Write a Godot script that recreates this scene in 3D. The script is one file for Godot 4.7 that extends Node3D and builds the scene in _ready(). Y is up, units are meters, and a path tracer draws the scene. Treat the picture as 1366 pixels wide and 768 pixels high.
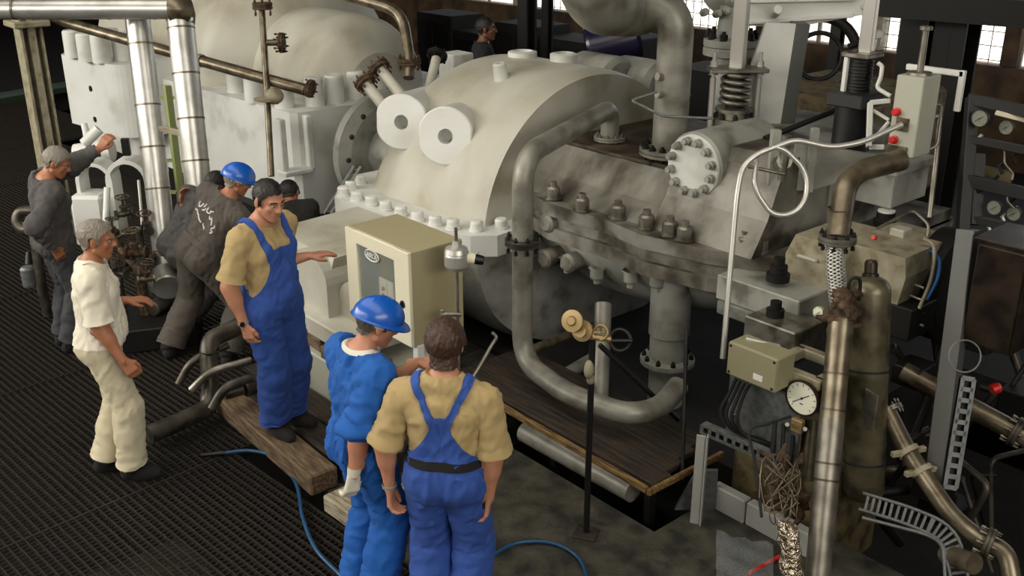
extends Node3D
# Turbine hall: mechanics around a white steam turbine. x runs across the machine, z along its shaft, y up.

const FOC := 1350.0
const PITCH := 0.3769911
const YAWA := 0.7155850
const EYE := Vector3(0, 3.6, 0)
var cf: Vector3
var cr: Vector3
var cu: Vector3
var gp := {}
var used := {}
var M := {}
var rng := RandomNumberGenerator.new()

# ---------- survey: a direction seen from the tripod, met with a plane or a distance ----------
func ray(x: float, y: float) -> Vector3:
	return (cf * FOC + cr * (x - 683.0) + cu * (384.0 - y)).normalized()
func D(x: float, y: float, w: float) -> Vector3:
	var r := ray(x, y)
	return EYE + r * (w / r.dot(cf))
func PY(x: float, y: float, h: float) -> Vector3:
	var r := ray(x, y)
	return EYE + r * ((h - EYE.y) / r.y)
func N(x: float, y: float, at: Vector3, near: float) -> Vector3:   # met with the upright plane through a spot, that much nearer
	var r := ray(x, y)
	var f := Vector3(cf.x, 0, cf.z).normalized()
	return EYE + r * (((at - EYE).dot(f) - near) / r.dot(f))
func PX(x: float, y: float, c: float) -> Vector3:
	var r := ray(x, y)
	return EYE + r * (c / r.x)
func PZ(x: float, y: float, c: float) -> Vector3:
	var r := ray(x, y)
	return EYE + r * (c / r.z)

# ---------- mesh builder ----------
class MB:
	var v := PackedVector3Array()
	var n := PackedVector3Array()
	var ix := PackedInt32Array()
	func tri(a: Vector3, b: Vector3, c: Vector3, na: Vector3, nb: Vector3, nc: Vector3):
		var i := v.size()
		v.append(a); n.append(na)
		if (b - a).cross(c - a).dot(na + nb + nc) > 0.0:
			v.append(c); n.append(nc); v.append(b); n.append(nb)
		else:
			v.append(b); n.append(nb); v.append(c); n.append(nc)
		ix.append(i); ix.append(i + 1); ix.append(i + 2)
	func quad(a: Vector3, b: Vector3, c: Vector3, d: Vector3, nn: Vector3):
		tri(a, b, c, nn, nn, nn); tri(a, c, d, nn, nn, nn)
	func quads(a: Vector3, b: Vector3, c: Vector3, d: Vector3, na: Vector3, nb: Vector3, nc: Vector3, nd: Vector3):
		tri(a, b, c, na, nb, nc); tri(a, c, d, na, nc, nd)
	func box(c: Vector3, s: Vector3, b := Basis(), ch := 0.0):
		var h := s * 0.5
		ch = minf(ch, minf(h.x, minf(h.y, h.z)) * 0.9)
		var P := func(ax: int, sg: Vector3) -> Vector3:
			var q := Vector3(sg.x * (h.x - ch), sg.y * (h.y - ch), sg.z * (h.z - ch))
			q[ax] = sg[ax] * h[ax]
			return c + b * q
		for ax in 3:
			var u := (ax + 1) % 3
			var w := (ax + 2) % 3
			for sg in [-1.0, 1.0]:
				var pts := []
				for k in [[-1, -1], [1, -1], [1, 1], [-1, 1]]:
					var e := Vector3(); e[ax] = sg; e[u] = k[0]; e[w] = k[1]
					pts.append(P.call(ax, e))
				var nn := Vector3(); nn[ax] = sg
				quad(pts[0], pts[1], pts[2], pts[3], b * nn)
		if ch <= 0.0:
			return
		for ax in 3:
			var u := (ax + 1) % 3
			var w := (ax + 2) % 3
			for su in [-1.0, 1.0]:
				for sw in [-1.0, 1.0]:
					var e0 := Vector3(); e0[ax] = -1; e0[u] = su; e0[w] = sw
					var e1 := e0; e1[ax] = 1
					var nn := Vector3(); nn[u] = su; nn[w] = sw
					quad(P.call(u, e0), P.call(u, e1), P.call(w, e1), P.call(w, e0), (b * nn).normalized())
		for sx in [-1.0, 1.0]:
			for sy in [-1.0, 1.0]:
				for sz in [-1.0, 1.0]:
					var e := Vector3(sx, sy, sz)
					var nn := (b * e).normalized()
					tri(P.call(0, e), P.call(1, e), P.call(2, e), nn, nn, nn)
	func bar(p0: Vector3, p1: Vector3, w: float, h: float, up := Vector3.UP, ch := 0.0):
		var z := (p1 - p0).normalized()
		if absf(z.dot(up)) > 0.98:
			up = Vector3.BACK if absf(z.z) < 0.9 else Vector3.RIGHT
		var x := up.cross(z).normalized()
		var y := z.cross(x)
		box((p0 + p1) * 0.5, Vector3(w, h, p0.distance_to(p1)), Basis(x, y, z), ch)
	static func frame(ax: Vector3) -> Array:
		var t := Vector3.UP if absf(ax.y) < 0.9 else Vector3.RIGHT
		var x := t.cross(ax).normalized()
		return [x, ax.cross(x)]
	func lathe(o: Vector3, axis: Vector3, prof: Array, seg := 20, smooth := false, a0 := 0.0, a1 := TAU):
		axis = axis.normalized()
		var f := frame(axis)
		var fx: Vector3 = f[0]
		var fy: Vector3 = f[1]
		var dirs := []
		for i in seg + 1:
			var a := lerpf(a0, a1, float(i) / seg)
			dirs.append(fx * cos(a) + fy * sin(a))
		var np := prof.size()
		var segn := []
		for k in np - 1:
			var d: Vector2 = prof[k + 1] - prof[k]
			segn.append(Vector2(d.y, -d.x).normalized())
		for k in np - 1:
			var p: Vector2 = prof[k]
			var q: Vector2 = prof[k + 1]
			if p.distance_to(q) < 1e-6:
				continue
			var n0: Vector2 = segn[k]
			var n1: Vector2 = segn[k]
			if smooth:
				if k > 0 and n0.dot(segn[k - 1]) > 0.5:
					n0 = (n0 + segn[k - 1]).normalized()
				if k < np - 2 and n1.dot(segn[k + 1]) > 0.5:
					n1 = (n1 + segn[k + 1]).normalized()
			for i in seg:
				var d0: Vector3 = dirs[i]
				var d1: Vector3 = dirs[i + 1]
				var a := o + d0 * p.x + axis * p.y
				var b := o + d1 * p.x + axis * p.y
				var c := o + d1 * q.x + axis * q.y
				var e := o + d0 * q.x + axis * q.y
				var na := d0 * n0.x + axis * n0.y
				var nb := d1 * n0.x + axis * n0.y
				var nc := d1 * n1.x + axis * n1.y
				var ne := d0 * n1.x + axis * n1.y
				if p.x > 1e-6:
					tri(a, b, c, na, nb, nc) if q.x > 1e-6 else tri(a, b, c, na, nb, nc)
				if q.x > 1e-6:
					tri(a, c, e, na, nc, ne)
	func cyl(p0: Vector3, p1: Vector3, r0: float, r1 := -1.0, seg := 16, ch := 0.0):
		if r1 < 0.0: r1 = r0
		var l := p0.distance_to(p1)
		if ch > 0.0:
			lathe(p0, p1 - p0, [Vector2(0, 0), Vector2(r0 - ch, 0), Vector2(r0, ch), Vector2(r1, l - ch), Vector2(r1 - ch, l), Vector2(0, l)], seg)
		else:
			lathe(p0, p1 - p0, [Vector2(0, 0), Vector2(r0, 0), Vector2(r1, l), Vector2(0, l)], seg)
	func tube(pts: Array, r: float, seg := 12, caps := true, rad = null):
		var m := pts.size()
		var t0: Vector3 = (pts[1] - pts[0]).normalized()
		var x: Vector3 = frame(t0)[0]
		var rings := []
		var tg := []
		for i in m:
			var t: Vector3
			if i == 0: t = t0
			elif i == m - 1: t = (pts[i] - pts[i - 1]).normalized()
			else: t = ((pts[i] - pts[i - 1]).normalized() + (pts[i + 1] - pts[i]).normalized()).normalized()
			x = (x - t * x.dot(t)).normalized()
			var y := t.cross(x)
			var ring := []
			for k in seg + 1:
				var a := TAU * k / seg
				ring.append(x * cos(a) + y * sin(a))
			rings.append(ring); tg.append(t)
		for i in m - 1:
			var r0: float = rad[i] if rad else r
			var r1: float = rad[i + 1] if rad else r
			for k in seg:
				var a: Vector3 = rings[i][k]
				var b: Vector3 = rings[i][k + 1]
				var c: Vector3 = rings[i + 1][k + 1]
				var d: Vector3 = rings[i + 1][k]
				quads(pts[i] + a * r0, pts[i] + b * r0, pts[i + 1] + c * r1, pts[i + 1] + d * r1, a, b, c, d)
		if caps:
			for k in seg:
				var r0: float = rad[0] if rad else r
				var r1: float = rad[m - 1] if rad else r
				tri(pts[0], pts[0] + rings[0][k] * r0, pts[0] + rings[0][k + 1] * r0, -tg[0], -tg[0], -tg[0])
				tri(pts[m - 1], pts[m - 1] + rings[m - 1][k] * r1, pts[m - 1] + rings[m - 1][k + 1] * r1, tg[m - 1], tg[m - 1], tg[m - 1])
	func prism(poly: PackedVector2Array, o: Vector3, ux: Vector3, uy: Vector3, dep: Vector3):
		var t := Geometry2D.triangulate_polygon(poly)
		var nn := ux.cross(uy).normalized()
		if nn.dot(dep) > 0: nn = -nn
		for i in range(0, t.size(), 3):
			var a := o + ux * poly[t[i]].x + uy * poly[t[i]].y
			var b := o + ux * poly[t[i + 1]].x + uy * poly[t[i + 1]].y
			var c := o + ux * poly[t[i + 2]].x + uy * poly[t[i + 2]].y
			tri(a, b, c, nn, nn, nn)
			tri(a + dep, b + dep, c + dep, -nn, -nn, -nn)
		var ar := 0.0
		for i in poly.size():
			ar += poly[i].cross(poly[(i + 1) % poly.size()])
		for i in poly.size():
			var p := poly[i]
			var q := poly[(i + 1) % poly.size()]
			var e := q - p
			if e.length() < 1e-6: continue
			var n2 := Vector2(e.y, -e.x).normalized() * signf(ar)
			var n3 := (ux * n2.x + uy * n2.y).normalized()
			var a := o + ux * p.x + uy * p.y
			var b := o + ux * q.x + uy * q.y
			quad(a, b, b + dep, a + dep, n3)
	func ball(c: Vector3, r: Vector3, b := Basis(), seg := 14, rings := 9, v0 := -1.0, v1 := 1.0):
		for j in rings:
			var s0 := asin(lerpf(v0, v1, float(j) / rings)) if rings < 3 else lerpf(asin(v0), asin(v1), float(j) / rings)
			var s1 := asin(lerpf(v0, v1, float(j + 1) / rings)) if rings < 3 else lerpf(asin(v0), asin(v1), float(j + 1) / rings)
			for i in seg:
				var q := []
				for k in [[i, s0], [i + 1, s0], [i + 1, s1], [i, s1]]:
					var a: float = TAU * k[0] / seg
					q.append(Vector3(cos(a) * cos(k[1]), sin(k[1]), sin(a) * cos(k[1])))
				var p := []
				var nn := []
				for d in q:
					p.append(c + b * (d * r)); nn.append((b * (d / r)).normalized())
				if s0 > -1.57: tri(p[0], p[1], p[2], nn[0], nn[1], nn[2])
				else: tri(p[0], p[1], p[2], nn[0], nn[1], nn[2])
				tri(p[0], p[2], p[3], nn[0], nn[2], nn[3])
	func torus(c: Vector3, axis: Vector3, R: float, r: float, seg := 24, s2 := 8):
		var f := frame(axis.normalized())
		var pts := []
		for i in seg + 1:
			var a := TAU * i / seg
			pts.append(c + (f[0] * cos(a) + f[1] * sin(a)) * R)
		for i in seg:
			for k in s2:
				var q := []
				var nn := []
				for e in [[i, k], [i + 1, k], [i + 1, k + 1], [i, k + 1]]:
					var a: float = TAU * e[0] / seg
					var d: Vector3 = f[0] * cos(a) + f[1] * sin(a)
					var g: float = TAU * e[1] / s2
					var m: Vector3 = d * cos(g) + axis.normalized() * sin(g)
					q.append(c + d * R + m * r); nn.append(m)
				quads(q[0], q[1], q[2], q[3], nn[0], nn[1], nn[2], nn[3])
	func surf(g: Array, wrap := false):   # rows of points, smooth normals
		var nu := g.size()
		var nv: int = g[0].size()
		var nr := []
		for i in nu:
			var row := []
			for j in nv:
				var a: Vector3 = g[mini(i + 1, nu - 1)][j] - g[maxi(i - 1, 0)][j]
				var jp := (j + 1) % (nv - 1) if wrap and j == nv - 1 else mini(j + 1, nv - 1)
				var jm := nv - 2 if wrap and j == 0 else maxi(j - 1, 0)
				if wrap and j == nv - 1: jp = 1
				var b: Vector3 = g[i][jp] - g[i][jm]
				var c := a.cross(b)
				row.append(c.normalized() if c.length() > 1e-9 else Vector3.UP)
			nr.append(row)
		for i in nu - 1:
			for j in nv - 1:
				quads(g[i][j], g[i][j + 1], g[i + 1][j + 1], g[i + 1][j], nr[i][j], nr[i][j + 1], nr[i + 1][j + 1], nr[i + 1][j])
	func hexnut(c: Vector3, axis: Vector3, r: float, h: float, tip := 0.0):
		axis = axis.normalized()
		lathe(c, axis, [Vector2(r * 1.25, 0), Vector2(r * 1.25, h * 0.12), Vector2(r, h * 0.12), Vector2(r, h * 0.85), Vector2(r * 0.82, h), Vector2(0, h)], 6)
		if tip > 0.0:
			lathe(c, axis, [Vector2(r * 0.5, h), Vector2(r * 0.5, h + tip), Vector2(0, h + tip)], 8)
	func mesh() -> ArrayMesh:
		var a := []
		a.resize(Mesh.ARRAY_MAX)
		a[Mesh.ARRAY_VERTEX] = v
		a[Mesh.ARRAY_NORMAL] = n
		a[Mesh.ARRAY_INDEX] = ix
		var m := ArrayMesh.new()
		m.add_surface_from_arrays(Mesh.PRIMITIVE_TRIANGLES, a)
		return m

# path with its corners rounded
func bend(pts: Array, rad: float, n := 6) -> Array:
	var out := [pts[0]]
	for i in range(1, pts.size() - 1):
		var a: Vector3 = pts[i - 1]
		var b: Vector3 = pts[i]
		var c: Vector3 = pts[i + 1]
		var r := minf(rad, minf(a.distance_to(b), b.distance_to(c)) * 0.48)
		var p := b + (a - b).normalized() * r
		var q := b + (c - b).normalized() * r
		for k in n + 1:
			var t := float(k) / n
			out.append(p.lerp(b, t).lerp(b.lerp(q, t), t))
	out.append(pts[-1])
	return out
func spline(pts: Array, n := 6) -> Array:
	var out := []
	for i in pts.size() - 1:
		var a: Vector3 = pts[maxi(i - 1, 0)]
		var b: Vector3 = pts[i]
		var c: Vector3 = pts[i + 1]
		var d: Vector3 = pts[mini(i + 2, pts.size() - 1)]
		for k in n:
			out.append(b.cubic_interpolate(c, a, d, float(k) / n))
	out.append(pts[-1])
	return out

# ---------- naming ----------
func numbered(called: String, parent: Node) -> String:
	var key := str(parent.get_instance_id()) + called
	var k: int = used.get(key, -1) + 1
	used[key] = k
	return called if k == 0 else "%s_%03d" % [called, k]
func tag(o: Node, label := "", cat := "", group := "", kind := "") -> Node:
	if label: o.set_meta("label", label)
	if cat: o.set_meta("category", cat)
	if group: o.set_meta("group", group)
	if kind: o.set_meta("kind", kind)
	return o
func thing(called: String, label: String, cat: String, at := Vector3.ZERO, group := "") -> Node3D:
	var o := Node3D.new()
	o.name = numbered(called, self)
	add_child(o, true)
	o.position = at
	gp[o] = at
	tag(o, label, cat, group)
	return o
func put(mb: MB, called: String, mat: Material, parent: Node = self) -> MeshInstance3D:
	var lo := Vector3(1e9, 1e9, 1e9)
	var hi := -lo
	for p in mb.v:
		lo = lo.min(p); hi = hi.max(p)
	var base := Vector3((lo.x + hi.x) * 0.5, lo.y, (lo.z + hi.z) * 0.5)
	for i in mb.v.size():
		mb.v[i] -= base
	return place(mb.mesh(), called, mat, Transform3D(Basis(), base), parent)
func place(mesh: Mesh, called: String, mat: Material, at: Transform3D, parent: Node = self) -> MeshInstance3D:
	var o := MeshInstance3D.new()
	o.name = numbered(called, parent)
	o.mesh = mesh
	o.material_override = mat
	parent.add_child(o, true)
	var g: Vector3 = gp.get(parent, Vector3.ZERO)
	o.transform = Transform3D(at.basis, at.origin - g)
	gp[o] = at.origin
	return o
func single(mb: MB, called: String, mat: Material, label: String, cat: String, group := "") -> MeshInstance3D:
	var o := put(mb, called, mat)
	tag(o, label, cat, group)
	return o
func struct(mb: MB, called: String, mat: Material, parent: Node = self) -> MeshInstance3D:
	var o := put(mb, called, mat, parent)
	if parent == self: o.set_meta("kind", "structure")
	return o
func along(axis: Vector3, at: Vector3, turn := 0.0) -> Transform3D:
	var y := axis.normalized()
	var f := MB.frame(y)
	var x: Vector3 = f[0]
	var b := Basis(x, y, x.cross(y))
	return Transform3D(b.rotated(y, turn), at)
# a ring of equal bolts, each its own part
func bolt_ring(c: Vector3, axis: Vector3, R: float, n: int, r: float, h: float, mat: Material, parent: Node, tip := 0.01, a0 := 0.0, called := "bolt"):
	var mb := MB.new()
	mb.hexnut(Vector3.ZERO, Vector3.UP, r, h, tip)
	var ms := mb.mesh()
	var f := MB.frame(axis.normalized())
	for i in n:
		var a := a0 + TAU * i / n
		place(ms, called, mat, along(axis, c + (f[0] * cos(a) + f[1] * sin(a)) * R), parent)
# a bolted flange pair on a pipe
func flange(c: Vector3, axis: Vector3, R: float, h: float, n: int, mat: Material, bmat: Material, parent: Node, called := "flange"):
	axis = axis.normalized()
	var mb := MB.new()
	mb.lathe(c - axis * h, axis, [Vector2(0, 0), Vector2(R * 0.96, 0), Vector2(R, h * 0.15), Vector2(R, h * 0.85), Vector2(R * 0.93, h * 0.9), Vector2(R * 0.93, h * 1.1), Vector2(R, h * 1.15), Vector2(R, h * 1.85), Vector2(R * 0.96, h * 2), Vector2(0, h * 2)], 24)
	var fl := put(mb, called, mat, parent)
	var b := MB.new()
	var br := R * 0.11
	b.hexnut(Vector3.ZERO, Vector3.UP, br, h * 0.9, h * 0.5)
	var b2 := MB.new()
	b2.lathe(Vector3(0, -h * 3.9, 0), Vector3.UP, [Vector2(0, 0), Vector2(br, 0), Vector2(br, h), Vector2(br * 0.5, h), Vector2(br * 0.5, h * 3.8), Vector2(0, h * 3.8)], 6)
	b.v.append_array(b2.v)
	b.n.append_array(b2.n)
	for i in b2.ix: b.ix.append(i + b.v.size() - b2.v.size())
	var ms := b.mesh()
	var f := MB.frame(axis)
	for i in n:
		var a := TAU * (i + 0.5) / n
		place(ms, "bolt", bmat, along(axis, c + axis * h + (f[0] * cos(a) + f[1] * sin(a)) * R * 0.84), fl if parent != self else parent)
	return fl

# ---------- materials ----------
func noise_tex(freq: float, cols: Array, offs: Array, oct := 4, sd := 1, normal := 0.0, type := FastNoiseLite.TYPE_SIMPLEX_SMOOTH, size := 512) -> NoiseTexture2D:
	var nz := FastNoiseLite.new()
	nz.seed = sd
	nz.noise_type = type
	nz.frequency = freq
	nz.fractal_octaves = oct
	var t := NoiseTexture2D.new()
	t.width = size; t.height = size
	t.seamless = true
	t.noise = nz
	if normal > 0.0:
		t.as_normal_map = true
		t.bump_strength = normal
	elif cols.size():
		var g := Gradient.new()
		g.colors = PackedColorArray(cols)
		g.offsets = PackedFloat32Array(offs)
		t.color_ramp = g
	return t
func mat(called: String, c: Color, rough := 0.6, metal := 0.0) -> StandardMaterial3D:
	var m := StandardMaterial3D.new()
	m.resource_name = called
	m.albedo_color = c
	m.roughness = rough
	m.metallic = metal
	M[called] = m
	return m
func worn(called: String, cols: Array, offs: Array, rough := 0.6, metal := 0.0, scale := 0.5, freq := 0.01, oct := 5, sd := 1) -> StandardMaterial3D:
	var m := mat(called, Color.WHITE, rough, metal)
	m.albedo_texture = noise_tex(freq, cols, offs, oct, sd)
	m.uv1_triplanar = true
	m.uv1_world_triplanar = true
	m.uv1_scale = Vector3.ONE * scale
	return m
func bumpy(m: StandardMaterial3D, tex: Texture2D, k := 0.5) -> StandardMaterial3D:
	m.normal_enabled = true
	m.normal_texture = tex
	m.normal_scale = k
	return m

# ---------- bodies: one smooth field of tapered capsules, meshed as surface nets ----------
class Field:
	var k := 0.014
	var cell := 0.012
	var bones := false
	var caps := []          # [a, b, ra, rb, id, weight]
	var ells := []          # [c, inverse basis rows, radii, id]
	var v := PackedVector3Array()
	var n := PackedVector3Array()
	var t := PackedInt32Array()
	var bone := PackedInt32Array()
	var along := PackedFloat32Array()
	func cap(a: Vector3, b: Vector3, ra: float, rb: float, id := 0, w := 1.0):
		caps.append([a, b, ra, rb, id, w])
	func ell(c: Vector3, r: Vector3, id := 0, b := Basis()):
		ells.append([c, b.inverse(), r, id, b])
	func run():
		var lo := Vector3(1e9, 1e9, 1e9)
		var hi := -lo
		for c in caps:
			var m: float = maxf(c[2], c[3])
			lo = lo.min((c[0] as Vector3).min(c[1]) - Vector3.ONE * m)
			hi = hi.max((c[0] as Vector3).max(c[1]) + Vector3.ONE * m)
		for e in ells:
			var m: float = maxf(e[2].x, maxf(e[2].y, e[2].z))
			lo = lo.min(e[0] - Vector3.ONE * m); hi = hi.max(e[0] + Vector3.ONE * m)
		var mg := 4.5 * k
		lo -= Vector3.ONE * (mg + cell * 2)
		hi += Vector3.ONE * (mg + cell * 2)
		var nx := int((hi.x - lo.x) / cell) + 2
		var ny := int((hi.y - lo.y) / cell) + 2
		var nz := int((hi.z - lo.z) / cell) + 2
		var sx := 1
		var sy := nx
		var sz := nx * ny
		var F := PackedFloat32Array()
		F.resize(nx * ny * nz)
		var ik := 1.0 / k
		for c in caps:
			var a: Vector3 = c[0]
			var b: Vector3 = c[1]
			var ra: float = c[2]
			var rb: float = c[3]
			var w: float = c[5]
			var m := maxf(ra, rb) + mg
			var l := (a.min(b) - Vector3.ONE * m - lo) / cell
			var h := (a.max(b) + Vector3.ONE * m - lo) / cell
			var ab := b - a
			var il := 1.0 / maxf(ab.length_squared(), 1e-9)
			for z in range(maxi(int(l.z), 0), mini(int(h.z) + 1, nz)):
				for y in range(maxi(int(l.y), 0), mini(int(h.y) + 1, ny)):
					var i0 := z * sz + y * sy
					for x in range(maxi(int(l.x), 0), mini(int(h.x) + 1, nx)):
						var p := lo + Vector3(x, y, z) * cell - a
						var u := clampf(p.dot(ab) * il, 0.0, 1.0)
						var d := (p - ab * u).length() - ra - (rb - ra) * u
						if d < mg:
							F[i0 + x] += w * exp(-maxf(d, -12.0 * k) * ik)
		for e in ells:
			var c: Vector3 = e[0]
			var bi: Basis = e[1]
			var r: Vector3 = e[2]
			var m := maxf(r.x, maxf(r.y, r.z)) + mg
			var l := (c - Vector3.ONE * m - lo) / cell
			var h := (c + Vector3.ONE * m - lo) / cell
			for z in range(maxi(int(l.z), 0), mini(int(h.z) + 1, nz)):
				for y in range(maxi(int(l.y), 0), mini(int(h.y) + 1, ny)):
					var i0 := z * sz + y * sy
					for x in range(maxi(int(l.x), 0), mini(int(h.x) + 1, nx)):
						var p := bi * (lo + Vector3(x, y, z) * cell - c)
						var q := p / r
						var k0 := q.length()
						var d := k0 * (k0 - 1.0) / maxf((q / r).length(), 1e-6)
						if d < mg:
							F[i0 + x] += exp(-maxf(d, -12.0 * k) * ik)
		var id := PackedInt32Array()
		id.resize(F.size())
		var cells := PackedInt32Array()
		var off := PackedInt32Array([0, sx, sy, sx + sy, sz, sx + sz, sy + sz, sx + sy + sz])
		var ea := PackedInt32Array([0, 2, 4, 6, 0, 1, 4, 5, 0, 1, 2, 3])
		var eb := PackedInt32Array([1, 3, 5, 7, 2, 3, 6, 7, 4, 5, 6, 7])
		var o7 := sx + sy + sz
		var dv := PackedFloat32Array()
		dv.resize(8)
		for z in nz - 1:
			for y in ny - 1:
				var i := z * sz + y * sy - 1
				for x in nx - 1:
					i += 1
					var f0 := F[i]
					if f0 <= 1e-5: continue
					var a0 := f0 > 1.0
					if (F[i + 1] > 1.0) == a0 and (F[i + sy] > 1.0) == a0 and (F[i + sz] > 1.0) == a0 and (F[i + o7] > 1.0) == a0 and (F[i + sx + sy] > 1.0) == a0 and (F[i + sx + sz] > 1.0) == a0 and (F[i + sy + sz] > 1.0) == a0: continue
					var acc := Vector3()
					var cnt := 0
					for c in 8:
						dv[c] = -k * log(maxf(F[i + off[c]], 1e-4))
					for e in 12:
						var da := dv[ea[e]]
						var db := dv[eb[e]]
						if (da < 0.0) != (db < 0.0):
							var f := da / (da - db)
							var p := ea[e]
							var q := eb[e]
							acc += Vector3(p & 1, (p >> 1) & 1, p >> 2) * (1.0 - f) + Vector3(q & 1, (q >> 1) & 1, q >> 2) * f
							cnt += 1
					v.append(lo + (Vector3(x, y, z) + acc / maxi(cnt, 1)) * cell)
					cells.append(i)
					id[i] = v.size()
		var ao := PackedInt32Array([sx, sy, sz])
		for i in cells:
			for ax in 3:
				var a := F[i] > 1.0
				if a == (F[i + ao[ax]] > 1.0): continue
				var o1 := ao[(ax + 1) % 3]
				var o2 := ao[(ax + 2) % 3]
				var q0 := id[i] - 1
				var q1 := id[i - o1] - 1
				var q2 := id[i - o1 - o2] - 1
				var q3 := id[i - o2] - 1
				if q1 < 0 or q2 < 0 or q3 < 0: continue
				if a:
					t.append(q0); t.append(q2); t.append(q1); t.append(q0); t.append(q3); t.append(q2)
				else:
					t.append(q0); t.append(q1); t.append(q2); t.append(q0); t.append(q2); t.append(q3)
		normals()
		bone.resize(v.size()); along.resize(v.size())
		if not bones: return self
		var A := PackedVector3Array()
		var AB := PackedVector3Array()
		var IL := PackedFloat32Array()
		var RA := PackedFloat32Array()
		var RD := PackedFloat32Array()
		var ID := PackedInt32Array()
		for c in caps:
			if c[5] < 0.0 or c.size() > 6: continue
			A.append(c[0]); AB.append(c[1] - c[0]); IL.append(1.0 / maxf((c[1] - c[0]).length_squared(), 1e-9))
			RA.append(c[2]); RD.append(c[3] - c[2]); ID.append(c[4])
		var m2 := A.size()
		for i in v.size():
			var best := 1e9
			var p := v[i]
			for c in m2:
				var d0 := p - A[c]
				var ab := AB[c]
				var u := clampf(d0.dot(ab) * IL[c], 0.0, 1.0)
				var d := (d0 - ab * u).length() - RA[c] - RD[c] * u
				if d < best:
					best = d; bone[i] = ID[c]; along[i] = u
		return self
	func normals():
		n = norm_of(v, t)
	static func norm_of(vv: PackedVector3Array, tt: PackedInt32Array) -> PackedVector3Array:
		var r := PackedVector3Array()
		r.resize(vv.size())
		for i in range(0, tt.size(), 3):
			var f := (vv[tt[i + 2]] - vv[tt[i]]).cross(vv[tt[i + 1]] - vv[tt[i]])
			r[tt[i]] += f; r[tt[i + 1]] += f; r[tt[i + 2]] += f
		for i in r.size(): r[i] = r[i].normalized()
		return r
	func move(x: Transform3D):
		for i in v.size(): v[i] = x * v[i]
		if x.basis.determinant() < 0.0:
			for i in range(0, t.size(), 3):
				var s := t[i + 1]
				t[i + 1] = t[i + 2]; t[i + 2] = s
		normals()
		return self
	func into(mb: MB):
		var o := mb.v.size()
		mb.v.append_array(v); mb.n.append_array(n)
		for i in t: mb.ix.append(i + o)
	# the layer of cloth or hair where s > 0, lifted off the skin and closed along its hem
	func shell(s: PackedFloat32Array, lift: PackedFloat32Array) -> MB:
		var mb := MB.new()
		var w := v.duplicate()
		for i in v.size(): w[i] += n[i] * lift[i]
		var m := norm_of(w, t)
		for i in range(0, t.size(), 3):
			var q := [t[i], t[i + 1], t[i + 2]]
			if s[q[0]] <= 0.0 and s[q[1]] <= 0.0 and s[q[2]] <= 0.0: continue
			var pp := []
			var nn := []
			var cut := []
			for e in 3:
				var a: int = q[e]
				var b: int = q[(e + 1) % 3]
				if s[a] > 0.0:
					pp.append(w[a]); nn.append(m[a])
				if (s[a] > 0.0) != (s[b] > 0.0):
					var f: float = s[a] / (s[a] - s[b])
					pp.append(w[a].lerp(w[b], f)); nn.append(m[a].lerp(m[b], f).normalized())
					cut.append([pp[-1], v[a].lerp(v[b], f) - n[a] * 0.004, nn[-1]])
			for e in range(1, pp.size() - 1):
				mb.tri(pp[0], pp[e], pp[e + 1], nn[0], nn[e], nn[e + 1])
			if cut.size() == 2:
				var fn: Vector3 = (cut[1][0] - cut[0][0]).cross(cut[0][2]).normalized()
				mb.quad(cut[0][0], cut[1][0], cut[1][1], cut[0][1], fn)
		return mb

static func sst(a: float, b: float, x: float) -> float:
	var u := clampf((x - a) / (b - a), 0.0, 1.0)
	return u * u * (3.0 - 2.0 * u)

func ik(a: Vector3, b: Vector3, l1: float, l2: float, hint: Vector3) -> Array:
	var d := b - a
	var l := minf(d.length(), (l1 + l2) * 0.995)
	var x := d.normalized()
	b = a + x * l
	var c := clampf((l1 * l1 + l * l - l2 * l2) / (2.0 * l1 * l), -1.0, 1.0)
	var p := (hint - x * hint.dot(x)).normalized()
	return [a + x * l1 * c + p * l1 * sqrt(maxf(1.0 - c * c, 0.0)), b]

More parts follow.
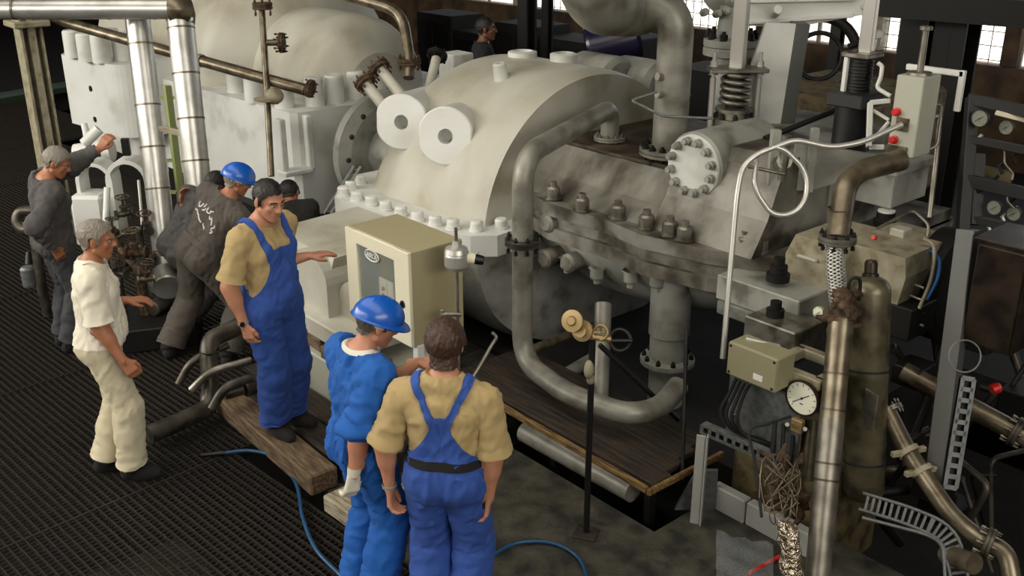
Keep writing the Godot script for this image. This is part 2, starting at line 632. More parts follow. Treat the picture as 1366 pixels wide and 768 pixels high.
func cloth_scalar(kind: String, q: Vector3, b: int, t: float, o: Dictionary) -> float:
	var h := q.y
	var ar := absf(q.x)
	var arm := b >= 2 and b <= 5
	var nl: float = o.get("neck", 0.515) - 0.5 * maxf(q.z, 0.0) - h
	match kind:
		"tee", "shirt":
			if b == 2 or b == 4: return minf(0.1, (o.get("sleeve", 0.85) - t) * 0.29)
			if b == 3 or b == 5: return minf((o.get("sleeve", 0.85) - 1.0 - t) * 0.25, 0.1)
			if b >= 7 and b != 9: return -0.05
			return minf(nl, h - o.get("hem", -0.02))
		"coverall":
			if b == 2 or b == 4: return 0.1
			if b == 3 or b == 5: return (0.93 - t) * 0.25
			if b == 7 or b == 10: return (0.98 - t) * 0.42
			if b == 8 or b == 11: return -0.02
			return minf(nl + 0.015, 0.1)
		"trousers":
			if arm or b == 1: return -0.05
			if b == 7 or b == 10: return (0.97 - t) * 0.42
			if b == 8 or b == 11: return -0.02
			return minf(o.get("top", 0.11) - h, 0.1)
		"overalls":
			if arm: return -0.05
			if b == 7 or b == 10: return (0.97 - t) * 0.42
			if b == 8 or b == 11: return -0.02
			var s := lerpf(0.13, 0.05, sst(-0.04, 0.06, q.z)) - h
			if q.z > 0.0:
				s = maxf(s, minf(lerpf(0.2, 0.095, pow(clampf((h - 0.04) / 0.2, 0, 1), 0.6)) - ar, 0.36 - h))
				s = maxf(s, minf(0.021 - absf(ar - lerpf(0.085, 0.115, clampf((h - 0.3) / 0.2, 0, 1))), h - 0.3))
			else:
				var w := lerpf(0.19, 0.045, pow(clampf((h - 0.11) / 0.2, 0, 1), 0.6))
				s = maxf(s, minf(w - ar, 0.36 - h))
				s = maxf(s, minf(0.022 - absf(ar - lerpf(0.03, 0.115, clampf((h - 0.32) / 0.17, 0, 1))), h - 0.3))
			return minf(s, 0.1)
		"belt":
			if b != 0: return -0.05
			return 0.021 - absf(h - o.get("at", 0.09))
		"collar":
			if b > 1: return -0.05
			return minf(0.018 - absf(nl + 0.004), 0.105 - ar)
		"shoe_left", "shoe_right":
			var f := 8 if kind == "shoe_left" else 11
			if b == f: return 0.1
			if b == f - 1: return (t - 0.9) * 0.42
			return -0.05
	return -0.05

func person(label: String, o: Dictionary) -> Node3D:
	var h: float = o.get("h", 1.75)
	var s := h / 1.75
	var at: Vector3 = o.at
	var fd: Vector3 = (o.dir as Vector3).normalized()
	var rd := fd.cross(Vector3.UP).normalized()
	var u := Vector3.UP
	var L := func(r: float, y: float, f: float) -> Vector3: return at + (rd * r + u * y + fd * f) * s
	var pel: Vector3 = o.get("pelvis", L.call(0, 0.95, 0))
	var su: Vector3 = (u + fd * o.get("lean", 0.0) + rd * o.get("side", 0.0)).normalized()
	var td: Vector3 = fd.rotated(u, o.get("twist", 0.0))
	var tf := (td - su * td.dot(su)).normalized()
	var tr := tf.cross(su).normalized()
	var w: float = o.get("wide", 1.0)
	var T := func(r: float, y: float, f: float) -> Vector3: return pel + (tr * r + su * y + tf * f) * s
	var sh := {"R": T.call(0.18 * w, o.get("shy", 0.445), -0.01), "L": T.call(-0.18 * w, o.get("shy", 0.445), -0.01)}
	var neck: Vector3 = T.call(0, 0.5, -0.005)
	var hdir: Vector3 = (o.get("look", fd) as Vector3).normalized()
	var hu: Vector3 = (su * 0.35 + u * 0.65 + hdir * o.get("nod", 0.0)).normalized()
	var hf: Vector3 = (hdir - hu * hdir.dot(hu)).normalized()
	var hr: Vector3 = hf.cross(hu).normalized()
	var head: Vector3 = neck + (hu * 0.165 + hf * 0.035) * s
	var F := Field.new()
	F.cell = o.get("cell", 0.0135)
	F.bones = true
	var belly: float = o.get("belly", 0.0)
	F.cap(T.call(-0.06, 0.0, 0.0), T.call(0.06, 0.0, 0.0), 0.112 * s * w, 0.112 * s * w, 0)
	for q in [-1.0, 1.0]:
		F.cap(T.call(0.065 * q, -0.02, -0.045), T.call(0.055 * q, 0.06, -0.02), 0.088 * s, 0.095 * s, 0)
		F.cap(T.call(0.05 * q * w, 0.08, 0.005), T.call(0.065 * q * w, 0.32, 0.0), 0.098 * s, 0.106 * s, 0)
		F.cap(T.call(0.07 * q * w, 0.34, 0.02), T.call(0.11 * q * w, o.get("shy", 0.445) - 0.045, -0.01), 0.09 * s, 0.075 * s, 0)
		F.cap(T.call(0.035 * q, 0.5, -0.02), T.call(0.15 * q * w, o.get("shy", 0.445) - 0.002, -0.015), 0.048 * s, 0.056 * s, 0)
	if belly > 0.0:
		F.cap(T.call(0, 0.08, 0.03 + belly * 0.5), T.call(0, 0.2, 0.02 + belly * 0.4), 0.105 * s, 0.1 * s, 0)
	F.cap(T.call(0, 0.4, -0.02), neck, 0.085 * s, 0.06 * s, 0)
	F.cap(neck, head - hu * 0.06 * s - hf * 0.02 * s, 0.056 * s, 0.052 * s, 1)
	var joints := {}
	for q in ["L", "R"]:
		var e := 1.0 if q == "R" else -1.0
		var wr: Vector3 = o.get("wrist" + q, L.call(0.25 * e, 0.86, 0.05) + pel - L.call(0, 0.95, 0))
		var hint: Vector3 = o.get("elbow" + q, tr * e * 0.4 - tf)
		var a := ik(sh[q], wr, 0.29 * s, 0.255 * s, hint)
		joints["wrist" + q] = a[1]; joints["elbow" + q] = a[0]
		var ia := 2 if q == "L" else 4
		F.cap(sh[q], a[0], 0.056 * s, 0.043 * s, ia)
		F.cap((a[0] as Vector3).lerp(a[1], 0.02), (a[0] as Vector3).lerp(a[1], 0.35), 0.043 * s, 0.042 * s, ia + 1)
		F.caps[-1].append(1)
		F.cap(a[0], a[1], 0.042 * s, 0.028 * s, ia + 1)
		var hip: Vector3 = T.call(0.088 * e, -0.03, 0.0)
		var an: Vector3 = o.get("ankle" + q, L.call(0.1 * e, 0.085, -0.03))
		var kh: Vector3 = o.get("knee" + q, fd + rd * e * 0.15)
		var lg := ik(hip, an, 0.435 * s, 0.425 * s, kh)
		var il := 6 if q == "L" else 9
		F.cap(hip, lg[0], 0.092 * s, 0.06 * s, il)
		F.cap(lg[0], lg[1], 0.057 * s, 0.04 * s, il + 1)
		F.cap((lg[0] as Vector3).lerp(lg[1], 0.12) - fd * 0.015, (lg[0] as Vector3).lerp(lg[1], 0.45) - fd * 0.012, 0.05 * s, 0.045 * s, il + 1)
		F.caps[-1].append(1)
		var toe: Vector3 = o.get("toe" + q, fd + rd * e * 0.2)
		toe = toe.normalized()
		var heel: Vector3 = lg[1] - u * 0.045 * s - toe * 0.03 * s
		F.cap(heel, heel + toe * 0.1 * s, 0.038 * s, 0.038 * s, il + 2)
		F.cap(heel + toe * 0.09 * s - u * 0.003, heel + toe * 0.18 * s - u * 0.012 * s, 0.042 * s, 0.03 * s, il + 2)
	F.run()
	var root := thing("person", label, "person", at)
	var body := MB.new()
	F.into(body)
	# head
	var H := Field.new()
	H.cell = 0.0055; H.k = 0.006
	H.ell(Vector3(0, 0.03, -0.012), Vector3(0.074, 0.084, 0.092), 1)
	H.ell(Vector3(0, -0.03, 0.025), Vector3(0.056, 0.08, 0.062), 1)
	H.cap(Vector3(0, -0.095, 0.062), Vector3(0, -0.092, 0.056), 0.02, 0.02, 1)
	for q in [-1.0, 1.0]:
		H.cap(Vector3(0.047 * q, -0.06, 0.0), Vector3(0.014 * q, -0.095, 0.058), 0.02, 0.018, 1)
		H.cap(Vector3(0.04 * q, 0.024, 0.07), Vector3(0.012 * q, 0.022, 0.083), 0.009, 0.008, 1)
		H.cap(Vector3(0.04 * q, -0.02, 0.058), Vector3(0.038 * q, -0.028, 0.055), 0.019, 0.018, 1)
		H.cap(Vector3(0.01 * q, -0.03, 0.09), Vector3(0.008 * q, -0.03, 0.094), 0.008, 0.008, 1)
		H.ell(Vector3(0.078 * q, -0.005, -0.006), Vector3(0.008, 0.032, 0.019), 1, Basis(Vector3.UP, -0.35 * q))
		H.cap(Vector3(0.03 * q, 0.004, 0.098), Vector3(0.032 * q, 0.004, 0.092), 0.012, 0.012, 1, -0.75)
	H.cap(Vector3(0, 0.014, 0.087), Vector3(0, -0.024, 0.106), 0.008, 0.0105, 1)
	H.cap(Vector3(-0.018, -0.056, 0.077), Vector3(0.018, -0.056, 0.077), 0.0075, 0.0075, 1)
	H.cap(Vector3(-0.015, -0.067, 0.076), Vector3(0.015, -0.067, 0.076), 0.0075, 0.0075, 1)
	H.cap(Vector3(0, -0.05, -0.025), Vector3(0, -0.15, -0.04), 0.05, 0.052, 1)
	H.run()
	var hs: float = s * o.get("head", 1.0)
	var hx := Transform3D(Basis(hr * hs, hu * hs, -hf * hs) * Basis(Vector3.RIGHT, Vector3.UP, Vector3(0, 0, -1)), head)
	var raw := H.v.duplicate()
	H.move(hx)
	H.into(body)
	# hands
	for q in ["L", "R"]:
		var e := 1.0 if q == "R" else -1.0
		var wr: Vector3 = joints["wrist" + q]
		var y: Vector3 = (o.get("point" + q, wr - joints["elbow" + q]) as Vector3).normalized()
		var pn: Vector3 = o.get("palm" + q, -tr * e)
		pn = (pn - y * pn.dot(y)).normalized()
		var x: Vector3 = pn.cross(y) * -e
		var G := Field.new()
		G.cell = 0.006; G.k = 0.0035
		var c: float = o.get("curl" + q, 0.35)
		var fat: float = 0.002 if o.get("glove" + q, false) else 0.0
		for i in 4:
			var fx: float = [0.031, 0.0105, -0.0105, -0.03][i]
			G.cap(Vector3(fx * 0.55, -0.01, 0), Vector3(fx, 0.078, 0), 0.0135 + fat, 0.0115 + fat, 0)
			var p := Vector3(fx, 0.08, 0)
			var ang := 0.0
			for j in 3:
				ang += c * [0.9, 1.3, 0.8][j]
				var ln: float = [0.04, 0.026, 0.021][j] * [0.95, 1.06, 1.0, 0.8][i]
				var p2 := p + Vector3(fx * 0.12 * ln / 0.03 * 0.2, cos(ang) * ln, sin(ang) * ln)
				G.cap(p, p2, 0.0098 - j * 0.0009 + fat, 0.009 - j * 0.0009 + fat, 0)
				p = p2
		G.cap(Vector3(0, -0.035, 0), Vector3(0, 0.01, 0), 0.024, 0.022, 0)
		G.cap(Vector3(0.02, 0.01, 0.004), Vector3(0.045, 0.042, 0.014), 0.015 + fat, 0.012 + fat, 0)
		G.cap(Vector3(0.045, 0.042, 0.014), Vector3(0.05, 0.072, 0.024), 0.011 + fat, 0.0098 + fat, 0)
		G.cap(Vector3(0.05, 0.072, 0.024), Vector3(0.045, 0.095, 0.032), 0.0098 + fat, 0.0085 + fat, 0)
		G.run()
		G.move(Transform3D(Basis(x * s, y * s, pn * s), wr))
		if o.get("glove" + q, false):
			var gb := MB.new()
			G.into(gb)
			gb.lathe(wr - y * 0.05, y, [Vector2(0.036, 0), Vector2(0.034, 0.03), Vector2(0.03, 0.05)], 16, true)
			var gl := put(gb, "glove", M.glove, root)
			gl.set_meta("label", "white cotton work glove")
		else:
			G.into(body)
	put(body, "body", M[o.get("skin", "skin")], root)
	# eyes
	for q in [-1.0, 1.0]:
		var eb := MB.new()
		eb.ball(hx * Vector3(0.031 * q, 0.004, 0.0768), Vector3(0.0105, 0.0075, 0.0105) * s, Basis(), 10, 8)
		var ey := put(eb, "eye", M.eye, root)
		var ib := MB.new()
		ib.ball(hx * Vector3(0.031 * q, 0.003, 0.0825), Vector3(0.0056, 0.0056, 0.0058) * s, Basis(), 8, 6)
		put(ib, "iris", M.iris, ey)
		var bb := MB.new()
		bb.tube([hx * Vector3(0.014 * q, 0.0265, 0.0935), hx * Vector3(0.03 * q, 0.031, 0.0885), hx * Vector3(0.05 * q, 0.026, 0.074)], 0.0042 * s, 6)
		put(bb, "eyebrow", M[o.get("hair", "hair_brown")], root)
	var lm := MB.new()
	lm.tube([hx * Vector3(-0.021, -0.061, 0.0795), hx * Vector3(0, -0.0615, 0.0855), hx * Vector3(0.021, -0.061, 0.0795)], 0.0028 * s, 6)
	put(lm, "mouth", M.lip, root)
	# hair
	var nz := FastNoiseLite.new()
	nz.seed = int(o.get("seed", 3)); nz.frequency = 1.0
	nz.fractal_octaves = 2
	var hsca := PackedFloat32Array()
	var hl := PackedFloat32Array()
	var back: float = o.get("nape", -0.06)
	for i in raw.size():
		var p := raw[i]
		var line: float = lerpf(back, 0.012, sst(-0.06, -0.01, p.z))
		line = lerpf(line, o.get("brow", 0.068), sst(0.0, 0.065, p.z) if absf(p.x) < 0.074 else sst(0.02, 0.06, p.z))
		if p.z > -0.03 and p.z < 0.018 and absf(p.x) > 0.066: line = maxf(line, 0.028) if p.z < 0.005 else -0.01
		hsca.append(p.y - line + nz.get_noise_3d(p.x * 60, p.y * 25, p.z * 60) * 0.008)
		hl.append(o.get("volume", 0.012) + absf(nz.get_noise_3d(p.x * 55, p.y * 14, p.z * 55)) * 0.013 * o.get("tousle", 0.6))
	if not o.get("bald", false):
		put(H.shell(hsca, hl), "hair", M[o.get("hair", "hair_brown")], root)
	# clothes
	var cz := FastNoiseLite.new()
	cz.seed = int(o.get("seed", 3)) + 40
	cz.frequency = 1.0
	cz.fractal_octaves = 2
	for g in o.get("wear", []):
		var kind: String = g.kind
		var sc := PackedFloat32Array()
		var lf := PackedFloat32Array()
		sc.resize(F.v.size()); lf.resize(F.v.size())
		var amp: float = g.get("folds", 0.007)
		var off: float = g.get("off", 0.008)
		for i in F.v.size():
			var d := (F.v[i] - pel) / s
			var q := Vector3(d.dot(tr), d.dot(su), d.dot(tf))
			var b := F.bone[i]
			sc[i] = cloth_scalar(kind, q, b, F.along[i], g)
			var l := off
			if b == 7 or b == 10: l += g.get("flare", 0.012) * (0.4 + F.along[i])
			if b == 6 or b == 9: l += g.get("flare", 0.012) * 0.4 * F.along[i]
			if b == 2 or b == 4: l += g.get("sleeve_loose", 0.006) * F.along[i]
			if sc[i] > -0.05:
				var p := F.v[i]
				var rid := 1.0 - absf(cz.get_noise_3d(p.x * 13, p.y * 6, p.z * 13))
				l += amp * (rid * rid * 1.4 - 0.6) + amp * 0.5 * cz.get_noise_3d(p.x * 34, p.y * 20, p.z * 34)
			lf[i] = maxf(l, 0.003)
		var part := put(F.shell(sc, lf), g.get("called", kind), M[g.mat], root)
		if g.has("label"): part.set_meta("label", g.label)
		g["made"] = part
	if o.has("helmet"):
		var hm := MB.new()
		var rows := []
		for j in 13:
			var ph := PI * 0.5 * j / 12.0
			var row := []
			for i in 33:
				var a := TAU * i / 32.0
				var rr := sin(ph) if j < 12 else 1.0
				var p := Vector3(cos(a) * 0.108 * rr, 0.03 + cos(ph) * 0.108, sin(a) * 0.132 * rr - 0.006)
				if absf(p.x) < 0.022 and j > 0 and j < 11: p.y += 0.006
				row.append(hx * p)
			rows.append(row)
		hm.surf(rows, true)
		var brim := []
		for j in 4:
			var row := []
			for i in 33:
				var a := TAU * i / 32.0
				var front := sst(-0.2, 0.9, sin(a))
				var ex := [0.0, 0.006 + 0.03 * front, 0.008 + 0.032 * front, 0.0][j] as float
				var yy: float = [0.032, 0.026 - 0.008 * front, 0.021 - 0.009 * front, 0.022][j]
				row.append(hx * Vector3(cos(a) * (0.108 + ex), yy, sin(a) * (0.132 + ex) - 0.006))
			brim.append(row)
		hm.surf(brim, true)
		var helm := put(hm, "helmet", M[o.helmet], root)
		helm.set_meta("label", "blue plastic safety helmet")
		var hb := MB.new()
		hb.lathe(hx * Vector3(0, 0.0, -0.006), hu, [Vector2(0.088, 0), Vector2(0.098, 0.026)], 24)
		put(hb, "headband", M.headband, helm)
	if o.has("watch"):
		var q: String = o.watch
		var ax: Vector3 = (joints["wrist" + q] - joints["elbow" + q]).normalized()
		var c: Vector3 = joints["wrist" + q] - ax * 0.02
		var wb := MB.new()
		wb.lathe(c - ax * 0.009, ax, [Vector2(0.034, 0), Vector2(0.037, 0.002), Vector2(0.037, 0.016), Vector2(0.034, 0.018)], 20)
		var wa := put(wb, "wristwatch", M[o.get("watch_mat", "steel_bright")], root)
		var od: Vector3 = (o.get("dial", -cf) as Vector3)
		od = (od - ax * od.dot(ax)).normalized()
		var wd := MB.new()
		wd.cyl(c + od * 0.03, c + od * 0.043, 0.017, 0.015, 16)
		put(wd, "watch_case", M.black, wa)
	o["frame"] = [pel, tr, su, tf, s, F]
	o["joints"] = joints
	return root

# ---------- the scene ----------
func _ready():
	cf = Vector3(sin(YAWA) * cos(PITCH), -sin(PITCH), -cos(YAWA) * cos(PITCH))
	cr = Vector3(cos(YAWA), 0, sin(YAWA))
	cu = cr.cross(cf)
	rng.seed = 7
	var cam := Camera3D.new()
	cam.name = "camera"
	cam.fov = rad_to_deg(2.0 * atan(384.0 / FOC))
	cam.near = 0.05
	cam.far = 200.0
	add_child(cam)
	cam.transform = Transform3D(Basis(cr, cu, -cf), EYE)
	cam.current = true
	var we := WorldEnvironment.new()
	we.name = "environment"
	var e := Environment.new()
	var sky := Sky.new()
	var sm := ProceduralSkyMaterial.new()
	sm.sky_top_color = Color(0.8, 0.83, 0.87)
	sm.sky_horizon_color = Color(0.93, 0.94, 0.95)
	sm.ground_horizon_color = Color(0.6, 0.6, 0.56)
	sm.ground_bottom_color = Color(0.3, 0.3, 0.27)
	sky.sky_material = sm
	e.background_mode = Environment.BG_SKY
	e.sky = sky
	e.background_energy_multiplier = 2.2
	e.tonemap_mode = Environment.TONE_MAPPER_LINEAR
	e.tonemap_exposure = 1.2
	e.sdfgi_enabled = true
	e.ssao_enabled = true
	e.ssil_enabled = true
	we.environment = e
	add_child(we)
	materials()
	window_light(Vector3(-4.9, 4.6, -9.0), Vector3(1, 0, 0), 17.0, 3.2, 175.0)
	window_light(Vector3(0.8, 4.6, 4.8), Vector3(0, 0, -1), 7.0, 2.6, 42.0)
	skylight(Vector3(1.5, 7.85, -4.0), 4.0, 14.0, 11.0)
	room()
	floors()
	central_casing()
	exhaust_casing()
	gear_casing()
	steam_pipes()
	people()
	cabinet()
	left_side()
	right_side()
	background()

# a glazed bay in the near wall: the glowing pane and, just in front of it, its light
func window_light(c: Vector3, dir: Vector3, wid: float, hei: float, energy: float):
	var mb := MB.new()
	mb.box(c - dir * 0.06, Vector3(0.02, hei, wid) if absf(dir.x) > 0.5 else Vector3(wid, hei, 0.02))
	var o := put(mb, "window", M.window_glow)
	o.set_meta("kind", "structure")
	var l := AreaLight3D.new()
	l.name = "daylight"
	l.area_size = Vector2(wid, hei)
	l.light_energy = energy
	l.light_color = Color(1.0, 0.98, 0.94)
	l.area_range = 60.0
	l.area_attenuation = 2.0
	l.area_normalize_energy = true
	l.shadow_enabled = true
	add_child(l)
	l.look_at_from_position(c, c + dir + Vector3(0, -0.25, 0.05), Vector3.UP)

# a strip of roof glazing with its light
func skylight(c: Vector3, wid: float, lenz: float, energy: float):
	var mb := MB.new()
	mb.box(c + Vector3(0, 0.07, 0), Vector3(wid, 0.02, lenz))
	var o := put(mb, "window", M.window_glow)
	o.set_meta("kind", "structure")
	var l := AreaLight3D.new()
	l.name = "roof_daylight"
	l.area_size = Vector2(wid, lenz)
	l.light_energy = energy
	l.light_color = Color(1.0, 0.98, 0.94)
	l.area_range = 60.0
	l.area_attenuation = 2.0
	l.area_normalize_energy = true
	l.shadow_enabled = true
	add_child(l)
	l.look_at_from_position(c, c + Vector3.DOWN, Vector3.BACK)

func materials():
	var w := Color.WHITE
	worn("casing_white", [Color(0.55, 0.52, 0.44), Color(0.68, 0.665, 0.61), Color(0.74, 0.735, 0.69)], [0.1, 0.45, 0.9], 0.5, 0.0, 0.35, 0.005, 6, 3)
	worn("casing_clean", [Color(0.7, 0.7, 0.67), Color(0.82, 0.82, 0.8), Color(0.85, 0.85, 0.835)], [0.1, 0.4, 0.8], 0.45, 0.0, 0.3, 0.008, 4, 9)
	worn("casing_dirty", [Color(0.19, 0.165, 0.13), Color(0.38, 0.36, 0.32), Color(0.49, 0.48, 0.445), Color(0.57, 0.56, 0.53)], [0.18, 0.43, 0.6, 0.92], 0.5, 0.2, 0.5, 0.008, 6, 5)
	worn("casing_grey", [Color(0.38, 0.37, 0.33), Color(0.56, 0.56, 0.53), Color(0.63, 0.63, 0.6)], [0.15, 0.45, 0.8], 0.5, 0.1, 0.5, 0.01, 5, 6)
	worn("oily_top", [Color(0.1, 0.075, 0.05), Color(0.24, 0.19, 0.13), Color(0.36, 0.3, 0.22)], [0.15, 0.5, 0.9], 0.6, 0.0, 0.6, 0.012, 5, 8)
	worn("pipe_paint", [Color(0.36, 0.34, 0.3), Color(0.52, 0.51, 0.47), Color(0.58, 0.57, 0.54)], [0.15, 0.5, 0.85], 0.42, 0.25, 0.6, 0.012, 4, 11)
	worn("cladding", [Color(0.6, 0.585, 0.55), Color(0.78, 0.775, 0.755), Color(0.84, 0.835, 0.82)], [0.08, 0.5, 0.9], 0.34, 0.75, 0.5, 0.01, 4, 12)
	worn("old_pipe", [Color(0.28, 0.24, 0.185), Color(0.44, 0.4, 0.33), Color(0.55, 0.515, 0.44)], [0.2, 0.5, 0.85], 0.36, 0.65, 0.8, 0.014, 4, 13)
	worn("rust", [Color(0.12, 0.08, 0.05), Color(0.3, 0.22, 0.15), Color(0.42, 0.34, 0.26)], [0.2, 0.5, 0.85], 0.8, 0.2, 1.5, 0.02, 4, 14)
	worn("dark_pipe", [Color(0.18, 0.165, 0.14), Color(0.31, 0.29, 0.255), Color(0.38, 0.355, 0.32)], [0.2, 0.5, 0.85], 0.42, 0.5, 0.8, 0.014, 4, 15)
	worn("galvanised", [Color(0.36, 0.37, 0.37), Color(0.42, 0.43, 0.43), Color(0.47, 0.48, 0.475)], [0.2, 0.5, 0.85], 0.5, 0.4, 1.5, 0.02, 5, 16)
	worn("raw_steel", [Color(0.36, 0.34, 0.3), Color(0.52, 0.5, 0.46), Color(0.6, 0.58, 0.54)], [0.2, 0.5, 0.85], 0.4, 0.7, 0.8, 0.014, 4, 17)
	worn("wood_deck", [Color(0.08, 0.06, 0.04), Color(0.17, 0.13, 0.09), Color(0.24, 0.19, 0.13)], [0.2, 0.5, 0.9], 0.8, 0.0, 0.9, 0.012, 5, 18)
	worn("wood_edge", [Color(0.24, 0.17, 0.09), Color(0.44, 0.34, 0.18), Color(0.54, 0.43, 0.25)], [0.15, 0.5, 0.9], 0.75, 0.0, 1.2, 0.02, 4, 19)
	worn("wood_plinth", [Color(0.27, 0.21, 0.15), Color(0.39, 0.32, 0.24), Color(0.5, 0.43, 0.34)], [0.15, 0.5, 0.9], 0.85, 0.0, 1.2, 0.02, 5, 20)
	worn("wood_pale", [Color(0.4, 0.35, 0.28), Color(0.6, 0.56, 0.48), Color(0.68, 0.64, 0.56)], [0.15, 0.5, 0.9], 0.85, 0.0, 1.2, 0.02, 5, 21)
	worn("concrete", [Color(0.1, 0.095, 0.08), Color(0.21, 0.2, 0.165), Color(0.28, 0.265, 0.22)], [0.15, 0.5, 0.9], 0.8, 0.0, 0.6, 0.014, 6, 22)
	worn("concrete_dark", [Color(0.05, 0.045, 0.04), Color(0.085, 0.075, 0.068), Color(0.12, 0.11, 0.1)], [0.15, 0.5, 0.9], 0.85, 0.0, 0.4, 0.014, 5, 23)
	worn("brown_wall", [Color(0.16, 0.11, 0.06), Color(0.27, 0.2, 0.12), Color(0.34, 0.26, 0.16)], [0.15, 0.5, 0.9], 0.8, 0.0, 0.3, 0.01, 4, 24)
	worn("ochre_base", [Color(0.2, 0.165, 0.105), Color(0.36, 0.315, 0.205), Color(0.43, 0.38, 0.26)], [0.15, 0.5, 0.9], 0.7, 0.0, 0.9, 0.014, 4, 25)
	worn("cylinder_olive", [Color(0.23, 0.21, 0.155), Color(0.38, 0.355, 0.275), Color(0.45, 0.42, 0.335)], [0.15, 0.5, 0.9], 0.36, 0.45, 0.9, 0.014, 4, 26)
	worn("brown_steel", [Color(0.1, 0.075, 0.055), Color(0.17, 0.135, 0.1), Color(0.23, 0.19, 0.15)], [0.15, 0.5, 0.9], 0.35, 0.4, 0.9, 0.01, 4, 27)
	worn("cream_dirty", [Color(0.44, 0.4, 0.31), Color(0.57, 0.54, 0.45), Color(0.63, 0.6, 0.52)], [0.06, 0.45, 0.9], 0.5, 0.0, 0.9, 0.014, 4, 28)
	worn("foil", [Color(0.5, 0.44, 0.36), Color(0.8, 0.74, 0.66), Color(0.9, 0.86, 0.8)], [0.2, 0.5, 0.8], 0.25, 0.9, 2.0, 0.03, 4, 29)
	for k in ["wood_deck", "wood_edge", "wood_plinth", "wood_pale"]: M[k].uv1_scale = Vector3(4.0, 3.0, 0.45)
	bumpy(M.foil, noise_tex(0.03, [], [], 4, 30, 20.0), 1.5)
	bumpy(M.casing_dirty, noise_tex(0.02, [], [], 5, 31, 3.0), 0.35)
	bumpy(M.casing_white, noise_tex(0.02, [], [], 5, 32, 2.0), 0.2)
	bumpy(M.concrete, noise_tex(0.03, [], [], 5, 33, 4.0), 0.6)
	mat("grating_steel", Color(0.23, 0.21, 0.19), 0.4, 0.4)
	mat("black", Color(0.03, 0.03, 0.03), 0.45)
	mat("black_paint", Color(0.045, 0.042, 0.04), 0.5)
	mat("dark_grey", Color(0.12, 0.12, 0.115), 0.55)
	mat("rubber", Color(0.035, 0.035, 0.035), 0.7)
	mat("dark_hall", Color(0.06, 0.05, 0.04), 0.8)
	mat("dark_steel", Color(0.075, 0.065, 0.055), 0.6, 0.3)
	mat("green_paint", Color(0.1, 0.19, 0.08), 0.6)
	mat("kerb_paint", Color(0.33, 0.38, 0.36), 0.6)
	mat("lime_paint", Color(0.6, 0.64, 0.42), 0.6)
	mat("cream", Color(0.86, 0.835, 0.74), 0.45)
	mat("cream_panel", Color(0.62, 0.585, 0.46), 0.5)
	mat("white_paint", Color(0.82, 0.82, 0.8), 0.45)
	mat("grey_green", Color(0.66, 0.66, 0.6), 0.45)
	mat("box_khaki", Color(0.53, 0.51, 0.4), 0.5)
	mat("red_button", Color(0.75, 0.1, 0.1), 0.4)
	mat("dial_white", Color(0.88, 0.88, 0.8), 0.5)
	mat("kerb_grey", Color(0.6, 0.6, 0.58), 0.6)
	mat("dial_grey", Color(0.5, 0.5, 0.45), 0.5)
	mat("post_grey", Color(0.34, 0.34, 0.33), 0.5, 0.3)
	mat("steel_bright", Color(0.73, 0.72, 0.695), 0.36, 0.6)
	mat("brass", Color(0.62, 0.53, 0.37), 0.4, 0.5)
	mat("blue_hose", Color(0.1, 0.27, 0.42), 0.4)
	mat("blue_tape", Color(0.1, 0.35, 0.6), 0.5)
	mat("red_light", Color(0.8, 0.15, 0.08), 0.5)
	mat("window_glow", Color(0.9, 0.9, 0.86), 0.5)
	M.window_glow.emission_enabled = true
	M.window_glow.emission = Color(1.0, 0.97, 0.9)
	M.window_glow.emission_energy_multiplier = 1.0
	var g := mat("pane", Color(0.75, 0.78, 0.72, 0.2), 0.05)
	g.transparency = BaseMaterial3D.TRANSPARENCY_ALPHA
	var g2 := mat("plastic_film", Color(0.75, 0.78, 0.8, 0.2), 0.3)
	g2.transparency = BaseMaterial3D.TRANSPARENCY_ALPHA
	# people
	for s in [["skin", Color(0.74, 0.52, 0.41)], ["skin_tan", Color(0.64, 0.42, 0.3)], ["skin_dark", Color(0.42, 0.26, 0.18)], ["lip", Color(0.55, 0.27, 0.22)]]:
		var m := mat(s[0], s[1], 0.5)
		m.subsurf_scatter_enabled = true
		m.subsurf_scatter_strength = 0.05
	mat("eye", Color(0.62, 0.58, 0.53), 0.3)
	mat("iris", Color(0.1, 0.06, 0.04), 0.15)
	mat("glove", Color(0.82, 0.8, 0.74), 0.9)
	mat("headband", Color(0.75, 0.75, 0.72), 0.6)
	var weave := noise_tex(0.25, [], [], 2, 50, 3.0)
	for s in [["hair_brown", Color(0.24, 0.15, 0.1)], ["hair_dark", Color(0.06, 0.04, 0.03)], ["hair_grey", Color(0.5, 0.47, 0.43)], ["hair_mixed", Color(0.3, 0.27, 0.23)],
		["tee_beige", Color(0.68, 0.59, 0.41)], ["shirt_white", Color(0.88, 0.85, 0.78)], ["trousers_cream", Color(0.78, 0.74, 0.63)], ["overall_blue", Color(0.17, 0.3, 0.6)], ["jacket_blue", Color(0.07, 0.34, 0.66)],
		["coverall_grey", Color(0.3, 0.275, 0.25)], ["coverall_slate", Color(0.29, 0.28, 0.275)], ["trousers_slate", Color(0.2, 0.205, 0.22)], ["navy", Color(0.03, 0.035, 0.055)], ["olive_dark", Color(0.1, 0.1, 0.085)], ["shoe_black", Color(0.04, 0.037, 0.035)], ["shoe_brown", Color(0.1, 0.08, 0.07)], ["collar_white", Color(0.85, 0.83, 0.78)], ["belt_black", Color(0.03, 0.03, 0.035)]]:
		var m := mat(s[0], s[1], 0.85)
		m.uv1_triplanar = true
		m.uv1_scale = Vector3.ONE * 3.0
		bumpy(m, weave, 0.4)
		m.rim_enabled = true
		m.rim = 0.15
	for h in ["hair_brown", "hair_dark", "hair_grey", "hair_mixed"]: M[h].roughness = 0.55
	var hb := mat("helmet_blue", Color(0.05, 0.34, 0.72), 0.25)
	hb.clearcoat_enabled = true
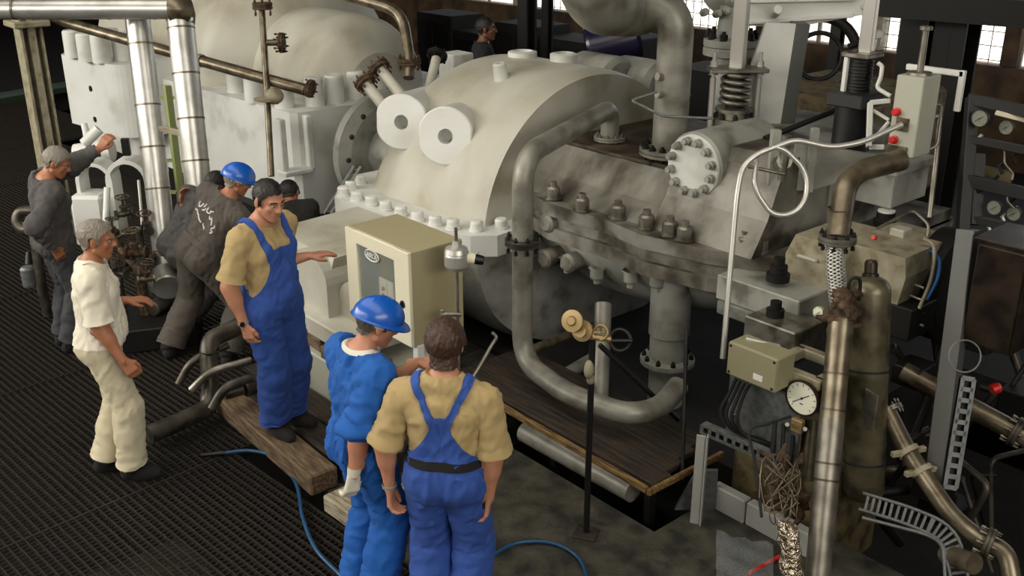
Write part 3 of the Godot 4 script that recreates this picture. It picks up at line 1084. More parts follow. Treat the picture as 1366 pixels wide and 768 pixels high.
	hb.clearcoat = 0.4

func slab(called: String, m: Material, lo: Vector3, hi: Vector3, parent: Node = self):
	var mb := MB.new()
	mb.box((lo + hi) * 0.5, hi - lo)
	return struct(mb, called, m, parent)

func room():
	slab("floor", M.concrete_dark, Vector3(-6, -2.2, -40), Vector3(34, -1.9, 7))
	slab("wall_near", M.brown_wall, Vector3(-6, -2, 5), Vector3(15, 3.2, 5.3))
	slab("wall_near_top", M.brown_wall, Vector3(-6, 6.0, 5), Vector3(15, 8, 5.3))
	slab("wall_near_side", M.brown_wall, Vector3(-6, 3.2, 5), Vector3(-2.8, 6.0, 5.3))
	slab("wall_near_end", M.brown_wall, Vector3(4.4, 3.2, 5), Vector3(15, 6.0, 5.3))
	slab("wall_end", M.brown_wall, Vector3(-6, -2, -40.3), Vector3(15, 8, -40))
	slab("ceiling", M.dark_hall, Vector3(-6, 8, -40.3), Vector3(15, 8.3, 5.3))
	# wall with the glazed bay behind the photographer's left
	slab("wall_bay", M.brown_wall, Vector3(-5.4, -2, -40), Vector3(-5.1, 2.9, 5))
	slab("wall_bay_top", M.brown_wall, Vector3(-5.4, 6.3, -40), Vector3(-5.1, 8, 5))
	slab("wall_bay_end", M.brown_wall, Vector3(-5.4, 2.9, -40), Vector3(-5.1, 6.3, -17.6))
	slab("wall_bay_side", M.brown_wall, Vector3(-5.4, 2.9, -0.4), Vector3(-5.1, 6.3, 5))

func floors():
	# ground floor of the far hall beyond the grating
	slab("floor", M.concrete_dark, Vector3(-5, -0.4, -40), Vector3(14, -0.02, -20.3))
	slab("floor", M.concrete_dark, Vector3(7.6, -0.4, -20.3), Vector3(14, -0.02, 5))
	var gt := Node3D.new()
	gt.name = "floor_grating"
	add_child(gt)
	gt.set_meta("kind", "structure")
	gp[gt] = Vector3.ZERO
	var a := deg_to_rad(-4.6)
	var bs := Basis(Vector3.UP, -a)
	var mb := MB.new()
	var pw := 1.0
	var pl := 2.0
	for i in 20:
		mb.box(Vector3((i + 0.5) * 0.05, -0.015, pl * 0.5), Vector3(0.006, 0.03, pl - 0.01))
	for i in 50:
		mb.box(Vector3(pw * 0.5, -0.012, (i + 0.5) * pl / 50.0), Vector3(pw - 0.01, 0.006, 0.005))
	for s in [0.004, pl - 0.004]:
		mb.box(Vector3(pw * 0.5, -0.015, s), Vector3(pw, 0.032, 0.006))
	var ms := mb.mesh()
	for i in range(-4, 9):
		for j in range(-11, 0):
			var p := bs * Vector3(i * pw, 0, j * pl + 0.4)
			var c := p + bs * Vector3(0.5, 0, 1)
			if c.x > 5.2 or c.x < -2.0 or c.z > 0.5: continue
			if c.x > 3.1 and c.z > -6.6: continue
			place(ms, "grating_panel", M.grating_steel, Transform3D(bs, p), gt)
	# what lies under the open grating
	slab("floor_below", M.concrete, Vector3(-3, -0.7, -5.9), Vector3(2.1, -0.55, -1.0))
	slab("floor_concrete", M.concrete, Vector3(2.75, -0.3, -5.0), Vector3(4.0, 0.0, -0.3))
	slab("floor_concrete", M.concrete, Vector3(4.0, -0.3, -3.3), Vector3(4.75, 0.0, 5))
	slab("floor_concrete", M.concrete, Vector3(3.2, -0.3, -7.0), Vector3(4.88, -0.01, -5.0))
	slab("floor_pit", M.concrete_dark, Vector3(4.75, -0.9, -3.3), Vector3(7.6, -0.7, 5))
	slab("foundation", M.concrete_dark, Vector3(4.9, -1.9, -15), Vector3(7.6, 0.02, -3.3))
	# kerb with a green stripe far left
	var k := MB.new()
	var k0 := PY(-40, 140, 0.0)
	var k1 := PY(140, 108, 0.0)
	k.bar(k0 + Vector3.UP * 0.05, k1 + Vector3.UP * 0.05, 0.25, 0.1)
	struct(k, "kerb", M.kerb_paint)
	var k2 := MB.new()
	k2.bar(k0 + Vector3(-0.05, 0.02, 0.25), k1 + Vector3(-0.05, 0.02, 0.25), 0.3, 0.05)
	struct(k2, "kerb_line", M.green_paint)

# ---------- the white turbine casing ----------
const XC := 5.98
const YC := 0.97
func on_dome(px: float, py: float) -> Vector3:
	var r := ray(px, py)
	var s := 6.0
	while s < 12.0:
		var p := EYE + r * s
		if Vector2(p.x - XC, p.y - YC).length() < 1.236: return p
		s += 0.01
	return EYE + r * 9.0
func central_casing():
	var t := thing("turbine_casing", "large white domed turbine casing with two round lifting lugs on its side", "turbine", Vector3(XC, 0, -6.5))
	var z0 := -7.7
	var z1 := -5.84
	var R := 1.236
	var rows := []
	for i in 17:
		var zz := lerpf(z0, z1, i / 16.0)
		var f := clampf((zz - z0) / 0.75, 0, 1)
		var r := R * lerpf(0.5, 1.0, sqrt(1.0 - pow(1.0 - f, 2.0)))
		if i == 16: r -= 0.03
		var row := []
		for j in 49:
			var th := PI * j / 48.0
			var p := Vector3(XC - cos(th) * r, YC + sin(th) * r, zz)
			var lowf := clampf(1.0 - (p.y - YC) / 0.55, 0, 1)
			p.x += -signf(cos(th)) * 0.2 * (1.0 - i / 16.0) * lowf * lowf * absf(cos(th))
			row.append(p)
		rows.append(row)
	var mb := MB.new()
	mb.surf(rows)
	var poly := PackedVector2Array()
	for j in 49:
		var p: Vector3 = rows[16][j]
		poly.append(Vector2(p.x, p.y))
	mb.prism(poly, Vector3(0, 0, z1 - 0.06), Vector3.RIGHT, Vector3.UP, Vector3(0, 0, 0.07))
	put(mb, "upper_casing", M.casing_white, t)
	# round lifting lugs
	var lug := []
	for c in [[535, 163], [594, 182]]:
		var p := PX(c[0], c[1], 4.86)
		var ring := MB.new()
		var pl := PackedVector2Array()
		for i in 40:
			var a := TAU * i / 40
			var q := Vector2(cos(a), sin(a)) * 0.238
			q.x = clampf(q.x, -0.22, 0.22)
			pl.append(q)
		# disc with a hole, built as rings between the two outlines
		var nn := Vector3(-0.8, 0.1, 0.6).normalized()
		var fx := Vector3.UP.cross(nn).normalized()
		var fy := nn.cross(fx)
		for i in 40:
			var q0 := pl[i]
			var q1 := pl[(i + 1) % 40]
			var h0 := q0.normalized() * 0.062
			var h1 := q1.normalized() * 0.062
			var P := func(v: Vector2, d: float) -> Vector3: return p + fx * v.x + fy * v.y - nn * d
			var e0 := q0 * 0.95
			var e1 := q1 * 0.95
			ring.quad(P.call(e0, 0), P.call(e1, 0), P.call(h1, 0), P.call(h0, 0), nn)
			var o3 := (fx * (q0 + q1).x + fy * (q0 + q1).y).normalized()
			ring.quad(P.call(e0, 0), P.call(e1, 0), P.call(q1, 0.012), P.call(q0, 0.012), (o3 + nn).normalized())
			ring.quad(P.call(q0, 0.012), P.call(q1, 0.012), P.call(q1, 0.75), P.call(q0, 0.75), o3)
			ring.quad(P.call(h0, 0), P.call(h1, 0), P.call(h1, 0.14), P.call(h0, 0.14), -o3)
			ring.tri(P.call(h0, 0.14), P.call(h1, 0.14), P.call(Vector2.ZERO, 0.14), nn, nn, nn)
		put(ring, "lifting_lug", M.casing_clean, t)
	# joint flange
	var fp := PackedVector2Array([Vector2(4.33, -7.3), Vector2(4.36, -6.3), Vector2(4.42, -6.08), Vector2(4.47, -5.87), Vector2(4.56, -5.73), Vector2(4.72, -5.6), Vector2(4.95, -5.62), Vector2(5.2, -5.75), Vector2(6.9, -5.75), Vector2(7.3, -6.0), Vector2(7.3, -7.4), Vector2(6.7, -7.85), Vector2(4.9, -7.8), Vector2(4.5, -7.5)])
	var fb := MB.new()
	fb.prism(fp, Vector3(0, 1.13, 0), Vector3.RIGHT, Vector3.BACK, Vector3(0, -0.17, 0))
	put(fb, "joint_flange", M.casing_clean, t)
	var nb := MB.new()
	nb.lathe(Vector3.ZERO, Vector3.UP, [Vector2(0.062, 0), Vector2(0.062, 0.018), Vector2(0.052, 0.02), Vector2(0.052, 0.065), Vector2(0.04, 0.08), Vector2(0, 0.08)], 10)
	var ns := nb.mesh()
	for c in [Vector2(4.42, -7.3), Vector2(4.43, -7.1), Vector2(4.44, -6.9), Vector2(4.45, -6.7), Vector2(4.46, -6.5), Vector2(4.48, -6.3), Vector2(4.52, -6.12), Vector2(4.573, -5.96), Vector2(4.68, -5.8), Vector2(4.86, -5.72), Vector2(4.57, -7.42), Vector2(4.73, -7.52)]:
		place(ns, "flange_bolt", M.casing_clean, Transform3D(Basis(Vector3.UP, rng.randf() * 3.0), Vector3(c.x, 1.13, c.y)), t)
	# lower half
	var lo := []
	for i in 13:
		var zz := lerpf(-7.6, -5.7, i / 12.0)
		var r := 1.12 * lerpf(0.8, 1.0, sqrt(1.0 - pow(1.0 - clampf((zz + 7.6) / 0.6, 0, 1), 2.0))) - (0.04 if i == 12 else 0.0)
		var row := []
		for j in 41:
			var th := PI * j / 40.0
			row.append(Vector3(XC - cos(th) * r * 1.275, 1.0 - pow(sin(th), 0.8) * r * 0.98, zz))
		lo.append(row)
	var lb := MB.new()
	lb.surf(lo)
	var lp := PackedVector2Array()
	for j in 41:
		lp.append(Vector2(lo[12][j].x, lo[12][j].y))
	lb.prism(lp, Vector3(0, 0, -5.74), Vector3.RIGHT, Vector3.UP, Vector3(0, 0, 0.05))
	put(lb, "lower_casing", M.casing_grey, t)
	# bosses on the crown
	var b1 := MB.new()
	var bp := Vector3(5.1, 2.0, -6.55)
	b1.lathe(on_dome(669, 104), Vector3(-0.2, 1, 0), [Vector2(0.07, -0.06), Vector2(0.055, 0.12), Vector2(0.045, 0.13), Vector2(0.03, 0.13), Vector2(0.03, 0.1), Vector2(0, 0.1)], 18)
	put(b1, "boss", M.casing_clean, t)
	for c in [[697, 70, 0.13], [752, 73, 0.12]]:
		var p := on_dome(c[0], c[1] + 5) + Vector3(0, 0.02, 0)
		var b2 := MB.new()
		b2.lathe(p, Vector3.UP, [Vector2(c[2], -0.12), Vector2(c[2], 0.02), Vector2(c[2] * 0.7, 0.03), Vector2(c[2] * 0.68, -0.02), Vector2(0, -0.02)], 22)
		put(b2, "access_ring", M.casing_clean, t)
	# bearing pedestals with arched fronts, in front of the flange
	for q in [[-6.28, 3.45, 1.12, 0.27], [-5.8, 3.55, 0.98, 0.22]]:
		var pm := MB.new()
		var ap := PackedVector2Array()
		ap.append(Vector2(-q[3], 0.55))
		for i in 13:
			var a := PI - PI * i / 12.0
			ap.append(Vector2(cos(a) * q[3] * (1.0), q[2] - 0.2 + sin(a) * 0.2))
		ap.append(Vector2(q[3], 0.55))
		pm.prism(ap, Vector3(q[1], 0, q[0]), Vector3.BACK, Vector3.UP, Vector3(0.62, 0, 0))
		put(pm, "bearing_arch", M.casing_white, t)
	var sp := MB.new()
	sp.prism(PackedVector2Array([Vector2(3.5, 0.95), Vector2(3.55, 1.1), Vector2(4.4, 1.13), Vector2(4.4, 0.55), Vector2(3.5, 0.55)]), Vector3(0, 0, -6.95), Vector3.RIGHT, Vector3.UP, Vector3(0, 0, 0.9))
	put(sp, "bearing_bracket", M.casing_white, t)
	var bb := MB.new()
	bb.box(Vector3(3.8, 0.6, -6.28), Vector3(0.9, 0.14, 1.45), Basis(), 0.01)
	put(bb, "bedplate", M.casing_white, t)
	var pb := MB.new()
	pb.box(Vector3(3.7, 0.215, -6.05), Vector3(0.8, 0.43, 1.2), Basis(), 0.01)
	put(pb, "pedestal", M.grey_green, t)
	for k in 4:
		var wb := MB.new()
		wb.box(Vector3(3.42 + 0.04 * (k % 2), 0.48, -6.4 + k * 0.3), Vector3(0.22, 0.1, 0.24), Basis(Vector3.UP, 0.1 * (k - 1.5)), 0.008)
		put(wb, "packing_block", M.wood_plinth, t)

func exhaust_casing():
	var t := thing("exhaust_casing", "stained grey exhaust casing with a bolted seam and a brown oily top plate", "turbine casing", Vector3(6.0, 0, -4.7))
	var mb := MB.new()
	mb.prism(PackedVector2Array([Vector2(5.16, 1.38), Vector2(5.32, 1.5), Vector2(5.5, 1.7), Vector2(6.95, 1.7), Vector2(7.2, 1.38)]), Vector3(0, 0, -5.83), Vector3.RIGHT, Vector3.UP, Vector3(0, 0, 1.53))
	mb.prism(PackedVector2Array([Vector2(5.16, 1.38), Vector2(5.3, 1.6), Vector2(5.42, 1.9), Vector2(5.5, 1.98), Vector2(6.9, 1.98), Vector2(7.2, 1.38)]), Vector3(0, 0, -4.45), Vector3.RIGHT, Vector3.UP, Vector3(0, 0, 0.85))
	put(mb, "upper_housing", M.casing_dirty, t)
	var tp := MB.new()
	tp.box(Vector3(6.22, 1.712, -5.13), Vector3(1.42, 0.03, 1.34), Basis(), 0.008)
	put(tp, "top_plate", M.oily_top, t)
	var fb := MB.new()
	var pl := PackedVector2Array([Vector2(5.14, -5.74), Vector2(5.03, -5.4), Vector2(5.06, -4.8), Vector2(5.0, -4.4), Vector2(5.1, -3.9), Vector2(5.3, -3.5), Vector2(5.6, -3.3), Vector2(7.2, -3.3), Vector2(7.2, -5.74)])
	fb.prism(pl, Vector3(0, 1.38, 0), Vector3.RIGHT, Vector3.BACK, Vector3(0, -0.1, 0))
	var pl2 := PackedVector2Array()
	for p in pl: pl2.append(p + Vector2(0.06, 0))
	fb.prism(pl2, Vector3(0, 1.3, 0), Vector3.RIGHT, Vector3.BACK, Vector3(0, -0.12, 0))
	var pl3 := PackedVector2Array()
	for p in pl: pl3.append(p + Vector2(0.02, 0))
	fb.prism(pl3, Vector3(0, 1.18, 0), Vector3.RIGHT, Vector3.BACK, Vector3(0, -0.1, 0))
	put(fb, "seam_flange", M.casing_dirty, t)
	# nuts along the seam, above and below
	var nb := MB.new()
	nb.hexnut(Vector3.ZERO, Vector3.UP, 0.056, 0.1, 0.035)
	var ns := nb.mesh()
	for c in [[738, 265], [776, 281], [824, 291], [862, 304], [893, 313], [913, 320], [993, 334], [1012, 336]]:
		var p := PY(c[0], c[1], 1.385)
		place(ns, "seam_nut", M.raw_steel, Transform3D(Basis(Vector3.UP, rng.randf()), p), t)
	for c in [[727, 345], [757, 352], [797, 366], [842, 371], [877, 376]]:
		var p := PX(c[0], c[1] - 6, 5.13)
		place(ns, "seam_nut", M.casing_grey, Transform3D(Basis(Vector3.RIGHT, PI), Vector3(p.x, minf(p.y + 0.03, 1.1), p.z)), t)
	# bowl below
	var rows := []
	for i in 13:
		var u := i / 12.0
		var zz := lerpf(-5.74, -3.9, u)
		var r := 0.74 * sqrt(maxf(1.0 - pow(maxf(u - 0.35, 0.0) / 0.85, 2.0), 0.05)) * lerpf(0.82, 1.0, minf(u * 3.0, 1.0))
		var row := []
		for j in 25:
			var th := PI * j / 24.0
			row.append(Vector3(5.92 - cos(th) * (r + 0.06), 1.1 - sin(th) * r * 0.74, zz))
		rows.append(row)
	var bw := MB.new()
	bw.surf(rows)
	put(bw, "lower_bowl", M.casing_grey, t)
	# round bolted cover on the side
	var c := D(925, 222, 6.9)
	var cb := MB.new()
	cb.lathe(c + Vector3(0.6, 0, 0), Vector3.LEFT, [Vector2(0, -0.1), Vector2(0.235, -0.1), Vector2(0.235, 0.58), Vector2(0.22, 0.6), Vector2(0, 0.6)], 36)
	put(cb, "cover_barrel", M.casing_grey, t)
	var cp := MB.new()
	cp.lathe(c, Vector3.LEFT, [Vector2(0.22, 0), Vector2(0.215, 0.012), Vector2(0, 0.012)], 36)
	var cov := put(cp, "bolted_cover", M.casing_clean, t)
	var bm := MB.new()
	bm.lathe(Vector3.ZERO, Vector3.UP, [Vector2(0.03, 0), Vector2(0.03, 0.035), Vector2(0.02, 0.035), Vector2(0.02, 0.06), Vector2(0.0, 0.06)], 10)
	var bs := bm.mesh()
	for i in 12:
		var a := TAU * (i + 0.5) / 12
		place(bs, "cover_bolt", M.casing_grey, along(Vector3.LEFT, c + Vector3(-0.012, sin(a) * 0.178, cos(a) * 0.178)), cov)
	# exhaust neck going down, with its flange
	var e := PY(890, 480, 0.42)
	e = D(890, 482, 7.45)
	var nk := MB.new()
	nk.lathe(Vector3(e.x, e.y, e.z), Vector3.UP, [Vector2(0.13, -0.5), Vector2(0.13, 0), Vector2(0.2, 0), Vector2(0.2, 0.035), Vector2(0.135, 0.04), Vector2(0.135, 0.22), Vector2(0.148, 0.23), Vector2(0.148, 0.7)], 28)
	var nkp := put(nk, "exhaust_neck", M.casing_grey, t)
	bolt_ring(e + Vector3(0, 0.035, 0), Vector3.UP, 0.172, 10, 0.017, 0.03, M.dark_steel, nkp)
	# stepped end brackets of the bedplate to the right
	var st := MB.new()
	var s0 := D(985, 400, 6.6)
	for k in [[990, 392, 0.5, 0.13, 0.55], [1000, 425, 0.56, 0.1, 0.5]]:
		var p := D(k[0], k[1], 6.7)
		st.box(p + Vector3(0.35, 0, 0), Vector3(0.7, k[3], k[2]), Basis(), 0.012)
	put(st, "end_bracket", M.casing_grey, t)

func gear_casing():
	var t := thing("gear_casing", "big white casing with tall stud nuts and a swollen lid behind the workers", "gearbox", Vector3(5.8, 0, -11))
	var mb := MB.new()
	mb.prism(PackedVector2Array([Vector2(4.92, -9.06), Vector2(4.98, -9.0), Vector2(7.4, -9.0), Vector2(7.4, -14.4), Vector2(4.6, -14.4)]), Vector3(0, 1.5, 0), Vector3.RIGHT, Vector3.BACK, Vector3(0, -1.15, 0))
	put(mb, "lower_box", M.casing_clean, t)
	var blk := MB.new()
	var poly := PackedVector2Array([Vector2(5.2, -11.75)])
	for i in 9:
		var a := PI * 0.5 * i / 8.0
		poly.append(Vector2(4.52 - sin(a) * 0.3, -12.05 + cos(a) * 0.3))
	poly.append_array(PackedVector2Array([Vector2(4.08, -13.1), Vector2(4.2, -13.3), Vector2(5.2, -13.3)]))
	blk.prism(poly, Vector3(0, 1.7, 0), Vector3.RIGHT, Vector3.BACK, Vector3(0, -0.85, 0))
	put(blk, "side_block", M.casing_clean, t)
	for c in [[122, 118], [128, 159]]:
		var p := PX(c[0], c[1], 4.17)
		var h := MB.new()
		h.cyl(p + Vector3(0.08, 0, 0), p - Vector3(0.02, 0, 0), 0.035, 0.035, 12)
		put(h, "plug", M.dark_steel, t)
	var sb := MB.new()
	sb.lathe(Vector3.ZERO, Vector3.UP, [Vector2(0.11, 0), Vector2(0.105, 0.3), Vector2(0.09, 0.32), Vector2(0, 0.32)], 14)
	var ss := sb.mesh()
	for c in [[100, 76], [118, 81], [137, 83], [165, 80], [150, 74]]:
		place(ss, "stud_nut", M.casing_clean, Transform3D(Basis(), PY(c[0], c[1], 1.7)), t)
	for c in [[215, 92], [236, 98], [264, 110], [316, 122], [340, 136], [380, 143], [420, 140], [447, 136], [476, 131], [503, 126]]:
		place(ss, "stud_nut", M.casing_clean, Transform3D(Basis().scaled(Vector3(0.95, 0.9, 0.95)), PY(c[0], c[1], 1.5)), t)
	# lid: a hump in front of a bigger dome
	var hump := func(cx: float, z0: float, z1: float, R: float, hh: float, name: String):
		var rows := []
		for i in 13:
			var u := i / 12.0
			var zz := lerpf(z0, z1, u)
			var r := R * minf(1.0, lerpf(0.55, 1.0, sqrt(1.0 - pow(1.0 - clampf((z1 - zz) / 0.5, 0, 1), 2.0))))
			var row := []
			for j in 33:
				var th := PI * j / 32.0
				row.append(Vector3(cx - cos(th) * r, 1.5 + sin(th) * r * hh, zz))
			rows.append(row)
		var m := MB.new()
		m.surf(rows)
		var pl := PackedVector2Array()
		for j in 33: pl.append(Vector2(rows[12][j].x, rows[12][j].y))
		m.prism(pl, Vector3(0, 0, z1 - 0.02), Vector3.RIGHT, Vector3.UP, Vector3(0, 0, 0.02))
		put(m, name, M.casing_white, t)
	hump.call(6.15, -11.4, -9.25, 0.78, 1.05, "lid_hump")
	hump.call(6.2, -14.3, -10.6, 1.25, 1.05, "lid_dome")
	# collar, ribs, pocket on the end face
	var rb := MB.new()
	for c in [[372, 160], [408, 158]]:
		var p := PZ(c[0], c[1], -8.98)
		rb.box(Vector3(p.x, 1.2, -8.97), Vector3(0.07, 0.55, 0.12), Basis(), 0.01)
	var pz := PZ(390, 205, -8.98)
	rb.box(Vector3(pz.x, 0.93, -8.95), Vector3(0.32, 0.05, 0.18), Basis(), 0.01)
	put(rb, "end_rib", M.casing_clean, t)
	var fr := MB.new()
	fr.box(Vector3(5.0, 0.2, -11.6), Vector3(0.5, 0.42, 5.4))
	put(fr, "support_frame", M.dark_steel, t)
	# coupling disc between the casings
	var cm := thing("shaft_coupling", "round shaft coupling disc between the two white casings", "coupling", Vector3(5.73, 1.08, -8.3))
	var cd := MB.new()
	cd.lathe(Vector3(5.73, 1.08, -8.95), Vector3.BACK, [Vector2(0.3, 0), Vector2(0.3, 0.35), Vector2(0.62, 0.35), Vector2(0.62, 0.45), Vector2(0.5, 0.5), Vector2(0.3, 0.5), Vector2(0.3, 1.3)], 32)
	put(cd, "disc", M.casing_grey, cm)
	bolt_ring(Vector3(5.73, 1.08, -8.5), Vector3.BACK, 0.52, 14, 0.03, 0.05, M.rust, cm)

func pipe(called: String, pts: Array, r: float, m: Material, label: String, cat := "pipe", rad := 0.12, group := "") -> Node3D:
	var b := MB.new()
	b.tube(bend(pts, rad) if rad > 0.0 else pts, r, 16)
	var t := thing(called, label, cat, pts[0], group)
	put(b, "tube", m, t)
	return t
func band(t: Node, c: Vector3, ax: Vector3, r: float, w: float, m: Material, called := "band"):
	var b := MB.new()
	b.lathe(c - ax.normalized() * w * 0.5, ax, [Vector2(r - 0.004, 0), Vector2(r, 0), Vector2(r, w), Vector2(r - 0.004, w)], 20)
	put(b, called, m, t)

func steam_pipes():
	# silver clad ducts at the left
	var d1a := D(183, 22, 9.0)
	var d1b := D(221, 366, 8.55)
	d1b.x = d1a.x; d1b.z = d1a.z
	d1b.y = -0.1
	var k := D(228, 395, 8.9)
	var t := thing("steam_duct", "thinner silver-clad duct falling beside the grey-haired worker's raised hand", "duct", Vector3(d1a.x, 0, d1a.z))
	var n0 := D(183, 20, 8.7)
	var n1 := D(224, 368, 8.9)
	var b := MB.new()
	b.tube([n0, n1], 0.105, 24)
	put(b, "cladding_shell", M.cladding, t)
	for f in [0.11, 0.34, 0.5, 0.66, 0.9]:
		band(t, n0.lerp(n1, f), n1 - n0, 0.109, 0.016, M.old_pipe)
	var t2 := thing("steam_duct", "silver-clad duct falling behind the bending worker's blue helmet", "duct", D(262, 250, 8.6))
	var m0 := D(239, 14, 8.5)
	var m1 := D(275, 345, 8.7)
	var b2 := MB.new()
	b2.tube([m0, m1], 0.112, 24)
	put(b2, "cladding_shell", M.cladding, t2)
	for f in [0.07, 0.25, 0.43, 0.6, 0.85]:
		band(t2, m0.lerp(m1, f), m1 - m0, 0.116, 0.016, M.old_pipe)
	var tie := MB.new()
	tie.bar(n0.lerp(n1, 0.42), m0.lerp(m1, 0.5), 0.03, 0.05, Vector3.UP, 0.004)
	put(tie, "tie_bar", M.cream_dirty, t2)
	var th := thing("overhead_duct", "silver-clad horizontal duct running along the upper left", "duct", D(0, 12, 8.4))
	var h0 := D(-120, 13, 8.5)
	var h1 := D(232, 12, 8.45)
	var b3 := MB.new()
	b3.tube([h0, h1], 0.083, 24)
	put(b3, "cladding_shell", M.cladding, th)
	for x in [20, 145, 205]:
		band(th, D(x, 12.6 - x * 0.003, 8.47), h1 - h0, 0.087, 0.015, M.old_pipe)
	var eb := MB.new()
	eb.tube([h1 - (h1 - h0).normalized() * 0.02, h1 + (h1 - h0).normalized() * 0.08 + Vector3(0, 0.0, 0), m0 + Vector3(0.02, 0.0, 0), m0 + (m1 - m0).normalized() * 0.1], 0.118, 20)
	put(eb, "elbow", M.old_pipe, th)
	# thin pipe across the white casing, with its rusty tee
	var q := [D(60, 22, 10.6), D(275, 83, 9.9), D(378, 112, 9.5), D(408, 120, 9.45)]
	var tp := pipe("condensate_pipe", q, 0.055, M.old_pipe, "brown pipe sloping down across the white casing behind both ducts", "pipe", 0.0)
	band(tp, D(268, 81, 9.92), q[1] - q[0], 0.066, 0.03, M.cladding)
	flange(D(414, 118, 9.42), q[3] - q[2], 0.085, 0.02, 6, M.rust, M.rust, tp)
	var wr := MB.new()
	wr.ball(D(366, 128, 9.42), Vector3(0.09, 0.08, 0.08), Basis(), 12, 8)
	wr.lathe(D(353, 134, 9.42), Vector3.UP, [Vector2(0, 0), Vector2(0.1, 0), Vector2(0.1, 0.02), Vector2(0, 0.02)], 14)
	put(wr, "dirty_collar", M.cream_dirty, tp)
	var tv := pipe("drain_pipe", [D(349, 5, 9.6), D(356, 118, 9.5), D(362, 235, 9.45)], 0.03, M.old_pipe, "slim upright pipe with a rusty side valve in front of the white casing", "pipe", 0.0)
	flange(D(350, 8, 9.6), Vector3.UP, 0.095, 0.03, 6, M.rust, M.rust, tv)
	var sv := D(356, 57, 9.55)
	var sb := MB.new()
	sb.cyl(sv, sv + cr * 0.16, 0.03)
	put(sb, "side_branch", M.old_pipe, tv)
	flange(sv + cr * 0.14, cr, 0.095, 0.022, 6, M.rust, M.rust, tv)
	# arch pipe over the lid with its flange
	var ta := pipe("vent_pipe", [D(440, -12, 10.2), D(536, 15, 10.0), D(546, 75, 9.9), D(545, 104, 9.85)], 0.055, M.old_pipe, "brown pipe arching down onto the white lid with a rusty flange", "pipe", 0.2)
	flange(D(546, 82, 9.9), Vector3.UP, 0.115, 0.028, 8, M.rust, M.rust, ta)
	for c in [[487, 110, 520, 152, "rusty flanged stub pipe lower of the two behind the lifting lugs"], [506, 90, 545, 140, "rusty flanged stub pipe upper of the two behind the lifting lugs"]]:
		var p0 := D(c[0], c[1], 9.2)
		var p1 := D(c[2], c[3], 9.1)
		var ts := pipe("stub_pipe", [p0, p1], 0.05, M.casing_white, c[4], "pipe", 0.0, "")
		flange(p0, (p0 - p1), 0.1, 0.028, 7, M.rust, M.rust, ts)
	var tz := pipe("stub_pipe", [D(582, 78, 9.6), D(570, 128, 9.4)], 0.045, M.casing_white, "white stub pipe with a dark flanged valve left of the dome crown", "pipe", 0.0)
	flange(D(583, 74, 9.62), D(583, 74, 9.6) - D(570, 128, 9.4), 0.1, 0.02, 6, M.dark_steel, M.dark_steel, tz)
	# big pipe over the exhaust casing
	var c0 := PY(892, 208, 1.74)
	var x0 := c0.x
	var z0 := c0.z
	var top := D(905, 20, 7.9)
	var bp := thing("exhaust_riser", "thick grey riser pipe with a bend overhead standing on the oily top plate", "pipe", c0)
	var up := Vector3(x0, 2.55, z0)
	var lp: Array = bend([c0, Vector3(x0, 2.8, z0), D(835, 6, 7.3), D(790, 2, 6.8), D(768, -120, 6.7)], 0.3, 8)
	var rr := []
	for i in lp.size(): rr.append(lerpf(0.128, 0.225, sst(4, 14, i)))
	var rb := MB.new()
	rb.tube(lp, 0.15, 28, true, rr)
	put(rb, "tube", M.pipe_paint, bp)
	flange(c0 + Vector3(0, 0.04, 0), Vector3.UP, 0.22, 0.028, 14, M.pipe_paint, M.dark_steel, bp)
	band(bp, Vector3(x0, 2.2, z0), Vector3.UP, 0.132, 0.02, M.pipe_paint, "weld_seam")
	for c in [[882, 102], [882, 125]]:
		var p := N(c[0], c[1], c0, 0.1)
		var nb := MB.new()
		nb.cyl(p + cr * 0.12 + cf * 0.1, p - cr * 0.03, 0.028, 0.028, 14)
		put(nb, "nozzle", M.pipe_paint, bp)
	pipe("impulse_line", [N(878, 122, c0, 0.16), N(842, 134, c0, 0.2), N(885, 155, c0, 0.3), N(952, 158, c0, 0.35)], 0.01, M.galvanised, "thin bent steel tube crossing in front of the thick grey riser", "pipe", 0.03)
	# looped drain pipe in front of the casing
	var v := D(697, 330, 7.0)
	var f0 := PY(813, 188, 1.73)
	var lo := thing("drain_loop", "grey looped pipe dropping in front of the casing and turning along the boards", "pipe", Vector3(v.x, 0.3, v.z))
	var pts := [f0, f0 + Vector3(0, 0.26, 0), Vector3(v.x, 1.93, v.z), Vector3(v.x, 0.42, v.z), D(760, 528, 6.75), D(838, 553, 6.5), D(880, 545, 6.6), D(905, 515, 6.8)]
	var lb := MB.new()
	lb.tube(bend(pts, 0.24, 8), 0.073, 20)
	put(lb, "tube", M.pipe_paint, lo)
	flange(f0 + Vector3(0, 0.025, 0), Vector3.UP, 0.125, 0.018, 10, M.pipe_paint, M.raw_steel, lo)
	flange(Vector3(v.x, 1.325, v.z), Vector3.UP, 0.125, 0.024, 8, M.dark_pipe, M.black_paint, lo)
	for c in [[726, 298], [724, 346], [755, 352]]:
		var p := PX(c[0], c[1], 5.02)
		var sb2 := MB.new()
		sb2.cyl(p, p + Vector3(0.3, 0, 0), 0.075, 0.075, 20, 0.02)
		single(sb2, "boss_stub", M.casing_dirty, ["round grey boss just above the flanged joint of the looped pipe", "round grey boss just below the flanged joint of the looped pipe", "round grey boss under the seam, left of the first lower nut"][[298, 346, 352].find(c[1])], "boss")

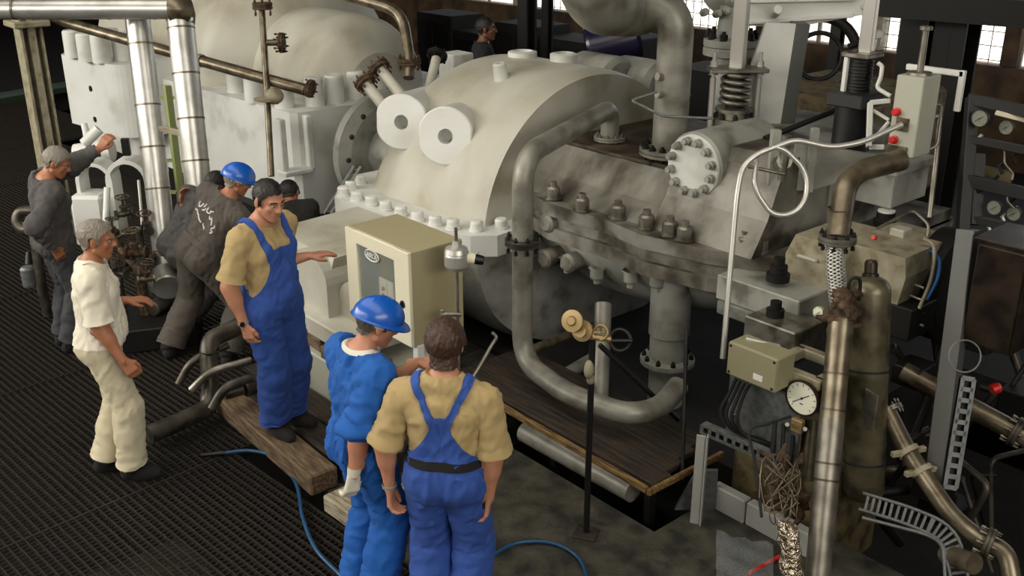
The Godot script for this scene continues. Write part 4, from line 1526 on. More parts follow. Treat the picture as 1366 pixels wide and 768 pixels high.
func people():
	var fa := Vector3(cf.x, 0, cf.z).normalized()
	var boots := func(m: String) -> Array:
		return [{"kind": "shoe_left", "called": "shoe", "mat": m, "off": 0.012, "folds": 0.0}, {"kind": "shoe_right", "called": "shoe", "mat": m, "off": 0.012, "folds": 0.0}]
	var o := {}
	var w0 := PY(162, 626, 0.0)
	var w1 := PY(97, 462, 0.0)
	var w2 := PY(240, 438, 0.0)
	var w3 := PY(262, 468, 0.0)
	var w4 := PY(380, 584, 0.15)
	var w5 := PY(497, 793, 0.0)
	var w6 := PY(602, 838, 0.0)
	# white shirt
	o = {"at": w0, "dir": cr * 0.9 + fa * 0.3, "look": cr * 0.95 + fa * 0.12, "nod": 0.12, "h": 1.74, "seed": 11, "hair": "hair_grey", "skin": "skin_tan", "belly": 0.03, "tousle": 0.8, "lean": 0.05, "side": -0.06,
		"wristR": N(165, 482, w0, 0.2), "elbowR": -cr, "pointR": cr * 0.5 - Vector3.UP * 0.8, "curlR": 0.6, "wristL": N(170, 400, w0, -0.22), "elbowL": -Vector3.UP, "pointL": cr + fa * 0.2, "palmL": -Vector3.UP, "curlL": 0.3, "ankleL": PY(140, 612, 0.085), "ankleR": PY(176, 622, 0.085),
		"wear": [{"kind": "trousers", "mat": "trousers_cream", "off": 0.014, "flare": 0.03, "folds": 0.008, "top": 0.12}, {"kind": "shirt", "called": "shirt", "mat": "shirt_white", "off": 0.02, "sleeve": 0.93, "hem": -0.0, "folds": 0.01, "sleeve_loose": 0.018}, {"kind": "collar", "mat": "shirt_white", "off": 0.018, "folds": 0.001}] + boots.call("shoe_black")}
	person("grey-haired man in a white short-sleeved shirt and cream trousers", o)
	# grey coverall, arm raised to the duct
	o = {"at": w1, "dir": cr * 0.75 + fa * 0.6, "look": cr * 0.9 + fa * 0.1, "nod": 0.45, "h": 1.76, "seed": 12, "hair": "hair_grey", "skin": "skin_tan", "lean": 0.04, "side": 0.06,
		"wristR": N(73, 332, w1, 0.22), "curlR": 0.5, "wristL": N(163, 182, w1, -0.25), "pointL": cr * 0.6 + Vector3.UP * 0.8 + fa * 0.3, "palmL": fa + cr * 0.4, "curlL": 0.45, "elbowL": -Vector3.UP * 0.6 - fa,
		"wear": [{"kind": "trousers", "mat": "trousers_slate", "off": 0.016, "flare": 0.03, "folds": 0.01}, {"kind": "shirt", "called": "work_jacket", "mat": "coverall_slate", "off": 0.022, "sleeve": 1.9, "hem": -0.06, "folds": 0.013, "sleeve_loose": 0.012}] + boots.call("shoe_black")}
	person("grey-haired worker in a slate jacket reaching up to the silver duct", o)
	# crouching worker behind
	o = {"at": w2, "dir": cr * 0.6 + fa * 0.8, "look": cr * 0.7 + fa * 0.7, "nod": 0.5, "h": 1.7, "seed": 13, "hair": "hair_dark", "skin": "skin_tan", "pelvis": N(240, 330, w2, 0.0), "lean": 0.36, "side": 0.5,
		"wristL": N(246, 272, w2, 0.0), "elbowL": -Vector3.UP, "pointL": Vector3.UP, "wristR": N(330, 330, w2, -0.3),
		"wear": [{"kind": "coverall", "mat": "coverall_slate", "off": 0.02, "flare": 0.03, "folds": 0.012}] + boots.call("shoe_black")}
	person("dark-haired worker in slate overalls half hidden behind the bending man", o)
	# another worker stooping beyond the man in beige
	var w8 := PY(400, 420, 0.0)
	o = {"at": w8, "dir": fa * 0.8 - cr * 0.3, "look": fa * 0.9, "nod": 0.5, "h": 1.72, "seed": 23, "hair": "hair_dark", "skin": "skin_tan", "pelvis": N(412, 342, w8, 0.0), "lean": 0.95, "side": -0.25, "cell": 0.016,
		"wristL": N(385, 350, w8, -0.45), "wristR": N(420, 350, w8, -0.45), "wear": [{"kind": "coverall", "mat": "olive_dark", "off": 0.02, "folds": 0.008}] + boots.call("shoe_black")}
	person("dark-haired worker in dark olive stooping beyond the man in beige", o)
	# bending worker with the lettering on his back
	var ob := {"at": w3, "dir": cr * 0.55 + fa * 0.85, "look": cr * 0.75 + fa * 0.35, "nod": 0.2, "h": 1.78, "seed": 14, "hair": "hair_grey", "skin": "skin_tan", "pelvis": N(268, 338, w3, 0.0), "lean": 0.4, "side": 0.42, "wide": 1.08,
		"ankleL": PY(226, 462, 0.085), "ankleR": PY(304, 472, 0.085), "wristL": N(290, 330, w3, -0.4), "wristR": N(350, 335, w3, -0.2), "elbowR": -Vector3.UP, "toeL": fa, "toeR": fa,
		"helmet": "helmet_blue", "wear": [{"kind": "coverall", "mat": "coverall_grey", "off": 0.024, "flare": 0.035, "folds": 0.009}, {"kind": "belt", "called": "waistband", "mat": "coverall_grey", "off": 0.034, "at": 0.1, "folds": 0.003}] + boots.call("shoe_black")}
	var bw := person("bending worker in a blue helmet and grey coverall with white lettering on the back", ob)
	back_lettering(bw, ob)
	# beige tee and blue overalls, hand on the casing
	o = {"at": w4, "dir": cr * 0.8 - fa * 0.5, "look": cr * 0.72 - fa * 0.6, "nod": 0.3, "h": 1.84, "seed": 15, "tousle": 0.55, "volume": 0.009, "hair": "hair_dark", "skin": "skin", "belly": 0.02, "side": 0.0, "lean": -0.02, "wide": 1.03,
		"wristL": N(412, 341, w4, -0.12), "elbowL": -Vector3.UP * 0.6 - cr * 0.3 - fa * 0.4, "pointL": cr + fa * 0.5, "palmL": -Vector3.UP, "curlL": 0.12, "wristR": N(326, 434, w4, 0.2), "elbowR": -cr - fa * 0.3, "curlR": 0.5, "ankleR": PY(368, 562, 0.235), "ankleL": PY(388, 548, 0.235), "watch": "R",
		"wear": [{"kind": "tee", "mat": "tee_beige", "off": 0.014, "sleeve": 0.9, "folds": 0.009, "sleeve_loose": 0.022}, {"kind": "overalls", "mat": "overall_blue", "off": 0.026, "flare": 0.028, "folds": 0.01}] + boots.call("shoe_brown")}
	person("man in beige tee and blue bib overalls resting a hand on the casing", o)
	# blue jacket and helmet
	o = {"at": w5, "dir": cr * 0.8 + fa * 0.6, "look": cr * 0.85 + fa * 0.3, "nod": 0.35, "h": 1.76, "seed": 16, "hair": "hair_mixed", "skin": "skin", "side": 0.0, "lean": 0.05,
		"wristL": N(556, 483, w5, -0.25), "elbowL": -Vector3.UP * 0.4 - fa * 0.6 + cr * 0.2, "pointL": cr + fa * 0.2, "palmL": -Vector3.UP, "curlL": 0.5, "wristR": N(470, 640, w5, 0.2), "elbowR": -cr - fa * 0.3, "gloveR": true, "curlR": 0.6,
		"helmet": "helmet_blue", "wear": [{"kind": "trousers", "mat": "jacket_blue", "off": 0.018, "flare": 0.035, "folds": 0.011}, {"kind": "shirt", "called": "jacket", "mat": "jacket_blue", "off": 0.026, "sleeve": 1.12, "hem": -0.1, "folds": 0.014, "sleeve_loose": 0.028}, {"kind": "collar", "called": "undershirt_collar", "mat": "collar_white", "off": 0.014, "folds": 0.001}] + boots.call("shoe_black")}
	person("man in a blue jacket and blue helmet with one white glove", o)
	# overalls seen from behind
	o = {"at": w6, "dir": fa * 0.97 + cr * 0.16, "look": fa * 0.95 + cr * 0.1, "nod": 0.12, "h": 1.75, "shy": 0.415, "seed": 17, "hair": "hair_brown", "skin": "skin", "wide": 1.12, "nape": -0.1, "volume": 0.018, "tousle": 0.9, "brow": 0.055, "belly": 0.02,
		"wristL": N(520, 652, w6, -0.02), "wristR": N(652, 680, w6, 0.04), "curlL": 0.55, "curlR": 0.55, "elbowL": -cr, "elbowR": cr, "watch": "L", "dial": fa - cr,
		"wear": [{"kind": "tee", "mat": "tee_beige", "off": 0.016, "neck": 0.54, "sleeve": 0.97, "folds": 0.01, "sleeve_loose": 0.026}, {"kind": "overalls", "mat": "overall_blue", "off": 0.028, "flare": 0.03, "folds": 0.011}, {"kind": "belt", "mat": "belt_black", "off": 0.036, "at": 0.1, "folds": 0.002}] + boots.call("shoe_brown")}
	person("brown-haired man seen from behind in beige tee and blue overalls with a black belt", o)
	# distant figure
	var fp := D(645, 38, 10.6)
	o = {"at": Vector3(fp.x, fp.y - 1.62, fp.z), "dir": cr + fa * 0.2, "look": cr - fa * 0.1, "h": 1.75, "seed": 18, "hair": "hair_dark", "skin": "skin_dark", "cell": 0.016, "wear": [{"kind": "coverall", "mat": "navy", "off": 0.02}] + boots.call("shoe_black")}
	person("man in dark navy standing in the shade behind the white dome", o)
	var st := MB.new()
	st.box(Vector3(fp.x, fp.y - 1.69, fp.z), Vector3(0.75, 0.12, 0.7), Basis(), 0.01)
	st.box(Vector3(fp.x, (fp.y - 1.75) * 0.5, fp.z), Vector3(0.65, fp.y - 1.75, 0.6))
	single(st, "service_platform", M.dark_steel, "dark steel service platform behind the white dome", "platform")

# white brushed lettering across the shoulders
func back_lettering(root: Node3D, o: Dictionary):
	var pel: Vector3 = o.frame[0]
	var tr: Vector3 = o.frame[1]
	var su: Vector3 = o.frame[2]
	var tf: Vector3 = o.frame[3]
	var s: float = o.frame[4]
	var F = o.frame[5]
	var part: MeshInstance3D
	for g in o.wear:
		if g.kind == "coverall": part = g.made
	var vs: PackedVector3Array = part.mesh.surface_get_arrays(0)[Mesh.ARRAY_VERTEX]
	var pts := PackedVector3Array()
	for q in vs:
		var d: Vector3 = (q + gp[part] - pel) / s
		var l := Vector3(d.dot(tr), d.dot(su), d.dot(tf))
		if l.z < 0.0 and l.y > 0.15 and l.y < 0.5 and absf(l.x) < 0.2: pts.append(l)
	# strokes on the back: across (x to the wearer's right) and up
	var strokes := [
		[[-0.13, 0.395], [-0.132, 0.37], [-0.115, 0.358], [-0.095, 0.37], [-0.093, 0.397]],
		[[-0.068, 0.408], [-0.072, 0.375]],
		[[-0.047, 0.38], [-0.05, 0.362], [-0.068, 0.352]],
		[[-0.022, 0.402], [-0.026, 0.37], [-0.008, 0.36], [0.012, 0.372], [0.008, 0.385], [0.032, 0.392]],
		[[0.016, 0.35], [0.022, 0.333], [0.036, 0.33], [0.042, 0.345]],
		[[0.04, 0.35], [0.055, 0.325], [0.07, 0.298]],
		[[0.094, 0.312], [0.1, 0.293], [0.085, 0.28], [0.083, 0.262], [0.1, 0.256], [0.094, 0.242], [0.08, 0.238]],
		[[-0.142, 0.318], [-0.115, 0.324], [-0.1, 0.306], [-0.075, 0.296]],
		[[-0.075, 0.293], [-0.05, 0.272], [-0.03, 0.262]],
		[[-0.012, 0.268], [-0.008, 0.25], [0.008, 0.242], [0.014, 0.228]]]
	for st in strokes:
		var path := []
		for p in spline(st.map(func(a): return Vector3(a[0], a[1], 0)), 4):
			var acc := 0.0
			var ws := 0.0
			for l in pts:
				var dd: float = Vector2(l.x - p.x, l.y - p.y).length_squared()
				if dd < 0.0009:
					var w := 1.0 / (dd + 2e-5)
					acc += w * l.z; ws += w
			var zz := acc / ws if ws > 0.0 else -0.12
			path.append(pel + (tr * p.x + su * p.y + tf * (zz - 0.003)) * s)
		var b := MB.new()
		b.tube(path, 0.0062, 6)
		put(b, "lettering_stroke", M.white_paint, part)

func cabinet():
	var x := 3.05
	var y0 := 1.14
	var y1 := 1.715
	var za := -5.01
	var zb := -4.36
	var dep := 0.36
	var t := thing("control_cabinet", "cream control cabinet with a glazed door and an oval maker's plate", "cabinet", Vector3(x + dep * 0.5, 0, (za + zb) * 0.5))
	var b := MB.new()
	var w := 0.012
	b.box(Vector3(x + dep * 0.5, y1 - w * 0.5, (za + zb) * 0.5), Vector3(dep, w, zb - za), Basis(), 0.004)
	b.box(Vector3(x + dep * 0.5, y0 + w * 0.5, (za + zb) * 0.5), Vector3(dep, w, zb - za), Basis(), 0.004)
	b.box(Vector3(x + dep * 0.5, (y0 + y1) * 0.5, zb - w * 0.5), Vector3(dep, y1 - y0 - 0.02, w), Basis(), 0.003)
	b.box(Vector3(x + dep * 0.5, (y0 + y1) * 0.5, za + w * 0.5), Vector3(dep, y1 - y0 - 0.02, w), Basis(), 0.003)
	b.box(Vector3(x + dep - w * 0.5, (y0 + y1) * 0.5, (za + zb) * 0.5), Vector3(w, y1 - y0 - 0.02, zb - za - 0.02))
	put(b, "body", M.cream_panel, t)
	var d := MB.new()
	var dx := x - 0.012
	var fw := 0.1
	d.box(Vector3(dx, (y0 + y1) * 0.5, za + fw * 0.6), Vector3(0.024, y1 - y0, fw * 1.2), Basis(), 0.004)
	d.box(Vector3(dx, (y0 + y1) * 0.5, zb - fw * 0.72), Vector3(0.024, y1 - y0, fw * 1.44), Basis(), 0.004)
	d.box(Vector3(dx, y1 - fw * 0.4, (za + zb) * 0.5), Vector3(0.0238, fw * 0.8, zb - za - 0.01), Basis(), 0.004)
	d.box(Vector3(dx, y0 + fw * 0.4, (za + zb) * 0.5), Vector3(0.0238, fw * 0.8, zb - za - 0.01), Basis(), 0.004)
	var door := put(d, "door", M.cream, t)
	var g := MB.new()
	g.box(Vector3(dx + 0.004, (y0 + y1) * 0.5, (za + zb) * 0.5 - 0.012), Vector3(0.006, y1 - y0 - 0.14, zb - za - 0.24))
	put(g, "pane", M.pane, door)
	var h := MB.new()
	h.lathe(Vector3(dx - 0.012, 1.39, zb - 0.07), Vector3.LEFT, [Vector2(0.024, 0), Vector2(0.022, 0.006), Vector2(0, 0.006)], 16)
	h.box(Vector3(dx - 0.02, 1.39, zb - 0.07), Vector3(0.012, 0.03, 0.008), Basis(), 0.002)
	put(h, "lock", M.black, door)
	# oval plate with its lettering
	var pc := Vector3(dx - 0.002, 1.6, -4.735)
	var ov := MB.new()
	var ring := []
	for i in 33:
		var a := TAU * i / 32
		ring.append(pc + Vector3(-0.004, sin(a) * 0.033, cos(a) * 0.07))
	ov.tube(ring, 0.005, 6, false)
	var plate := put(ov, "maker_plate", M.white_paint, door)
	var tx := MeshInstance3D.new()
	var tm := TextMesh.new()
	var ft := SystemFont.new()
	ft.font_names = PackedStringArray(["Droid Sans"])
	ft.font_weight = 700
	tm.font = ft
	tm.text = "ARCA"
	tm.font_size = 32
	tm.pixel_size = 0.0013
	tm.depth = 0.004
	tx.name = "plate_lettering"
	tx.mesh = tm
	tx.material_override = M.white_paint
	plate.add_child(tx, true)
	tx.transform = Transform3D(Basis(Vector3.UP, -PI / 2), pc + Vector3(-0.006, 0.0, 0) - gp[plate])
	# inside: regulator module and small fittings
	var m := MB.new()
	m.box(Vector3(x + 0.17, 1.36, -4.68), Vector3(0.26, 0.12, 0.13), Basis(), 0.004)
	var mod := put(m, "regulator", M.dark_grey, t)
	var mf := MB.new()
	mf.box(Vector3(x + 0.04, 1.35, -4.68), Vector3(0.015, 0.2, 0.15), Basis(), 0.004)
	var mfp := put(mf, "faceplate", M.white_paint, mod)
	var ms := MB.new()
	ms.box(Vector3(x + 0.03, 1.355, -4.7), Vector3(0.008, 0.15, 0.07), Basis(), 0.002)
	put(ms, "display", M.cream, mfp)
	for k in 3:
		var kb := MB.new()
		kb.cyl(Vector3(x + 0.03, 1.31 + k * 0.042, -4.695), Vector3(x + 0.018, 1.31 + k * 0.042, -4.695), 0.012, 0.012, 10)
		put(kb, "knob", M.black, mfp)
	var sh := MB.new()
	sh.box(Vector3(x + 0.19, 1.44, -4.66), Vector3(0.26, 0.008, 0.16))
	put(sh, "bracket", M.galvanised, t)
	var rg := MB.new()
	rg.cyl(Vector3(x + 0.2, 1.5, -4.6), Vector3(x + 0.2, 1.6, -4.6), 0.03, 0.03, 14)
	rg.cyl(Vector3(x + 0.12, 1.6, -4.6), Vector3(x + 0.2, 1.6, -4.6), 0.02, 0.02, 12)
	put(rg, "air_regulator", M.dark_steel, t)
	# legs
	for z in [za + 0.16, zb - 0.02]:
		var lb := MB.new()
		lb.box(Vector3(x + 0.04, y0 * 0.5, z), Vector3(0.05, y0, 0.05), Basis(), 0.004)
		put(lb, "leg", M.white_paint, t)
	# pressure pot on its rod beside the cabinet
	var gp0 := D(609, 343, 5.55)
	var gt := thing("pressure_pot", "small silver pressure pot on a thin rod at the cabinet's right side", "gauge", Vector3(gp0.x, 0, gp0.z))
	var gb := MB.new()
	gb.lathe(gp0 - Vector3(0, 0.075, 0), Vector3.UP, [Vector2(0, 0), Vector2(0.05, 0.005), Vector2(0.068, 0.03), Vector2(0.068, 0.09), Vector2(0.062, 0.1), Vector2(0.068, 0.105), Vector2(0.06, 0.13), Vector2(0.025, 0.145), Vector2(0.02, 0.17), Vector2(0, 0.17)], 22)
	put(gb, "pot", M.steel_bright, gt)
	var gc := MB.new()
	gc.cyl(gp0 + cr * 0.05, gp0 + cr * 0.1 - Vector3.UP * 0.01, 0.035, 0.03, 14)
	put(gc, "side_port", M.cream, gt)
	var gk := MB.new()
	gk.cyl(gp0 + cr * 0.1 - Vector3.UP * 0.01, gp0 + cr * 0.15 - Vector3.UP * 0.02, 0.03, 0.026, 12, 0.004)
	put(gk, "cap", M.black, gt)
	var rod := MB.new()
	rod.cyl(Vector3(gp0.x, 0.0, gp0.z), gp0 - Vector3(0, 0.07, 0), 0.009, 0.009, 8)
	rod.cyl(gp0 + Vector3(0, 0.09, 0), gp0 + Vector3(0, 0.17, 0), 0.009, 0.009, 8)
	put(rod, "rod", M.raw_steel, gt)
	var cv := Vector3(gp0.x, gp0.y - 0.34, gp0.z)
	var cb := MB.new()
	cb.cyl(cv - cr * 0.09, cv + cr * 0.02, 0.014, 0.014, 10)
	cb.box(cv - cr * 0.085, Vector3(0.02, 0.06, 0.02), Basis(Vector3.UP, -YAWA), 0.004)
	put(cb, "stopcock", M.raw_steel, gt)

func handwheel(c: Vector3, ax: Vector3, R: float, m: Material, parent: Node, called := "handwheel"):
	var b := MB.new()
	ax = ax.normalized()
	b.torus(c, ax, R, R * 0.11, 24, 8)
	b.cyl(c - ax * R * 0.15, c + ax * R * 0.15, R * 0.2, R * 0.2, 10)
	var f := MB.frame(ax)
	for i in 5:
		var a := TAU * i / 5
		b.cyl(c, c + (f[0] * cos(a) + f[1] * sin(a)) * R, R * 0.07, R * 0.07, 6)
	put(b, called, m, parent)

func valve(c: Vector3, ax: Vector3, run: Vector3, s: float, label: String, m: Material, wm: Material):
	var t := thing("gate_valve", label, "valve", c)
	ax = ax.normalized()
	run = run.normalized()
	var b := MB.new()
	b.lathe(c - run * s, run, [Vector2(0, 0), Vector2(s * 0.62, 0), Vector2(s * 0.62, s * 0.2), Vector2(s * 0.32, s * 0.24), Vector2(s * 0.45, s), Vector2(s * 0.32, s * 1.76), Vector2(s * 0.62, s * 1.8), Vector2(s * 0.62, s * 2), Vector2(0, s * 2)], 16)
	b.lathe(c, ax, [Vector2(s * 0.38, 0), Vector2(s * 0.3, s * 0.8), Vector2(s * 0.5, s * 0.85), Vector2(s * 0.5, s * 1.05), Vector2(s * 0.2, s * 1.1), Vector2(s * 0.16, s * 1.9), Vector2(0, s * 1.9)], 14)
	put(b, "valve_body", m, t)
	var st := MB.new()
	st.cyl(c + ax * s * 1.8, c + ax * s * 2.6, s * 0.07, s * 0.07, 8)
	put(st, "stem", M.raw_steel, t)
	handwheel(c + ax * s * 2.25, ax, s * 0.85, wm, t)

func left_side():
	# roof column at far left
	var p := D(70, 230, 11.0)
	var t := thing("steel_column", "cream steel column behind the grey-haired worker", "column", Vector3(p.x, 0, p.z))
	var b := MB.new()
	b.box(Vector3(p.x, 1.2, p.z), Vector3(0.06, 2.6, 0.2))
	b.box(Vector3(p.x - 0.1, 1.2, p.z), Vector3(0.02, 2.6, 0.22))
	b.box(Vector3(p.x + 0.1, 1.2, p.z), Vector3(0.02, 2.6, 0.22))
	put(b, "shaft", M.cream_dirty, t)
	var c := MB.new()
	c.box(Vector3(p.x, 2.3, p.z), Vector3(0.36, 0.06, 0.36), Basis(), 0.01)
	put(c, "cap_plate", M.cream_dirty, t)
	# pump body with an arched guard under the block
	var g0 := D(160, 300, 9.6)
	var pt := thing("pump", "pale grey pump body with a dark arched opening under the white block", "pump", Vector3(g0.x, 0, g0.z))
	var pm := MB.new()
	for q in [[D(128, 262, 9.5), 0.17, 0.5], [D(172, 262, 9.5), 0.2, 0.5]]:
		var arch := PackedVector2Array()
		var r: float = q[1]
		for i in 13: arch.append(Vector2(-cos(PI * i / 12) * r, 0.15 + sin(PI * i / 12) * r))
		for i in 13: arch.append(Vector2(cos(PI * i / 12) * r * 0.8, 0.15 + sin(PI * i / 12) * r * 0.8))
		var arch2 := PackedVector2Array([Vector2(-r, -0.4)])
		for i in 13: arch2.append(arch[i])
		arch2.append(Vector2(r, -0.4)); arch2.append(Vector2(r * 0.8, -0.4))
		for i in range(13, 26): arch2.append(arch[i])
		arch2.append(Vector2(-r * 0.8, -0.4))
		pm.prism(arch2, q[0], cr, Vector3.UP, Vector3(cf.x, 0, cf.z) * 0.25)
	put(pm, "arched_guard", M.casing_clean, pt)
	var pq := MB.new()
	pq.box(D(126, 290, 9.6), Vector3(0.3, 0.5, 0.3), Basis(Vector3.UP, -YAWA), 0.03)
	put(pq, "housing", M.casing_clean, pt)
	var pv := MB.new()
	pv.cyl(D(100, 203, 9.9), D(150, 200, 9.9), 0.08, 0.11, 18)
	put(pv, "barrel", M.casing_clean, pt)
	var ps := MB.new()
	ps.box(D(168, 196, 9.3), Vector3(0.07, 0.16, 0.05), Basis(Vector3.UP, -YAWA), 0.006)
	put(ps, "slot_plate", M.black, pt)
	for r in [[143, 250, 140, 320, 0.03], [185, 240, 190, 300, 0.014], [112, 165, 118, 190, 0.03], [132, 172, 112, 192, 0.05]]:
		var q := MB.new()
		q.cyl(D(r[0], r[1], 9.3), D(r[2], r[3], 9.3), r[4], r[4], 12)
		put(q, "pipe_stub", M.casing_clean, pt)
	var li := MB.new()
	for k in 5:
		li.box(D(222, 130 + k * 42, 9.6), Vector3(0.2, 0.02, 0.06), Basis(Vector3.UP, -YAWA))
	li.box(D(215, 220, 9.6), Vector3(0.06, 1.5, 0.06))
	li.box(D(236, 220, 9.6), Vector3(0.06, 1.5, 0.06))
	single(li, "ladder_frame", M.lime_paint, "pale green ladder frame seen between the two silver ducts", "ladder")
	# nest of valves on the floor, between the white shirt and the ducts
	var spec := [[182, 337, 8.6, 0.09, "rust", "old_pipe", "brown gate valve with the big level handwheel facing up near the thin duct"], [165, 285, 8.9, 0.07, "dark_pipe", "rust", "dark gate valve under the arched guard, highest of the nest"], [150, 312, 8.7, 0.06, "rust", "dark_pipe", "small rusty gate valve beside the pale pipe stub"],
		[196, 306, 8.8, 0.07, "dark_pipe", "rust", "dark gate valve against the thin duct's left side"], [160, 365, 8.4, 0.065, "dark_pipe", "rust", "dark gate valve in front of the white shirt's collar"], [195, 372, 8.4, 0.07, "old_pipe", "dark_pipe", "brown gate valve at the foot of the thin duct"]]
	for i in spec.size():
		var s: Array = spec[i]
		valve(D(s[0], s[1], s[2]), Vector3(0.1 * (i % 3 - 1), 1, 0.15 * (i % 2)), cr.rotated(Vector3.UP, i * 0.7), s[3], s[6], M[s[4]], M[s[5]])
	var nest := thing("pipe_nest", "tangle of dark small pipes feeding the valve nest", "pipes", D(175, 390, 8.3))
	for i in 9:
		var a := D(140 + i * 9, 300 + (i * 37) % 60, 8.9)
		var e := D(130 + (i * 29) % 85, 395, 8.6)
		var q := MB.new()
		q.tube(bend([a, Vector3(a.x, e.y + 0.15 + 0.05 * (i % 3), a.z), Vector3(e.x, e.y + 0.15 + 0.05 * (i % 3), e.z), Vector3(e.x, -0.1, e.z)], 0.08), 0.018 + 0.006 * (i % 3), 10)
		put(q, "tube", M.dark_pipe if i % 2 else M.rust, nest)
	var skid := MB.new()
	var sk := D(185, 392, 8.6)
	skid.box(Vector3(sk.x, 0.1, sk.z), Vector3(0.9, 0.2, 0.7), Basis(Vector3.UP, -0.4), 0.01)
	single(skid, "pump_skid", M.dark_steel, "dark steel skid under the valve nest", "base")
	# duct foot with its short cylinder stubs
	var ft := thing("duct_foot", "bright flanged foot and stubs below the thin silver duct", "pipe fitting", D(210, 375, 8.75))
	for q in [[221, 366, 224, 384, 0.125, "cladding"], [214, 374, 197, 385, 0.06, "galvanised"], [222, 402, 203, 412, 0.07, "dark_pipe"]]:
		var fm := MB.new()
		fm.cyl(D(q[0], q[1], 8.75), D(q[2], q[3], 8.6), q[4], q[4], 20, 0.01)
		put(fm, "stub", M[q[5]], ft)
	# dark elbow pipe lying on the grating
	var e := [D(345, 415, 7.7), D(318, 436, 7.6), D(281, 452, 7.45), D(278, 470, 7.4), D(281, 520, 7.4), D(278, 545, 7.35), D(240, 562, 7.15), D(198, 580, 6.98)]
	var ep := thing("floor_pipe", "dark elbow pipe rising from the grating behind the man in beige", "pipe", PY(278, 545, 0.0))
	var em := MB.new()
	em.tube(bend(e, 0.12, 5), 0.065, 18, true, null)
	put(em, "tube", M.dark_pipe, ep)
	band(ep, D(280, 468, 7.4), Vector3.UP, 0.07, 0.02, M.dark_pipe)
	band(ep, D(280, 527, 7.4), Vector3.UP, 0.07, 0.02, M.dark_pipe)
	for q in [[[305, 460, 255, 480, 238, 512, 7.6], 0.028, "small dark bent pipe left of the elbow pipe"], [[335, 480, 280, 495, 255, 520, 7.4], 0.028, "small bright bent pipe end under the elbow pipe"], [[335, 505, 300, 515, 283, 545, 7.2], 0.034, "short dark bent pipe right beside the elbow pipe"]]:
		var a: Array = q[0]
		pipe("bent_pipe", [D(a[0], a[1], a[6]), D(a[2], a[3], a[6] - 0.1), D(a[4], a[5], a[6] - 0.1)], q[1], M.raw_steel if q[2].contains("bright") else M.dark_pipe, q[2], "pipe", 0.15)
	var hb := MB.new()
	hb.cyl(D(325, 518, 7.2), D(350, 508, 7.3), 0.07, 0.07, 16, 0.01)
	hb.cyl(D(300, 525, 7.15), D(325, 518, 7.2), 0.045, 0.045, 16)
	single(hb, "capped_pipe", M.dark_pipe, "blunt dark capped pipe beside the beige man's knee", "pipe")
	# small things at the very left
	var bt := thing("spray_can", "pale blue can hanging behind the grey-haired worker's leg", "can", D(40, 385, 8.4))
	var bm := MB.new()
	bm.lathe(D(40, 381, 8.4), Vector3.UP, [Vector2(0, 0), Vector2(0.05, 0.0), Vector2(0.055, 0.02), Vector2(0.055, 0.15), Vector2(0.04, 0.17), Vector2(0, 0.17)], 16)
	put(bm, "can_body", M.galvanised, bt)
	var bo := MB.new()
	bo.cyl(D(38, 352, 8.4), D(38, 336, 8.4), 0.03, 0.02, 12)
	put(bo, "nozzle", M.black, bt)
	var hz := pipe("air_hose", spline([D(50, 282, 8.9), D(28, 282, 8.9), D(22, 296, 8.9), D(30, 306, 8.9), D(45, 312, 8.9), Vector3(D(48, 340, 8.9).x, 0.3, D(48, 340, 8.9).z), Vector3(D(50, 340, 8.9).x, 0.02, D(50, 340, 8.9).z)], 5), 0.045, M.dark_pipe, "fat dark hose curling behind the grey-haired worker's elbow", "hose", 0.0)
	var lt := thing("slotted_tray", "grey slotted tray leaning behind the flange, left of the lifting lugs", "tray", D(455, 250, 8.9))
	for k in 2:
		var q := MB.new()
		var o := cr * (0.06 * k)
		q.bar(D(432, 285, 8.8) + o, D(472, 222, 8.9) + o, 0.02, 0.03, -cf)
		put(q, "rail", M.galvanised, lt)
	for k in 8:
		var q := MB.new()
		var a := D(432, 285, 8.8).lerp(D(472, 222, 8.9), (k + 0.5) / 8.0)
		q.bar(a, a + cr * 0.06, 0.012, 0.012)
		put(q, "rung", M.galvanised, lt)
	# planks the beige man stands on
	var pl := thing("timber_step", "rough timber step of old planks on the grating beside the casing", "step", Vector3(2.95, 0, -5.6))
	for k in 3:
		var q := MB.new()
		q.box(Vector3(2.76 + k * 0.21, 0.075, -5.72 + 0.06 * k), Vector3(0.2, 0.15, 1.5), Basis(Vector3.UP, 0.03 * (k - 1)), 0.012)
		put(q, "plank", M.wood_deck if k else M.wood_plinth, pl)
	var pl2 := MB.new()
	pl2.box(Vector3(2.85, 0.06, -4.55), Vector3(0.45, 0.12, 0.5), Basis(Vector3.UP, 0.05), 0.012)
	single(pl2, "timber_block", M.wood_pale, "pale sawn timber block behind the blue jacket's sleeve", "timber")
	# blue hose and torch on the grating
	var h := spline([PY(300, 604, 0.02), PY(335, 601, 0.03), PY(370, 612, 0.02), PY(395, 645, 0.02), PY(404, 690, 0.015), PY(420, 730, 0.015), PY(447, 760, 0.015), PY(480, 790, 0.015)], 6)
	var hm := MB.new()
	hm.tube(h, 0.012, 10)
	single(hm, "air_line", M.blue_hose, "blue air hose curving over the grating by the timber step", "hose")
	var hk := MB.new()
	hk.cyl(PY(268, 607, 0.02), PY(300, 604, 0.02), 0.012, 0.02, 10)
	single(hk, "hose_nozzle", M.black, "black nozzle on the end of the blue hose", "nozzle")
	var h2 := spline([PY(655, 742, 0.02), PY(690, 724, 0.02), PY(735, 724, 0.02), PY(770, 742, 0.02), PY(785, 775, 0.02)], 6)
	var hm2 := MB.new()
	hm2.tube(h2, 0.011, 10)
	single(hm2, "air_line", M.blue_hose, "dark blue hose looping on the concrete right of the brown-haired man", "hose")

